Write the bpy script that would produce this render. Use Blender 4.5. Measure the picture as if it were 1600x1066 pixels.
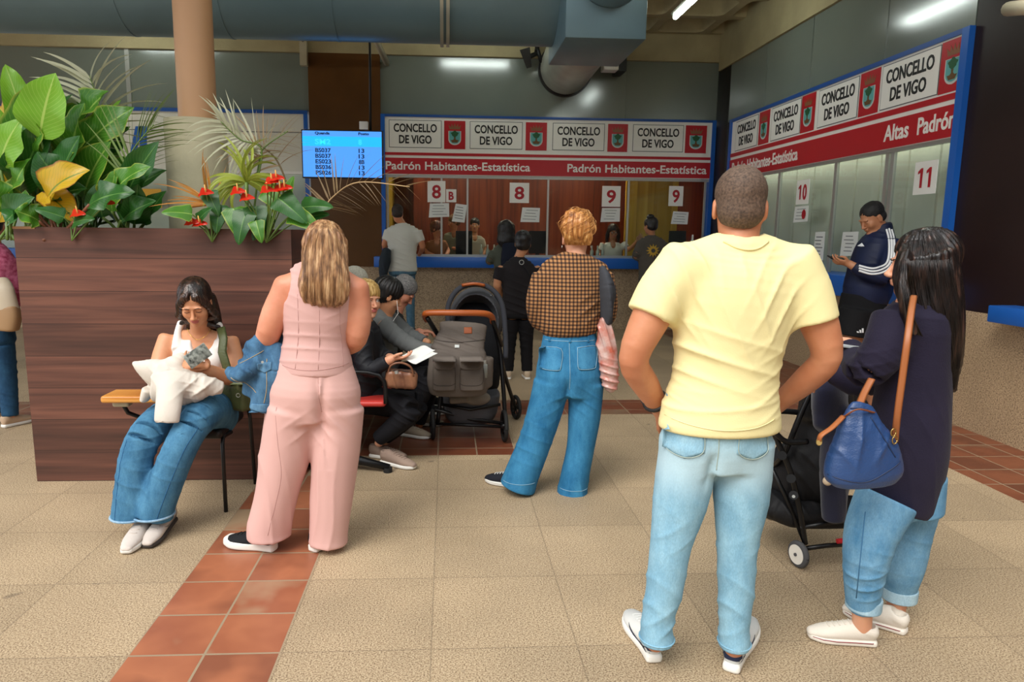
import bpy, bmesh, math, random
import numpy as np
from mathutils import Vector, Matrix, Euler
from mathutils.bvhtree import BVHTree

for _o in list(bpy.data.objects): bpy.data.objects.remove(_o)
SC = bpy.context.scene
COL = SC.collection
rad = math.radians

# ------------------------------------------------------------------ camera
CAM_H, FPX, PITCH, YAW, ROLL, PPX = 1.5, 1100.0, rad(8.765), rad(3.25), rad(0.6), 760.0
_f = np.array([math.sin(YAW)*math.cos(PITCH), math.cos(YAW)*math.cos(PITCH), -math.sin(PITCH)])
_r0 = np.array([math.cos(YAW), -math.sin(YAW), 0.0]); _u0 = np.cross(_r0, _f)
_r = _r0*math.cos(ROLL)+_u0*math.sin(ROLL); _u = -_r0*math.sin(ROLL)+_u0*math.cos(ROLL)
cam_data = bpy.data.cameras.new('camera'); cam = bpy.data.objects.new('camera', cam_data); COL.objects.link(cam)
cam_data.sensor_width = 36; cam_data.lens = FPX/1600*36; cam_data.shift_x = (800-PPX)/1600
cam_data.clip_start = 0.05; cam_data.clip_end = 200
cam.matrix_world = Matrix(((_r[0],_u[0],-_f[0],0),(_r[1],_u[1],-_f[1],0),(_r[2],_u[2],-_f[2],CAM_H),(0,0,0,1)))
SC.camera = cam

# ------------------------------------------------------------------ world, daylight, exposure
SC.view_settings.view_transform = 'Standard'; SC.view_settings.look = 'None'
SC.view_settings.exposure = 0.4; SC.view_settings.gamma = 1; SC.view_settings.use_curve_mapping = False
w = bpy.data.worlds.new('world'); SC.world = w; w.use_nodes = True
nt = w.node_tree; bg = nt.nodes['Background']
bg.inputs[0].default_value = (0.93, 0.96, 1.0, 1); bg.inputs[1].default_value = 1.35
SC.cycles.max_bounces = 8; SC.cycles.diffuse_bounces = 4
def area_light(name, loc, target, size, size_y, power, color=(1,1,1)):
    l = bpy.data.lights.new(name, 'AREA'); l.shape = 'RECTANGLE'; l.size = size; l.size_y = size_y; l.energy = power; l.color = color
    o = bpy.data.objects.new(name, l); COL.objects.link(o); o.location = loc
    o.rotation_euler = (Vector(target)-Vector(loc)).to_track_quat('-Z', 'Y').to_euler(); return o
sun = bpy.data.lights.new('soft_sun', 'SUN'); sun.energy = 2.2; sun.angle = rad(35); sun.color = (1.0, 0.96, 0.88)
suno = bpy.data.objects.new('soft_sun', sun); COL.objects.link(suno)
suno.rotation_euler = Vector((0.45, 0.62, -0.85)).to_track_quat('-Z', 'Y').to_euler()

# ------------------------------------------------------------------ helpers
def lin(c):
    if isinstance(c, str): c = tuple(int(c[i:i+2], 16)/255 for i in (0, 2, 4))
    return tuple((v/12.92 if v <= 0.04045 else ((v+0.055)/1.055)**2.4) for v in c)
def P(px, py, Y):
    """point of the place on the plane at depth Y that the photograph shows at px, py"""
    d = _r*(px-PPX)/FPX + _u*(533-py)/FPX + _f
    return np.array([0, 0, CAM_H]) + d*(Y/d[1])
class NT:
    def __init__(s, m): s.t = m.node_tree; s.n = s.t.nodes; s.l = s.t.links
    def add(s, ty, **kw):
        n = s.n.new(ty)
        for k, v in kw.items(): setattr(n, k, v)
        return n
    def lk(s, a, b): s.l.new(a, b)
def bump_noise(N, bsdf, scale, strength, detail=6, dist=0.02, vec=None, extra=None):
    t = N.add('ShaderNodeTexNoise'); t.inputs['Scale'].default_value = scale; t.inputs['Detail'].default_value = detail
    if vec is None:
        c = N.add('ShaderNodeTexCoord'); vec = c.outputs['Object']
    N.lk(vec, t.inputs['Vector'])
    b = N.add('ShaderNodeBump'); b.inputs['Strength'].default_value = strength; b.inputs['Distance'].default_value = dist
    N.lk(t.outputs['Fac'], b.inputs['Height']); N.lk(b.outputs['Normal'], bsdf.inputs['Normal'])
    return b
def mat(name, color, rough=0.6, metal=0.0, noise=None, var=0.0, vscale=3.0, emit=None, estr=0, spec=0.5, sheen=0, color2=None, alpha=None, coat=0, sss=0):
    m = bpy.data.materials.new(name); m.use_nodes = True
    N = NT(m); b = N.n['Principled BSDF']; c = lin(color)
    b.inputs['Base Color'].default_value = (*c, 1); b.inputs['Roughness'].default_value = rough
    b.inputs['Metallic'].default_value = metal; b.inputs['Specular IOR Level'].default_value = spec
    if sheen: b.inputs['Sheen Weight'].default_value = sheen
    if coat: b.inputs['Coat Weight'].default_value = coat; b.inputs['Coat Roughness'].default_value = 0.1
    if sss:
        b.inputs['Subsurface Weight'].default_value = sss; b.inputs['Subsurface Radius'].default_value = (0.012, 0.004, 0.002); b.inputs['Subsurface Scale'].default_value = 1
    if emit: b.inputs['Emission Color'].default_value = (*lin(emit), 1); b.inputs['Emission Strength'].default_value = estr
    if var or color2:
        tc = N.add('ShaderNodeTexCoord'); t = N.add('ShaderNodeTexNoise'); t.inputs['Scale'].default_value = vscale; t.inputs['Detail'].default_value = 5
        N.lk(tc.outputs['Object'], t.inputs['Vector'])
        r = N.add('ShaderNodeValToRGB'); r.color_ramp.elements[0].position = 0.3; r.color_ramp.elements[1].position = 0.7
        c2 = lin(color2) if color2 else tuple(min(1, v*(1+var)) for v in c)
        c1 = c if color2 else tuple(v*(1-var) for v in c)
        r.color_ramp.elements[0].color = (*c1, 1); r.color_ramp.elements[1].color = (*c2, 1)
        N.lk(t.outputs['Fac'], r.inputs[0]); N.lk(r.outputs[0], b.inputs['Base Color'])
    if noise: bump_noise(N, b, noise[0], noise[1])
    return m
def new_mesh(name, V, F, mats, parent=None, smooth=True, mi=None, loc=None):
    me = bpy.data.meshes.new(name); me.from_pydata([tuple(map(float, v)) for v in V], [], [tuple(map(int, f)) for f in F])
    if not isinstance(mats, (list, tuple)): mats = [mats]
    for m in mats: me.materials.append(m)
    if mi is not None: me.polygons.foreach_set('material_index', np.asarray(mi, dtype=np.int32))
    if smooth: me.polygons.foreach_set('use_smooth', np.ones(len(me.polygons), dtype=bool))
    me.update()
    o = bpy.data.objects.new(name, me); COL.objects.link(o)
    if parent is not None: o.parent = parent
    return o
def from_bm(name, bm, mats, parent=None, smooth=False):
    me = bpy.data.meshes.new(name); bmesh.ops.recalc_face_normals(bm, faces=bm.faces); bm.to_mesh(me); bm.free()
    if not isinstance(mats, (list, tuple)): mats = [mats]
    for m in mats: me.materials.append(m)
    if smooth:
        me.polygons.foreach_set('use_smooth', np.ones(len(me.polygons), dtype=bool))
        try: me.set_sharp_from_angle(angle=rad(40))
        except Exception: pass
    o = bpy.data.objects.new(name, me); COL.objects.link(o)
    if parent is not None: o.parent = parent
    return o
def empty(name, loc=(0,0,0), label=None, cat=None, group=None):
    """an Empty at the base of a thing; parts are modelled in place and keep their coordinates"""
    o = bpy.data.objects.new(name, None); COL.objects.link(o); o.empty_display_size = 0.1
    o.location = tuple(float(v) for v in loc)
    if label: o['label'] = label
    if cat: o['category'] = cat
    if group: o['group'] = group
    ROOTS.append(o)
    return o
ROOTS = []
def settle():
    """parts were modelled in world coordinates: give each the inverse of its root's place"""
    for r in ROOTS:
        inv = Matrix.Translation(-Vector(r.location))
        for c in r.children: c.matrix_parent_inverse = inv
def tag(o, label, cat, group=None, kind=None):
    o['label'] = label; o['category'] = cat
    if group: o['group'] = group
    if kind: o['kind'] = kind
    return o
def struct(o): o['kind'] = 'structure'; return o
def bx(bm, x0, x1, y0, y1, z0, z1, bev=0.0, mi=0):
    r = bmesh.ops.create_cube(bm, size=1.0)
    vs = r['verts']
    for v in vs:
        v.co = Vector(((x0+x1)/2+v.co.x*(x1-x0), (y0+y1)/2+v.co.y*(y1-y0), (z0+z1)/2+v.co.z*(z1-z0)))
    fs = {f for v in vs for f in v.link_faces}
    for f in fs: f.material_index = mi
    if bev > 0:
        es = list({e for v in vs for e in v.link_edges})
        bmesh.ops.bevel(bm, geom=es, offset=bev, segments=2, affect='EDGES', profile=0.5)
    return bm
def box(name, x0, x1, y0, y1, z0, z1, m, parent=None, bev=0.0):
    bm = bmesh.new(); bx(bm, x0, x1, y0, y1, z0, z1, bev); return from_bm(name, bm, m, parent, smooth=bev > 0)
def frame_of(d, up=(0,0,1)):
    d = np.asarray(d, float); d = d/np.linalg.norm(d); up = np.asarray(up, float)
    if abs(d@up) > 0.98: up = np.array([0, 1.0, 0])
    s = np.cross(d, up); s /= np.linalg.norm(s); u = np.cross(s, d); return s, u, d
def tube_vf(pts, r, n=8, cap=True, flat=1.0, up=(0,0,1)):
    pts = [np.asarray(p, float) for p in pts]; V = []; F = []
    rs = r if hasattr(r, '__len__') else [r]*len(pts)
    prev = None
    for i, p in enumerate(pts):
        d = pts[min(i+1, len(pts)-1)]-pts[max(i-1, 0)]
        if np.linalg.norm(d) < 1e-9: d = np.array([0, 0, 1.0])
        d = d/np.linalg.norm(d)
        if prev is None: s, u, _ = frame_of(d, up)
        else:
            s = prev-d*(prev@d); s /= max(1e-9, np.linalg.norm(s)); u = np.cross(s, d)
        prev = s
        for k in range(n):
            a = 2*math.pi*k/n; V.append(p+s*math.cos(a)*rs[i]+u*math.sin(a)*rs[i]*flat)
    for i in range(len(pts)-1):
        for k in range(n): F.append((i*n+k, i*n+(k+1) % n, (i+1)*n+(k+1) % n, (i+1)*n+k))
    if cap: F.append(tuple(range(n))[::-1]); F.append(tuple((len(pts)-1)*n+k for k in range(n)))
    return V, F
def join_vf(parts):
    V = []; F = []
    for v, f in parts:
        b = len(V); V.extend(v); F.extend(tuple(i+b for i in q) for q in f)
    return V, F
def tube(name, pts, r, m, parent=None, n=10, flat=1.0, up=(0,0,1), smoothpath=0):
    if smoothpath: pts = catmull(pts, smoothpath)
    if hasattr(r, '__len__') and len(r) != len(pts): r = np.interp(np.linspace(0, 1, len(pts)), np.linspace(0, 1, len(r)), r)
    V, F = tube_vf(pts, r, n, True, flat, up); return new_mesh(name, V, F, m, parent)
def catmull(pts, k=4):
    pts = [np.asarray(p, float) for p in pts]; out = []
    for i in range(len(pts)-1):
        p0 = pts[max(i-1, 0)]; p1 = pts[i]; p2 = pts[i+1]; p3 = pts[min(i+2, len(pts)-1)]
        for j in range(k):
            t = j/k; out.append(0.5*((2*p1)+(-p0+p2)*t+(2*p0-5*p1+4*p2-p3)*t*t+(-p0+3*p1-3*p2+p3)*t**3))
    out.append(pts[-1]); return out
def text_obj(name, s, size, m, parent, origin, xdir, ydir, width=None, depth=0.002, bold=0.0, align='LEFT'):
    """lettering as a thin solid mesh; origin = left end of the baseline, optionally fitted to width"""
    cu = bpy.data.curves.new(name, 'FONT'); cu.body = s; cu.size = size; cu.extrude = depth; cu.offset = bold; cu.resolution_u = 3
    cu.align_x = 'LEFT'
    to = bpy.data.objects.new('tmp', cu); COL.objects.link(to)
    dg = bpy.context.evaluated_depsgraph_get(); me = bpy.data.meshes.new_from_object(to.evaluated_get(dg)); bpy.data.objects.remove(to)
    co = np.empty(len(me.vertices)*3); me.vertices.foreach_get('co', co); co = co.reshape(-1, 3)
    w_ = co[:, 0].max()-co[:, 0].min(); sx = (width/w_) if width else 1
    x = (co[:, 0]-co[:, 0].min())*sx
    if align == 'CENTER': x -= w_*sx/2
    xd = np.asarray(xdir, float); yd = np.asarray(ydir, float); nd = np.cross(xd, yd)
    W = np.asarray(origin, float)+x[:, None]*xd+co[:, 1:2]*yd+co[:, 2:3]*nd
    me.vertices.foreach_set('co', W.ravel()); me.name = name; me.materials.clear(); me.materials.append(m); me.update()
    o = bpy.data.objects.new(name, me); COL.objects.link(o); o.parent = parent; return o

# ------------------------------------------------------------------ signed distance modelling (smooth bodies, clothes, bags)
class Loft:
    """swept ellipse: stations (centre, half width, half depth, right vector)"""
    def __init__(s, st, k=0.02, cap=0.012, neg=False, e=2.0, sub=3):
        C = [np.asarray(q[0], float) for q in st]
        A = [q[1] for q in st]; B = [q[2] if len(q) > 2 and q[2] is not None else q[1] for q in st]
        Rv = [np.asarray(q[3], float) if len(q) > 3 else None for q in st]
        base = next((v for v in Rv if v is not None), None)
        Rv = [v if v is not None else base for v in Rv]
        if base is None:
            d = C[-1]-C[0]; s0, _, _ = frame_of(d); Rv = [s0]*len(st)
        if sub > 1 and len(st) > 2:
            X = [np.concatenate([c, [a, b], r]) for c, a, b, r in zip(C, A, B, Rv)]
            X = catmull(X, sub); C = [x[:3] for x in X]; A = [max(1e-3, x[3]) for x in X]; B = [max(1e-3, x[4]) for x in X]; Rv = [x[5:] for x in X]
        s.C, s.A, s.B, s.R = np.array(C), np.array(A), np.array(B), np.array(Rv)
        s.k, s.cap, s.neg, s.e = k, cap, neg, e
        r = np.maximum(s.A, s.B)[:, None]+cap
        s.lo = (s.C-r).min(0); s.hi = (s.C+r).max(0)
    def d(s, p):
        best = np.full(len(p), 1e3)
        for i in range(len(s.C)-1):
            a, b = s.C[i], s.C[i+1]; ab = b-a; L = np.linalg.norm(ab)
            if L < 1e-6: continue
            n = ab/L; q = p-a; t = (q@n)/L; tc = np.clip(t, 0, 1)
            c = q-np.outer(tc*L, n); ax = c@n
            R_ = s.R[i]*0.5+s.R[i+1]*0.5; R_ = R_-n*(R_@n); R_ = R_/np.linalg.norm(R_); Fv = np.cross(n, R_)
            u = c@R_; v = c@Fv
            wa = s.A[i]+(s.A[i+1]-s.A[i])*tc; wb = s.B[i]+(s.B[i+1]-s.B[i])*tc
            if s.e == 2.0:
                k0 = np.sqrt((u/wa)**2+(v/wb)**2)+1e-9; k1 = np.sqrt((u/wa**2)**2+(v/wb**2)**2)+1e-9
                dd = k0*(k0-1)/k1
                dd = np.where(k0 < 0.05, -np.minimum(wa, wb), dd)
            else:
                k0 = (np.abs(u/wa)**s.e+np.abs(v/wb)**s.e)**(1/s.e); dd = (k0-1)*np.minimum(wa, wb)
            ext = np.abs(ax)
            o = np.maximum(dd+s.cap, 0); dd2 = np.where(ext > 1e-6, np.where(dd+s.cap > 0, np.sqrt(o*o+ext*ext)-s.cap, np.maximum(dd, ext-s.cap)), dd)
            best = np.minimum(best, dd2)
        return best
def limb(pts, rs, k=0.02, **kw):
    return Loft([(p, r, r) for p, r in zip(pts, rs)], k=k, cap=kw.pop('cap', min(rs[0], rs[-1])), **kw)
class Ell:
    def __init__(s, c, r, R=None, k=0.015, neg=False):
        s.c = np.asarray(c, float); s.r = np.asarray(r, float) if hasattr(r, '__len__') else np.array([r]*3, float)
        s.R = np.eye(3) if R is None else np.asarray(R, float); s.k, s.neg = k, neg
        m = s.r.max(); s.lo = s.c-m; s.hi = s.c+m
    def d(s, p):
        q = (p-s.c)@s.R.T; k0 = np.linalg.norm(q/s.r, axis=1)+1e-9; k1 = np.linalg.norm(q/s.r**2, axis=1)+1e-9
        return np.where(k0 < 0.05, -s.r.min(), k0*(k0-1)/k1)
class Box3:
    def __init__(s, c, h, R=None, rnd=0.01, k=0.01, neg=False):
        s.c = np.asarray(c, float); s.h = np.asarray(h, float); s.R = np.eye(3) if R is None else np.asarray(R, float)
        s.rnd, s.k, s.neg = rnd, k, neg; m = np.linalg.norm(s.h); s.lo = s.c-m; s.hi = s.c+m
    def d(s, p):
        q = np.abs((p-s.c)@s.R.T)-(s.h-s.rnd)
        return np.linalg.norm(np.maximum(q, 0), axis=1)+np.minimum(q.max(1), 0)-s.rnd
class Cut:
    """keep what lies on the side the normal points away from"""
    def __init__(s, c, n, r=1e3, k=0.004):
        s.c = np.asarray(c, float); n = np.asarray(n, float); s.n = n/np.linalg.norm(n); s.k = k; s.neg = True
        s.rad = r; s.lo = s.c-r; s.hi = s.c+r
    def d(s, p):
        dd = -((p-s.c)@s.n)
        if s.rad < 50: dd = np.maximum(dd, np.linalg.norm(p-s.c, axis=1)-s.rad)
        return dd
def field(prims, p):
    d = np.full(len(p), 0.2)
    for q in prims:
        di = q.d(p); k = q.k
        if q.neg:
            h = np.clip(0.5-0.5*(d+di)/k, 0, 1); d = d*(1-h)-di*h+k*h*(1-h)
        else:
            h = np.clip(0.5+0.5*(di-d)/k, 0, 1); d = di*(1-h)+d*h-k*h*(1-h)
    return d
def nets(prims, h, T=20, fn=None):
    """surface nets over sparse tiles"""
    lo = np.min([q.lo for q in prims if not q.neg], axis=0)-0.03; hi = np.max([q.hi for q in prims if not q.neg], axis=0)+0.03
    nt_ = np.ceil((hi-lo)/(h*T)).astype(int); NX = nt_*T+2
    ids = []; pos = []; quads = []
    st = (NX[1]*NX[2], NX[2], 1)
    g1 = np.arange(T+1)
    corners = [(a, b, c) for a in (0, 1) for b in (0, 1) for c in (0, 1)]
    edges = [((a, b, c), tuple((a, b, c)[j]+(1 if j == ax else 0) for j in range(3))) for (a, b, c) in corners for ax in range(3) if (a, b, c)[ax] == 0]
    for ix in range(nt_[0]):
        for iy in range(nt_[1]):
            for iz in range(nt_[2]):
                o = np.array([ix, iy, iz])*T; a0 = lo+o*h; a1 = a0+T*h
                pr = [q for q in prims if np.all(q.lo-0.05 < a1) and np.all(q.hi+0.05 > a0)]
                if not any(not q.neg for q in pr): continue
                c8 = (a0+a1)/2; half = T*h/2*1.7321
                dc = min(q.d(c8[None])[0] for q in pr if not q.neg)
                if dc > half+0.12: continue
                gx, gy, gz = np.meshgrid(a0[0]+g1*h, a0[1]+g1*h, a0[2]+g1*h, indexing='ij')
                p = np.stack([gx.ravel(), gy.ravel(), gz.ravel()], 1)
                v = field(pr, p)
                if fn is not None: v = fn(p, v)
                v = v.reshape(T+1, T+1, T+1)
                s_ = v < 0
                if s_.all() or not s_.any(): continue
                cnt = sum(s_[a:T+a, b:T+b, c:T+c].astype(np.int8) for a, b, c in corners)
                mix = (cnt > 0) & (cnt < 8); ii = np.argwhere(mix)
                if len(ii):
                    acc = np.zeros((len(ii), 3)); n_ = np.zeros(len(ii))
                    for e0, e1 in edges:
                        i0 = ii+e0; i1 = ii+e1
                        v0 = v[i0[:, 0], i0[:, 1], i0[:, 2]]; v1 = v[i1[:, 0], i1[:, 1], i1[:, 2]]
                        cr = (v0 < 0) != (v1 < 0); t = np.where(cr, v0/np.where(cr, v0-v1, 1), 0)
                        pt = np.array(e0)+t[:, None]*(np.array(e1)-np.array(e0)); acc += pt*cr[:, None]; n_ += cr
                    pos.append(a0+(ii+acc/n_[:, None])*h); gi = ii+o; ids.append(gi[:, 0]*st[0]+gi[:, 1]*st[1]+gi[:, 2])
                for ax in range(3):
                    b_, c_ = (ax+1) % 3, (ax+2) % 3
                    sl0 = [slice(0, T)]*3; sl1 = [slice(0, T)]*3; sl1[ax] = slice(1, T+1)
                    A_ = s_[tuple(sl0)]; B_ = s_[tuple(sl1)]
                    jj = np.argwhere(A_ != B_)
                    if not len(jj): continue
                    inside = A_[jj[:, 0], jj[:, 1], jj[:, 2]]
                    g = jj+o; base = g[:, 0]*st[0]+g[:, 1]*st[1]+g[:, 2]
                    q = np.stack([base, base-st[b_], base-st[b_]-st[c_], base-st[c_]], 1)
                    q[inside] = q[inside][:, ::-1]
                    quads.append(q[:, ::-1])
    ids = np.concatenate(ids); pos = np.concatenate(pos); Q = np.concatenate(quads)
    od = np.argsort(ids); ids = ids[od]; pos = pos[od]
    J = np.searchsorted(ids, Q); J = np.clip(J, 0, len(ids)-1); ok = (ids[J] == Q).all(1)
    return pos, J[ok]
def vnormals(V, F):
    n = np.zeros_like(V); a = np.cross(V[F[:, 2]]-V[F[:, 0]], V[F[:, 3]]-V[F[:, 1]])
    for k in range(4): np.add.at(n, F[:, k], a)
    return n/np.maximum(1e-12, np.linalg.norm(n, axis=1))[:, None]
def relax(V, F, it=1, lam=0.5):
    for _ in range(it):
        acc = np.zeros_like(V); c = np.zeros(len(V))
        for k in range(4):
            a, b = F[:, k], F[:, (k+1) % 4]
            np.add.at(acc, a, V[b]); np.add.at(c, a, 1); np.add.at(acc, b, V[a]); np.add.at(c, b, 1)
        V = V*(1-lam)+lam*acc/np.maximum(c, 1)[:, None]
    return V
_rs = np.random.RandomState(3); _K = _rs.normal(size=(24, 3)); _PH = _rs.uniform(0, 6.28, 24)
def fbm(p, scale, n=8, seed=0):
    """smooth pseudo noise in -1..1"""
    s = np.zeros(len(p))
    for i in range(n):
        j = (i+seed*5) % 24; s += np.sin(p@(_K[j]*scale*(0.7+0.25*i))+_PH[j]+seed)/(1+0.25*i)
    return s/(n*0.45)
def folds(specs):
    """cloth folds: (centre, across direction, amplitude, wavelength, radius along each axis or a number)"""
    def f(V):
        d = np.zeros(len(V))
        for i, (c, n, amp, wl, r) in enumerate(specs):
            c = np.asarray(c, float); n = np.asarray(n, float); n = n/np.linalg.norm(n)
            q = V-c; rr = np.asarray(r, float) if hasattr(r, '__len__') else np.array([r]*3)
            g = np.exp(-((q/rr)**2).sum(1)); ph = (q@n)/wl*2*math.pi+2.6*fbm(V, 4.0, 5, i % 4)+i
            rg = 1-np.abs(np.sin(ph/2)); d += amp*g*(1.5*rg**2-0.25)*np.clip(0.55+0.75*fbm(V, 8.0, 5, (i+1) % 4), 0, 1.3)
        return d
    return f
def sdf_obj(name, prims, h, mats, parent=None, disp=None, it=1, mfn=None, fn=None, decim=None):
    V, F = nets(prims, h, fn=fn); V = relax(V, F, it, 0.5)
    if disp is not None:
        n = vnormals(V, F); V = V+n*disp(V)[:, None]
    mi = None
    if mfn is not None: mi = mfn(V[F].mean(1), vnormals(V, F)[F[:, 0]])
    o = new_mesh(name, V, F, mats, parent, mi=mi)
    e = np.sort(np.concatenate([F[:, [0, 1]], F[:, [1, 2]], F[:, [2, 3]], F[:, [3, 0]]]), axis=1); _, c = np.unique(e[:, 0].astype(np.int64)*len(V)+e[:, 1], return_counts=True)
    if (c == 1).any():                                                    # close any gap left between tiles
        bm = bmesh.new(); bm.from_mesh(o.data); be = [q for q in bm.edges if q.is_boundary]; r_ = bmesh.ops.holes_fill(bm, edges=be, sides=0)
        for f in r_['faces']: f.smooth = True
        bmesh.ops.recalc_face_normals(bm, faces=bm.faces); bm.to_mesh(o.data); bm.free()
    return o
def bvh_of(o): return BVHTree.FromPolygons([v.co[:] for v in o.data.vertices], [tuple(p.vertices) for p in o.data.polygons])
def patch_on(name, bvh, origin, xd, yd, nd, outline, m, parent, off=0.003, thick=0.002, res=14, far=0.5):
    """a thin applied piece (pocket, stripe, emblem) that lies on a curved surface; outline in local x, y; nd points out of the surface"""
    ox = [p[0] for p in outline]; oy = [p[1] for p in outline]; x0, x1, y0, y1 = min(ox), max(ox), min(oy), max(oy)
    O = np.asarray(origin, float); xd, yd, nd = (np.asarray(v, float)/np.linalg.norm(v) for v in (xd, yd, nd))
    cx, cy = (x0+x1)/2, (y0+y1)/2
    # rings scaled from outline to centre
    out = []
    n = len(outline)
    for i in range(n):
        a = outline[i]; b = outline[(i+1) % n]; L = math.hypot(b[0]-a[0], b[1]-a[1]); k = max(1, int(L/((x1-x0+y1-y0)/res)))
        for j in range(k): out.append((a[0]+(b[0]-a[0])*j/k, a[1]+(b[1]-a[1])*j/k))
    rings = []; steps = 5
    for s in range(steps): f = 1-s/steps; rings.append([(cx+(p[0]-cx)*f, cy+(p[1]-cy)*f) for p in out])
    V = []; last = 0.0
    def hit(p, o_):
        nonlocal last
        st = O+xd*p[0]+yd*p[1]+nd*far; r = bvh.ray_cast(Vector(st), Vector(-nd), far*2)
        if r[0] is not None: last = far-r[3]
        return O+xd*p[0]+yd*p[1]+nd*(last+o_)
    for i, rg in enumerate(rings):
        for p in rg: V.append(hit(p, off))
    V.append(hit((cx, cy), off)); N_ = len(out); F = []
    for s in range(steps-1):
        for k in range(N_): F.append((s*N_+k, s*N_+(k+1) % N_, (s+1)*N_+(k+1) % N_, (s+1)*N_+k))
    for k in range(N_): F.append(((steps-1)*N_+k, (steps-1)*N_+(k+1) % N_, len(V)-1))
    b = len(V)
    for p in out: V.append(hit(p, off-thick-0.002))
    for k in range(N_): F.append((k, b+k, b+(k+1) % N_, (k+1) % N_))
    return new_mesh(name, V, F, m, parent)
def line_on(name, bvh, pts, nd, m, parent, r=0.0015, off=0.001, k=6, far=0.5, n=5):
    """a seam, strap or cord that follows a surface; pts are world points near it, nd the outward side"""
    nd = np.asarray(nd, float)/np.linalg.norm(nd); out = []
    for p in catmull(pts, k):
        st = p+nd*far; h_ = bvh.ray_cast(Vector(st), Vector(-nd), far*2)
        
        if h_[0] is not None: out.append(np.array(h_[0])+nd*off)
    if len(out) < 2: out = [np.asarray(pts[0], float), np.asarray(pts[-1], float)]
    V, F = tube_vf(out, r, n); return new_mesh(name, V, F, m, parent)

# ================================================================== materials of the place
M = {}
M['panel_grey'] = mat('laminate_grey_green', '747c74', rough=0.16, spec=0.9, var=0.05, vscale=1.5)
M['brown_panel'] = mat('brown_laminate', '5c3c1e', rough=0.25, spec=0.45, var=0.12, vscale=2)
M['dark_panel'] = mat('dark_brown_steel', '241512', rough=0.4, spec=0.35, var=0.15, vscale=2)
M['pillar_black'] = mat('black_steel', '17120f', rough=0.45)
M['concrete'] = mat('ceiling_concrete', 'a89c78', rough=0.9, var=0.12, vscale=2.5, noise=(30, 0.15))
M['blue'] = mat('blue_lacquer', '1c5fb8', rough=0.35)
M['blue_dark'] = mat('blue_lacquer_deep', '1b4f9c', rough=0.4)
M['white'] = mat('white_sign_sheet', 'f3f1ea', rough=0.4)
M['offwhite'] = mat('off_white_panel', 'e0ded2', rough=0.4)
M['red'] = mat('red_sign_sheet', 'b81622', rough=0.4)
M['red_dark'] = mat('red_print', 'b01826', rough=0.5)
M['black'] = mat('black_print', '151515', rough=0.5)
M['ink'] = mat('grey_ink', '5a5f62', rough=0.7)
M['alu'] = mat('anodised_aluminium', 'b9bbb6', rough=0.35, metal=0.6)
M['duct'] = mat('painted_duct_steel', '66818c', rough=0.36, metal=0.25, var=0.08, vscale=2)
M['galv'] = mat('galvanised_steel', 'b4b6aa', rough=0.32, metal=0.45, var=0.1, vscale=4)
M['column'] = mat('tan_column_paint', 'b58c66', rough=0.5, var=0.03)
M['plinth'] = mat('weathered_cream_render', 'b9b396', rough=0.85, var=0.12, vscale=5, noise=(20, 0.2))
M['wood_dark'] = None
M['paper'] = mat('paper', 'e4e6e2', rough=0.7)
M['steel_white'] = mat('cream_painted_steel', 'b5ad94', rough=0.5)
M['red_brown_wood'] = None
def wood(name, c1, c2, c3, plank=None, scale=1.0, rough=0.45, axis='X'):
    m = bpy.data.materials.new(name); m.use_nodes = True; N = NT(m); b = N.n['Principled BSDF']; b.inputs['Roughness'].default_value = rough
    tc = N.add('ShaderNodeTexCoord'); mp = N.add('ShaderNodeMapping'); N.lk(tc.outputs['Object'], mp.inputs[0])
    mp.inputs['Scale'].default_value = (0.5*scale, 0.5*scale, 12*scale) if axis == 'X' else (12*scale, 12*scale, 0.5*scale)
    n = N.add('ShaderNodeTexNoise'); n.inputs['Scale'].default_value = 2.2; n.inputs['Detail'].default_value = 9; n.inputs['Distortion'].default_value = 0.7
    N.lk(mp.outputs[0], n.inputs['Vector'])
    r = N.add('ShaderNodeValToRGB'); e = r.color_ramp.elements; e[0].position = 0.3; e[0].color = (*lin(c1), 1); e[1].position = 0.72; e[1].color = (*lin(c3), 1)
    k = e.new(0.5); k.color = (*lin(c2), 1); N.lk(n.outputs['Fac'], r.inputs[0]); out = r.outputs[0]
    if plank:
        sx = N.add('ShaderNodeSeparateXYZ'); N.lk(tc.outputs['Object'], sx.inputs[0])
        d = N.add('ShaderNodeMath', operation='DIVIDE'); N.lk(sx.outputs['Z' if axis == 'X' else 'X'], d.inputs[0]); d.inputs[1].default_value = plank
        fl = N.add('ShaderNodeMath', operation='FLOOR'); N.lk(d.outputs[0], fl.inputs[0])
        wn = N.add('ShaderNodeTexWhiteNoise', noise_dimensions='1D'); N.lk(fl.outputs[0], wn.inputs['W'])
        mr = N.add('ShaderNodeMapRange'); N.lk(wn.outputs['Value'], mr.inputs[0]); mr.inputs[3].default_value = 0.78; mr.inputs[4].default_value = 1.22
        mx = N.add('ShaderNodeVectorMath', operation='SCALE'); N.lk(out, mx.inputs[0]); N.lk(mr.outputs[0], mx.inputs['Scale']); out = mx.outputs[0]
        fr = N.add('ShaderNodeMath', operation='FRACT'); N.lk(d.outputs[0], fr.inputs[0])
        lt = N.add('ShaderNodeMath', operation='LESS_THAN'); N.lk(fr.outputs[0], lt.inputs[0]); lt.inputs[1].default_value = 0.02 
        mm = N.add('ShaderNodeMixRGB'); N.lk(lt.outputs[0], mm.inputs[0]); N.lk(out, mm.inputs[1]); mm.inputs[2].default_value = (*[v*0.6 for v in lin(c1)], 1); out = mm.outputs[0]
    N.lk(out, b.inputs['Base Color']); return m
M['wood_dark'] = wood('dark_walnut_planks', '422820', '59362b', '6f4637', plank=0.19, scale=0.8)
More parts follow.
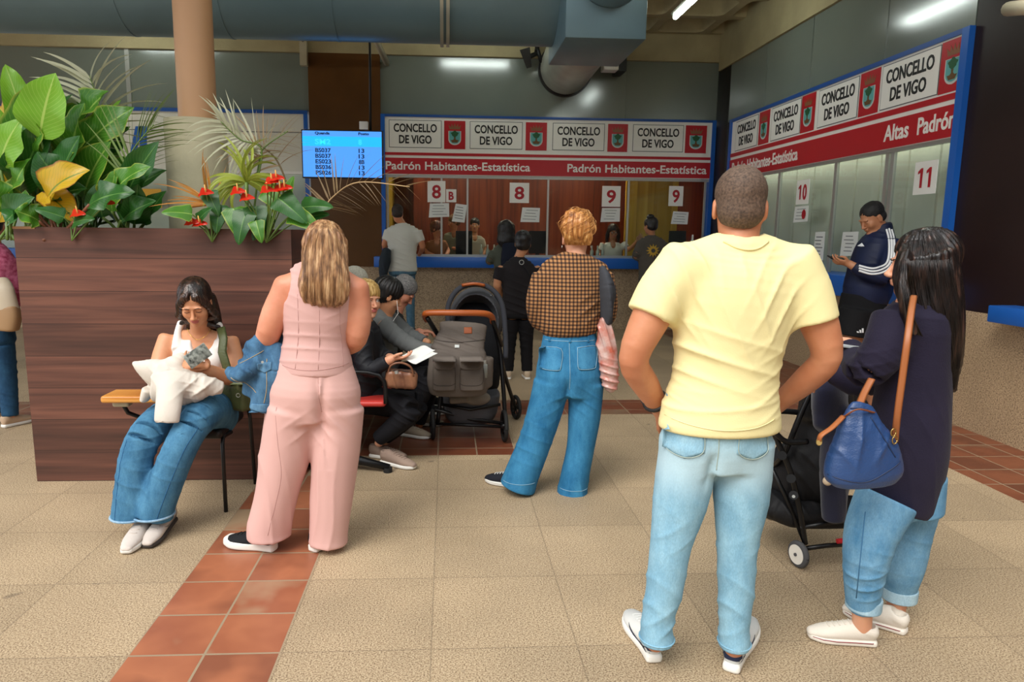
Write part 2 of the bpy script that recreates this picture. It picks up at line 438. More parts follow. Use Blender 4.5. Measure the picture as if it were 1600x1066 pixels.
M['red_brown_wood'] = wood('red_brown_veneer', '4d1d0e', '6e2c15', '7e3a1e', scale=0.5, axis='Z', rough=0.35)
M['yellow_wood'] = wood('yellow_lit_boards', 'b08a2a', 'c9a238', 'd4b14a', plank=0.3, scale=0.3, axis='Z')
def granite(name, c1, c2, c3, joints=None, rough=0.55, sc=90):
    m = bpy.data.materials.new(name); m.use_nodes = True; N = NT(m); b = N.n['Principled BSDF']; b.inputs['Roughness'].default_value = rough
    tc = N.add('ShaderNodeTexCoord'); n = N.add('ShaderNodeTexNoise'); n.inputs['Scale'].default_value = sc; n.inputs['Detail'].default_value = 4; n.inputs['Roughness'].default_value = 0.7
    N.lk(tc.outputs['Object'], n.inputs['Vector']); r = N.add('ShaderNodeValToRGB'); e = r.color_ramp.elements
    e[0].position = 0.40; e[0].color = (*lin(c1), 1); e[1].position = 0.60; e[1].color = (*lin(c3), 1); k = e.new(0.47); k.color = (*lin(c2), 1)
    N.lk(n.outputs['Fac'], r.inputs[0])
    n2 = N.add('ShaderNodeTexNoise'); n2.inputs['Scale'].default_value = 1.7; n2.inputs['Detail'].default_value = 5; N.lk(tc.outputs['Object'], n2.inputs['Vector'])
    mr = N.add('ShaderNodeMapRange'); N.lk(n2.outputs['Fac'], mr.inputs[0]); mr.inputs[1].default_value = 0.3; mr.inputs[2].default_value = 0.7; mr.inputs[3].default_value = 0.84; mr.inputs[4].default_value = 1.08
    v = N.add('ShaderNodeVectorMath', operation='SCALE'); N.lk(r.outputs[0], v.inputs[0]); N.lk(mr.outputs[0], v.inputs['Scale'])
    N.lk(v.outputs[0], b.inputs['Base Color']); return m, N, v, tc, b
M['granite_wall'] = granite('granite_wainscot', '7a6650', 'a88f70', 'c4ab8a')[0]

# ---- floor: speckled granite slabs crossed by bands of clay tiles, one plane
def floor_material():
    m, N, gcol, tc, b = granite('granite_slabs_and_clay_tiles', '6a543e', 'a68e70', 'cbb899', sc=165)
    sx = N.add('ShaderNodeSeparateXYZ'); N.lk(tc.outputs['Object'], sx.inputs[0]); X, Y = sx.outputs['X'], sx.outputs['Y']
    def mth(op, a, c=None, clamp=False):
        n = N.add('ShaderNodeMath', operation=op); n.use_clamp = clamp
        for i, v in enumerate((a, c)):
            if v is None: continue
            if isinstance(v, (int, float)): n.inputs[i].default_value = v
            else: N.lk(v, n.inputs[i])
        return n.outputs[0]
    def rng(v, lo, hi): return mth('MULTIPLY', mth('GREATER_THAN', v, lo), mth('LESS_THAN', v, hi))
    PT = 0.2675
    def joint(v, off, pitch, wd):
        fr = mth('FRACT', mth('DIVIDE', mth('SUBTRACT', v, off), pitch)); a = mth('ABSOLUTE', mth('SUBTRACT', fr, 0.5))
        return mth('GREATER_THAN', a, 0.5-wd/pitch/2)
    band = rng(X, -1.13, -0.595)
    for z in (mth('MULTIPLY', rng(X, -0.6, 0.47), rng(Y, 4.62, 6.2)), mth('MULTIPLY', rng(X, -30, 3.4), rng(Y, 5.69, 6.2)), mth('MULTIPLY', rng(X, 3.3, 4.2), rng(Y, -20, 12))):
        band = mth('MAXIMUM', band, z)
    # slab joints and a different tone for each slab
    SP = 0.535
    jx = joint(X, -0.055, SP, 0.006); jy = joint(Y, 2.365, SP, 0.006); sj = mth('MAXIMUM', jx, jy)
    cx = mth('FLOOR', mth('DIVIDE', mth('SUBTRACT', X, -0.055), SP)); cy = mth('FLOOR', mth('DIVIDE', mth('SUBTRACT', Y, 2.365), SP))
    cv = N.add('ShaderNodeCombineXYZ'); N.lk(cx, cv.inputs[0]); N.lk(cy, cv.inputs[1])
    wn = N.add('ShaderNodeTexWhiteNoise', noise_dimensions='3D'); N.lk(cv.outputs[0], wn.inputs['Vector'])
    mr = N.add('ShaderNodeMapRange'); N.lk(wn.outputs['Value'], mr.inputs[0]); mr.inputs[3].default_value = 0.9; mr.inputs[4].default_value = 1.08
    gs = N.add('ShaderNodeVectorMath', operation='SCALE'); N.lk(gcol.outputs[0], gs.inputs[0]); N.lk(mr.outputs[0], gs.inputs['Scale'])
    mj = N.add('ShaderNodeMixRGB'); N.lk(mth('MULTIPLY', sj, 0.38), mj.inputs[0]); N.lk(gs.outputs[0], mj.inputs[1]); mj.inputs[2].default_value = (*lin('5b4c3c'), 1)
    # stains and gum spots
    vo = N.add('ShaderNodeTexNoise'); vo.inputs['Scale'].default_value = 7; vo.inputs['Detail'].default_value = 2; N.lk(tc.outputs['Object'], vo.inputs['Vector'])
    sp = N.add('ShaderNodeMapRange'); N.lk(vo.outputs['Fac'], sp.inputs[0]); sp.inputs[1].default_value = 0.73; sp.inputs[2].default_value = 0.76
    ms = N.add('ShaderNodeMixRGB'); N.lk(mth('MULTIPLY', sp.outputs[0], 0.45), ms.inputs[0]); N.lk(mj.outputs[0], ms.inputs[1]); ms.inputs[2].default_value = (*lin('4b4036'), 1)
    # clay tiles
    tx = mth('FLOOR', mth('DIVIDE', mth('SUBTRACT', X, -1.13), PT)); ty = mth('FLOOR', mth('DIVIDE', mth('SUBTRACT', Y, 2.365), PT))
    tv = N.add('ShaderNodeCombineXYZ'); N.lk(tx, tv.inputs[0]); N.lk(ty, tv.inputs[1]); tw = N.add('ShaderNodeTexWhiteNoise', noise_dimensions='3D'); N.lk(tv.outputs[0], tw.inputs['Vector'])
    ad = N.add('ShaderNodeVectorMath', operation='MULTIPLY_ADD'); N.lk(tv.outputs[0], ad.inputs[0]); ad.inputs[1].default_value = (5.3, 3.1, 0); N.lk(tc.outputs['Object'], ad.inputs[2])
    cn = N.add('ShaderNodeTexNoise'); cn.inputs['Scale'].default_value = 3.2; cn.inputs['Detail'].default_value = 3; N.lk(ad.outputs[0], cn.inputs['Vector'])
    mixv = mth('ADD', mth('MULTIPLY', tw.outputs['Value'], 0.35), mth('MULTIPLY', cn.outputs['Fac'], 0.65))
    cr = N.add('ShaderNodeValToRGB'); e = cr.color_ramp.elements; e[0].position = 0.3; e[0].color = (*lin('86503a'), 1); e[1].position = 0.72; e[1].color = (*lin('a88d70'), 1)
    k = e.new(0.44); k.color = (*lin('a9694a'), 1); k = e.new(0.58); k.color = (*lin('96583e'), 1)
    N.lk(mixv, cr.inputs[0])
    # clay tiles farther back and beside the right wall are darker
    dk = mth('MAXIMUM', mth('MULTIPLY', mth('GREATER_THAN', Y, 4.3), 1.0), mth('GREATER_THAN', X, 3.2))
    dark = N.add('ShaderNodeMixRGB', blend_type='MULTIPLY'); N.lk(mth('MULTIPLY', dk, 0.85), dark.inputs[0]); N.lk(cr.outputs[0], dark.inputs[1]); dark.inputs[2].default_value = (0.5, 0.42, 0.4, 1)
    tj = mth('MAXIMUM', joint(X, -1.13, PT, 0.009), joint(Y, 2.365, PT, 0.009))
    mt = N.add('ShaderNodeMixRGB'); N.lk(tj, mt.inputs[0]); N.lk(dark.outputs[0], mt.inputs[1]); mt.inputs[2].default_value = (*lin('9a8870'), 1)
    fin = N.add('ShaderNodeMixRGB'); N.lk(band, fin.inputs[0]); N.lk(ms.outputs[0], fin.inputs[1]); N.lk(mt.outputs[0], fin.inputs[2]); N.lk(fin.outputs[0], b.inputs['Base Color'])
    rg = N.add('ShaderNodeMapRange'); N.lk(band, rg.inputs[0]); rg.inputs[3].default_value = 0.6; rg.inputs[4].default_value = 0.38; N.lk(rg.outputs[0], b.inputs['Roughness'])
    bp = N.add('ShaderNodeBump'); bp.inputs['Strength'].default_value = 0.5; bp.inputs['Distance'].default_value = 0.003
    hh = mth('SUBTRACT', 1.0, mth('MAXIMUM', mth('MULTIPLY', band, tj), mth('MULTIPLY', mth('SUBTRACT', 1.0, band), sj))); N.lk(hh, bp.inputs['Height']); N.lk(bp.outputs['Normal'], b.inputs['Normal'])
    return m
struct(box('floor', -14, 14, -14, 15, -0.2, 0, floor_material()))

# ---- walls
BY = 10.95; RX = 4.1
struct(box('wall_back', -10, 4.4, BY, BY+0.2, 0, 0.966, M['granite_wall']))          # wainscot
struct(box('wall_back_left', -10, -2.03, BY+0.02, BY+0.2, 3.25, 4.1, M['panel_grey']))
struct(box('trim_1', -4.66, -4.6, BY+0.005, BY+0.02, 3.25, 4.1, M['alu']))
struct(box('wall_back_middle', -0.99, 4.4, BY+0.02, BY+0.2, 3.225, 4.07, M['panel_grey']))
for i, x in enumerate((0.35, 1.72, 2.7)): struct(box('trim_%d' % (i+2), x, x+0.012, BY+0.012, BY+0.02, 3.225, 4.07, M['panel_grey']))
struct(box('wall_brown_panel', -2.04, -0.99, BY-0.03, BY+0.2, 0.966, 4.2, M['brown_panel']))
struct(box('beam_back', -10, 4.4, BY-0.04, BY+0.3, 4.07, 4.6, M['concrete']))
struct(box('pillar', 4.11, 4.4, BY-0.45, BY+0.02, 0, 4.16, M['pillar_black'], bev=0.01))
struct(box('wall_right', RX, RX+0.2, -8, 10.5, 0, 0.93, M['granite_wall']))
struct(box('wall_right_upper', RX+0.02, RX+0.2, 5.6, 10.5, 3.13, 3.94, M['panel_grey']))
struct(box('wall_right_brown', RX-0.0, RX+0.2, -8, 5.56, 0.93, 4.0, M['dark_panel']))
struct(box('beam_right', RX-0.02, RX+0.4, -8, 10.9, 3.94, 4.6, M['concrete']))
for i, y in enumerate((6.75, 8.15, 9.3)): struct(box('trim_%d' % (i+6), RX+0.012, RX+0.02, y, y+0.012, 3.13, 3.94, M['panel_grey']))
# ---- waffle ceiling
def waffle():
    bm = bmesh.new(); x0, x1, y0, y1, pz = -10, 4.6, 3.4, 11, 4.45; p = 0.8; nx = int((x1-x0)/p)+1; ny = int((y1-y0)/p)+1
    for i in range(nx):
        for j in range(ny):
            cx, cy = x1-p/2-i*p, y1-p/2-j*p-0.15
            def ring(h, r, z, n=6):
                o = []
                for q in range(4):
                    ccx, ccy = cx+(h-r)*(1 if q in (0, 3) else -1), cy+(h-r)*(1 if q in (0, 1) else -1)
                    for k in range(n+1):
                        a = math.pi/2*(q+k/n); o.append(bm.verts.new((ccx+r*math.cos(a), ccy+r*math.sin(a), z)))
                return o
            rs = [ring(p/2+0.001, 0.005, pz), ring(0.34, 0.12, pz), ring(0.32, 0.12, pz+0.03), ring(0.28, 0.14, pz+0.22), ring(0.22, 0.12, pz+0.27)]
            for a, b_ in zip(rs, rs[1:]):
                for k in range(len(a)): bm.faces.new((a[k], a[(k+1) % len(a)], b_[(k+1) % len(a)], b_[k]))
            bm.faces.new(rs[-1])
    return bm
cl = struct(from_bm('ceiling', waffle(), M['concrete'], None, True))
struct(box('ceiling_slab', -10.2, 4.8, 3.3, 11.3, 4.73, 4.85, M['concrete']))
struct(box('beam_edge', -10.2, 4.8, 3.3, 3.45, 4.35, 4.8, M['concrete']))

# ---- interior of the office behind the back counter
struct(box('wall_office', -0.99, 4.4, 13.6, 13.7, 0, 3.2, M['red_brown_wood']))
struct(box('wall_office_yellow', 3.1, 4.02, 12.3, 12.36, 0.9, 3.0, M['yellow_wood']))
struct(box('wall_office_left', -1.05, -0.99, 11.15, 13.7, 0, 3.2, M['yellow_wood']))
struct(box('wall_office_right', 4.4, 4.5, 11.1, 13.7, 0, 3.2, M['red_brown_wood']))
struct(box('ceiling_office', -1.05, 4.5, 11.15, 13.7, 3.1, 3.2, M['offwhite']))
struct(box('floor_office', -1.05, 4.5, 11.15, 13.7, 0.0, 0.02, M['granite_wall']))
struct(box('trim_10', -0.6, -0.3, 12.9, 13.6, 0.9, 3.0, M['red_brown_wood']))

def glass_mat():
    m = bpy.data.materials.new('window_glass'); m.use_nodes = True; N = NT(m); N.n.remove(N.n['Principled BSDF']); out = N.n['Material Output']
    g = N.add('ShaderNodeBsdfGlossy'); g.inputs['Roughness'].default_value = 0.03; t = N.add('ShaderNodeBsdfTransparent'); t.inputs[0].default_value = (0.9, 0.94, 0.92, 1)
    fr = N.add('ShaderNodeFresnel'); fr.inputs[0].default_value = 1.5; ge = N.add('ShaderNodeNewGeometry'); bf = N.add('ShaderNodeMath', operation='SUBTRACT'); bf.inputs[0].default_value = 1; N.lk(ge.outputs['Backfacing'], bf.inputs[1]); fm = N.add('ShaderNodeMath', operation='MULTIPLY'); N.lk(fr.outputs[0], fm.inputs[0]); N.lk(bf.outputs[0], fm.inputs[1]); mx = N.add('ShaderNodeMixShader'); N.lk(fm.outputs[0], mx.inputs[0]); N.lk(t.outputs[0], mx.inputs[1]); N.lk(g.outputs[0], mx.inputs[2]); N.lk(mx.outputs[0], out.inputs[0]); return m
M['glass'] = glass_mat()

# ---- back counter front: blue frame, sill, sliding glass
fr = box('window_1', -0.99, -0.93, BY-0.05, BY+0.1, 0.97, 3.225, M['blue']); struct(fr)
for a in ((4.04, 4.1, 0.97, 3.225), (-0.93, 4.04, 3.19, 3.225)): box('window_frame', a[0], a[1], BY-0.05, BY+0.1, a[2], a[3], M['blue_dark'] if a[2] > 3 else M['blue'], fr)
sl = box('counter_sill', -1.1, 4.1, BY-0.22, BY+0.25, 0.966, 1.125, M['blue'], None, bev=0.008); tag(sl, 'long blue sill under the glazed service windows of the back wall', 'sill')
for x in (-0.9, -0.085, 0.31, 1.547, 2.797, 4.0): box('glazing_bar', x-0.014, x+0.014, BY+0.0, BY+0.03, 1.125, 2.35, M['alu'], fr)
box('glazing_rail', -0.93, 4.04, BY-0.01, BY+0.04, 2.31, 2.35, M['alu'], fr); box('glazing_rail', -0.93, 4.04, BY-0.01, BY+0.04, 1.125, 1.16, M['alu'], fr)
bm = bmesh.new(); bx(bm, -0.93, 4.04, BY+0.012, BY+0.018, 1.12, 2.35); gl = from_bm('window_pane', bm, M['glass'], fr)

# ---- coat of arms
M['crest_blue'] = mat('crest_pale_blue', '5fa9a8', rough=0.5); M['crest_silver'] = mat('crest_silver', 'c9cfc9', rough=0.45); M['crest_green'] = mat('crest_green', '1f5a33', rough=0.5)
M['crest_brown'] = mat('crest_brown', '6a4a22', rough=0.5); M['crest_gold'] = mat('crest_gold', '8a5a3a', rough=0.5)
def flat_poly(name, pts, o, xd, yd, off, m, parent, th=0.002):
    o, xd, yd = (np.asarray(v, float) for v in (o, xd, yd)); nd = np.cross(xd, yd); n = len(pts)
    V = [o+xd*p[0]+yd*p[1]+nd*off for p in pts]+[o+xd*p[0]+yd*p[1]+nd*(off-th) for p in pts]
    F = [tuple(range(n)), tuple(range(2*n-1, n-1, -1))]+[(i, i+n, (i+1) % n+n, (i+1) % n) for i in range(n)]
    return new_mesh(name, V, F, m, parent, smooth=False)
def crest(parent, c, xd, yd, w_, h_):
    c, xd, yd = (np.asarray(v, float) for v in (c, xd, yd))
    q = flat_poly('crest_panel', [(-w_/2, -h_/2), (w_/2, -h_/2), (w_/2, h_/2), (-w_/2, h_/2)], c, xd, yd, 0.006, M['red'], parent)
    def shield(s): return [(-0.3*s, 0.16), (0.3*s, 0.16), (0.3*s, -0.14)]+[(0.3*s*math.cos(a), -0.14-0.2*s*math.sin(a)) for a in np.linspace(0.2, 2.94, 9)]+[(-0.3*s, -0.14)]
    sc = lambda L: [(x*w_, y*h_) for x, y in L]
    flat_poly('shield', sc([(x, y-0.02) for x, y in shield(1.0)]), c, xd, yd, 0.009, M['crest_silver'], q)
    flat_poly('shield_field', sc([(x*0.86, (y+0.02)*0.88-0.03) for x, y in shield(1.0)]), c, xd, yd, 0.011, M['crest_blue'], q)
    tr = [(0.17*math.cos(a)*(1+0.18*math.sin(5*a)), 0.04+0.1*math.sin(a)*(1+0.2*math.cos(4*a))) for a in np.linspace(0, 6.283, 22)[:-1]]
    flat_poly('tree', sc(tr), c, xd, yd, 0.0135, M['crest_green'], q)
    flat_poly('trunk', sc([(-0.05, 0.0), (0.05, 0.0), (0.035, -0.14), (0.12, -0.2), (-0.12, -0.2), (-0.035, -0.14)]), c, xd, yd, 0.013, M['crest_brown'], q)
    flat_poly('ground', sc([(-0.19, -0.18), (0.19, -0.18), (0.12, -0.27), (-0.12, -0.27)]), c, xd, yd, 0.0128, M['crest_brown'], q)
    cr = [(-0.24, 0.2), (0.24, 0.2), (0.3, 0.36), (0.17, 0.27), (0.15, 0.4), (0.06, 0.28), (0.0, 0.42), (-0.06, 0.28), (-0.15, 0.4), (-0.17, 0.27), (-0.3, 0.36)]
    flat_poly('crown', sc(cr), c, xd, yd, 0.009, M['crest_gold'], q)

# ---- sign fascia of the back wall
X_, Z_ = (1, 0, 0), (0, 0, 1)
fs = box('sign_fascia', -0.93, 4.04, BY-0.03, BY+0.02, 2.35, 3.19, M['white']); tag(fs, 'long red and white sign fascia over the back service windows', 'sign')
box('red_band', -0.93, 4.04, BY-0.04, BY-0.03, 2.36, 2.595, M['red'], fs); box('red_stripe', -0.93, 4.04, BY-0.038, BY-0.03, 2.635, 2.675, M['red'], fs)
def name_panel(parent, c, xd, w_, h_):
    c = np.asarray(c, float); xd = np.asarray(xd, float); yd = np.array([0, 0, 1.0])
    q = flat_poly('name_panel', [(-w_/2, -h_/2), (w_/2, -h_/2), (w_/2, h_/2), (-w_/2, h_/2)], c, xd, yd, 0.004, M['ink'], parent)
    flat_poly('panel_face', [(-w_/2+.008, -h_/2+.008), (w_/2-.008, -h_/2+.008), (w_/2-.008, h_/2-.008), (-w_/2+.008, h_/2-.008)], c, xd, yd, 0.006, M['white'], q)
    nd = np.cross(xd, yd)
    text_obj('lettering', 'CONCELLO', 0.165, M['black'], q, c-xd*w_*0.41+yd*0.03+nd*0.008, xd, yd, width=w_*0.82, bold=0.004)
    text_obj('lettering', 'DE VIGO', 0.165, M['black'], q, c-xd*w_*0.31-yd*0.135+nd*0.008, xd, yd, width=w_*0.62, bold=0.004)
BP = [(608, 690), (734, 816), (863, 944), (988, 1067)]; BC = [(694, 727), (821, 854), (949, 980), (1070, 1103)]
for (a, b_), (c_, d_) in zip(BP, BC):
    xa, xb = P(a, 210, BY)[0], P(b_, 210, BY)[0]; name_panel(fs, ((xa+xb)/2, BY-0.03, 2.945), X_, xb-xa, 0.4)
    xa, xb = P(c_, 210, BY)[0], P(d_, 210, BY)[0]; crest(fs, ((xa+xb)/2, BY-0.03, 2.94), X_, Z_, xb-xa, 0.41)
for a, b_ in ((603, 828), (886, 1103)):
    xa, xb = P(a, 258, BY)[0], P(b_, 258, BY)[0]; text_obj('lettering', 'Padrón Habitantes-Estatística', 0.17, M['white'], fs, (xa, BY-0.042, 2.425), X_, Z_, width=xb-xa, bold=0.003)

# ---- right hand service windows
ry0, ry1 = 5.62, 10.2
YN = (0, -1, 0)
f2 = box('window_2', RX-0.05, RX+0.1, 5.56, 5.64, 0.97, 3.13, M['blue']); struct(f2)
box('window_frame', RX-0.05, RX+0.1, 10.2, 10.27, 0.97, 3.13, M['blue'], f2); box('window_frame', RX-0.05, RX+0.1, 5.64, 10.2, 3.09, 3.13, M['blue_dark'], f2)
s2 = box('counter_sill', RX-0.2, RX+0.25, 5.5, 10.45, 0.91, 1.115, M['blue'], None, bev=0.008); tag(s2, 'blue sill under the windows of the right wall, beside the man with a phone', 'sill')
for y in (5.66, 6.46, 6.54, 7.42, 8.7, 10.0): box('glazing_bar', RX, RX+0.03, y-0.025, y+0.025, 1.115, 2.3, M['alu'], f2)
box('glazing_rail', RX-0.01, RX+0.04, ry0, ry1, 2.27, 2.31, M['alu'], f2)
box('window_pane', RX+0.012, RX+0.018, ry0, ry1, 1.1, 2.3, M['glass'], f2)
f3 = box('sign_fascia', RX-0.03, RX+0.02, 5.64, 10.2, 2.3, 3.09, M['white']); tag(f3, 'slanting-away red and white sign fascia over the right wall windows', 'sign')
box('red_band', RX-0.04, RX-0.03, 5.64, 10.2, 2.305, 2.56, M['red'], f3); box('red_stripe', RX-0.038, RX-0.03, 5.64, 10.2, 2.6, 2.65, M['red'], f3)
def yr(px, py=200):
    d = _r*(px-PPX)/FPX+_u*(533-py)/FPX+_f; return d[1]*RX/d[0]
for a, b_ in ((1154, 1188), (1209, 1254), (1281, 1342), (1377, 1465)):
    ya, yb = yr(a), yr(b_); name_panel(f3, (RX-0.03, (ya+yb)/2, 2.87), YN, ya-yb, 0.4)
for a, b_ in ((1190, 1206), (1255, 1276), (1344, 1374), (1466, 1507)):
    ya, yb = yr(a), yr(b_); crest(f3, (RX-0.03, (ya+yb)/2, 2.87), YN, Z_, ya-yb, 0.41)
for s_, a, b_ in (('Padrón Habitantes-Estatística', 1152, 1255), ('Altas', 1389, 1427), ('Padrón', 1441, 1499)):
    ya, yb = yr(a), yr(b_); text_obj('lettering', s_, 0.2, M['white'], f3, (RX-0.042, ya, 2.375), YN, Z_, width=ya-yb, bold=0.004)
# blinds behind the right windows
M['blind'] = mat('pale_blind_fabric', 'cccabd', rough=0.7, emit='c9cfb8', estr=0.0, var=0.04)
def blinds():
    bm = bmesh.new(); y = 5.7
    while y < 10.1: bx(bm, RX+0.22, RX+0.24, y, y+0.4, 1.0, 2.35); y += 0.43
    return bm
bl = from_bm('vertical_blinds', blinds(), M['blind']); tag(bl, 'pale vertical blind panels drawn behind the right wall windows', 'blinds')
struct(box('wall_office_side', RX+0.5, RX+0.6, 5.5, 10.45, 0, 3.1, M['offwhite']))
# ---- left windows of the back wall
f4 = box('window_3', -10, -2.06, BY-0.05, BY+0.1, 3.2, 3.25, M['blue_dark']); struct(f4)
box('window_frame', -2.12, -2.06, BY-0.05, BY+0.1, 1.1, 3.2, M['blue'], f4); 
for x in (-9, -7.2, -5.4, -3.65): box('glazing_bar', x-0.014, x+0.014, BY, BY+0.03, 1.2, 2.35, M['alu'], f4)
f5 = box('sign_fascia', -10, -2.12, BY-0.03, BY+0.02, 2.33, 3.2, M['offwhite']); tag(f5, 'blank off-white sign fascia behind the planter, with two blue strokes at its left', 'sign')
box('panel_joint', -10, -2.12, BY-0.033, BY-0.03, 2.93, 2.94, M['ink'], f5)
box('lower_ledge', -10, -2.12, BY-0.06, BY-0.03, 2.33, 2.37, M['white'], f5)
for k, (xa, xb) in enumerate(((205, 222), (220, 240))):
    a_, b_ = P(xa, 238, BY), P(xb, 198, BY); W_ = b_[0]-a_[0]
    flat_poly('blue_stroke', [(0, 0), (W_*0.5, 0), (W_*(1.1-0.5*k), b_[2]-a_[2]), (W_*(0.55-0.5*k), b_[2]-a_[2])], (a_[0], BY-0.031, a_[2]), X_, Z_, 0.003, M['blue'], f5)
box('window_pane', -10, -2.12, BY+0.012, BY+0.018, 1.2, 2.33, M['glass'], f4)
s3 = box('counter_sill', -10, -2.06, BY-0.2, BY+0.25, 1.05, 1.2, M['blue'], None, bev=0.008); tag(s3, 'blue sill of the left windows, glimpsed left of the planter', 'sill')
struct(box('wall_back_far_left', -10, -2.03, BY, BY+0.2, 0.966, 1.06, M['granite_wall']))
bl2 = box('roller_blind', -10, -2.12, BY+0.2, BY+0.22, 1.1, 2.4, M['blind']); tag(bl2, 'pale blind behind the left windows beyond the plants', 'blinds')
ys = box('poster', P(188, 300, BY)[0], P(252, 300, BY)[0], BY-0.005, BY, P(0, 322, BY)[2], P(0, 292, BY)[2], mat('yellow_poster', 'd9a21c', rough=0.5)); tag(ys, 'yellow poster stuck on the left window behind the leaves', 'poster')

# ---- notices
def number_sign(label, txt, px0, py0, px1, py1, wall='B', dark=False, col=None):
    if wall == 'B': a = P(px0, py1, BY); b_ = P(px1, py0, BY); o = np.array([a[0], BY-0.004, a[2]]); xd = np.array([1., 0, 0]); W_ = b_[0]-a[0]; H_ = b_[2]-a[2]
    else:
        ya, yb = yr(px0, py1), yr(px1, py0); d = _r*(px0-PPX)/FPX+_u*(533-py1)/FPX+_f; za = CAM_H+d[2]*RX/d[0]; d = _r*(px0-PPX)/FPX+_u*(533-py0)/FPX+_f; zb = CAM_H+d[2]*RX/d[0]
        o = np.array([RX-0.004, ya, za]); xd = np.array([0, -1., 0]); W_ = ya-yb; H_ = zb-za
    q = flat_poly('number_sign', [(0, 0), (W_, 0), (W_, H_), (0, H_)], o, xd, (0, 0, 1), 0.004, M['white'], None, 0.006); tag(q, label, 'sign')
    nd_ = np.cross(xd, (0, 0, 1)); fw = 0.5*W_ if len(txt) < 2 else 0.31*W_
    for k, ch in enumerate(txt):
        o2 = o+xd*(W_/2+(k-(len(txt)-1)/2)*W_*0.38)+np.array([0, 0, H_*0.2])+nd_*0.006
        if ch == '1': h1 = H_*0.6; flat_poly('numeral', [(-.02*W_, 0), (.08*W_, 0), (.08*W_, h1), (0, h1), (-.13*W_, h1*.84), (-.13*W_, h1*.7), (-.02*W_, h1*.78)], o2, xd, (0, 0, 1), 0.002, col or M['red_dark'], q)
        else: text_obj('numeral', ch, H_*0.86, col or M['red_dark'], q, o2, xd, (0, 0, 1), width=fw, bold=0.006, align='CENTER')
    return q
number_sign('white sign with red 8, beside the small B sign', '8', 668, 283, 696, 316)
number_sign('small white sign with dark red B', 'B', 697, 296, 713, 316)
number_sign('white sign with red 8, alone on the second pane', '8', 796, 286, 827, 317)
number_sign('white sign with red 9 above a sheet, left of the two nines', '9', 940, 291, 970, 323)
number_sign('white sign with red 9 on the last back pane, before yellow boards', '9', 1044, 291, 1068, 322)
number_sign('white sign with red 10 on the right wall window', '10', 1244, 283, 1266, 320, 'R')
number_sign('white sign with red 11 at the near end of the right wall windows', '11', 1427, 255, 1467, 305, 'R')
def notice(label, px0, py0, px1, py1, wall='B', lines=4, rot=0):
    if wall == 'B': a = P(px0, py1, BY); b_ = P(px1, py0, BY); o = np.array([a[0], BY-0.003, a[2]]); xd = np.array([1., 0, 0]); W_ = b_[0]-a[0]; H_ = b_[2]-a[2]
    else:
        ya, yb = yr(px0, py1), yr(px1, py0); d = _r*(px0-PPX)/FPX+_u*(533-py1)/FPX+_f; za = CAM_H+d[2]*RX/d[0]; d = _r*(px0-PPX)/FPX+_u*(533-py0)/FPX+_f; zb = CAM_H+d[2]*RX/d[0]
        o = np.array([RX-0.003, ya, za]); xd = np.array([0, -1., 0]); W_ = ya-yb; H_ = zb-za
    xd = xd*math.cos(rad(rot))+np.array([0, 0, math.sin(rad(rot))]); yd = np.cross(np.cross(xd, (0, 0, 1)), xd)
    q = flat_poly('notice_sheet', [(0, 0), (W_, 0.01), (W_, H_), (0.02, H_*0.98)], o, xd, yd, 0.003, M['paper'], None, 0.004); tag(q, label, 'notice')
    rr = random.Random(int(px0)); V = []; F = []
    for i in range(lines):
        y = H_*(0.8-0.6*i/max(1, lines-1)); x0 = W_*0.2*rr.random()+W_*0.1; x1 = W_*(0.9-0.2*rr.random()); b0 = len(V)
        for (x, yy) in ((x0, y), (x1, y), (x1, y+H_*0.03), (x0, y+H_*0.03)): V.append(o+xd*x+yd*yy+np.cross(xd, yd)*0.0045)
        F.append((b0, b0+1, b0+2, b0+3))
    new_mesh('printed_lines', V, F, M['ink'], q, smooth=False); return q
notice('white paper notice under the red 8 and beside the slanted sheet', 670, 318, 702, 340, rot=1)
notice('slanted paper notice below the small B sign', 706, 317, 726, 346, lines=5, rot=-8)
notice('white paper notice on the second pane, under the lone red 8', 813, 324, 843, 347, rot=-2)
notice('white paper notice directly under the left red 9', 938, 325, 969, 347)
notice('white paper notice under the last red 9, with torn corner', 1048, 330, 1075, 350, rot=-3)
n_ = notice('white notice with red symbol under the red 10', 1240, 323, 1264, 348, 'R')
oo = np.array([RX-0.0095, yr(1257, 335), P(0, 0, 1)[2]*0]); d = _r*(1257-PPX)/FPX+_u*(533-335)/FPX+_f; oo[2] = CAM_H+d[2]*RX/d[0]
flat_poly('red_symbol', [(0.045*math.cos(a), 0.055*math.sin(a)) for a in np.linspace(0, 6.283, 17)[:-1]], oo, YN, Z_, 0.002, M['red_dark'], n_)
notice('plain sheet low on the right window, left of the man with a phone', 1270, 362, 1290, 407, 'R', 6)
notice('printed sheet behind the phone of the man in the tracksuit', 1313, 362, 1342, 400, 'R', 5)

struct(box('wall_reflection_block', -16, 14, -12.3, -12, 0, 5.5, mat('reflection_block_brown', '6e6455', rough=.8)))  # unseen wall added to darken the reflections in the window glass

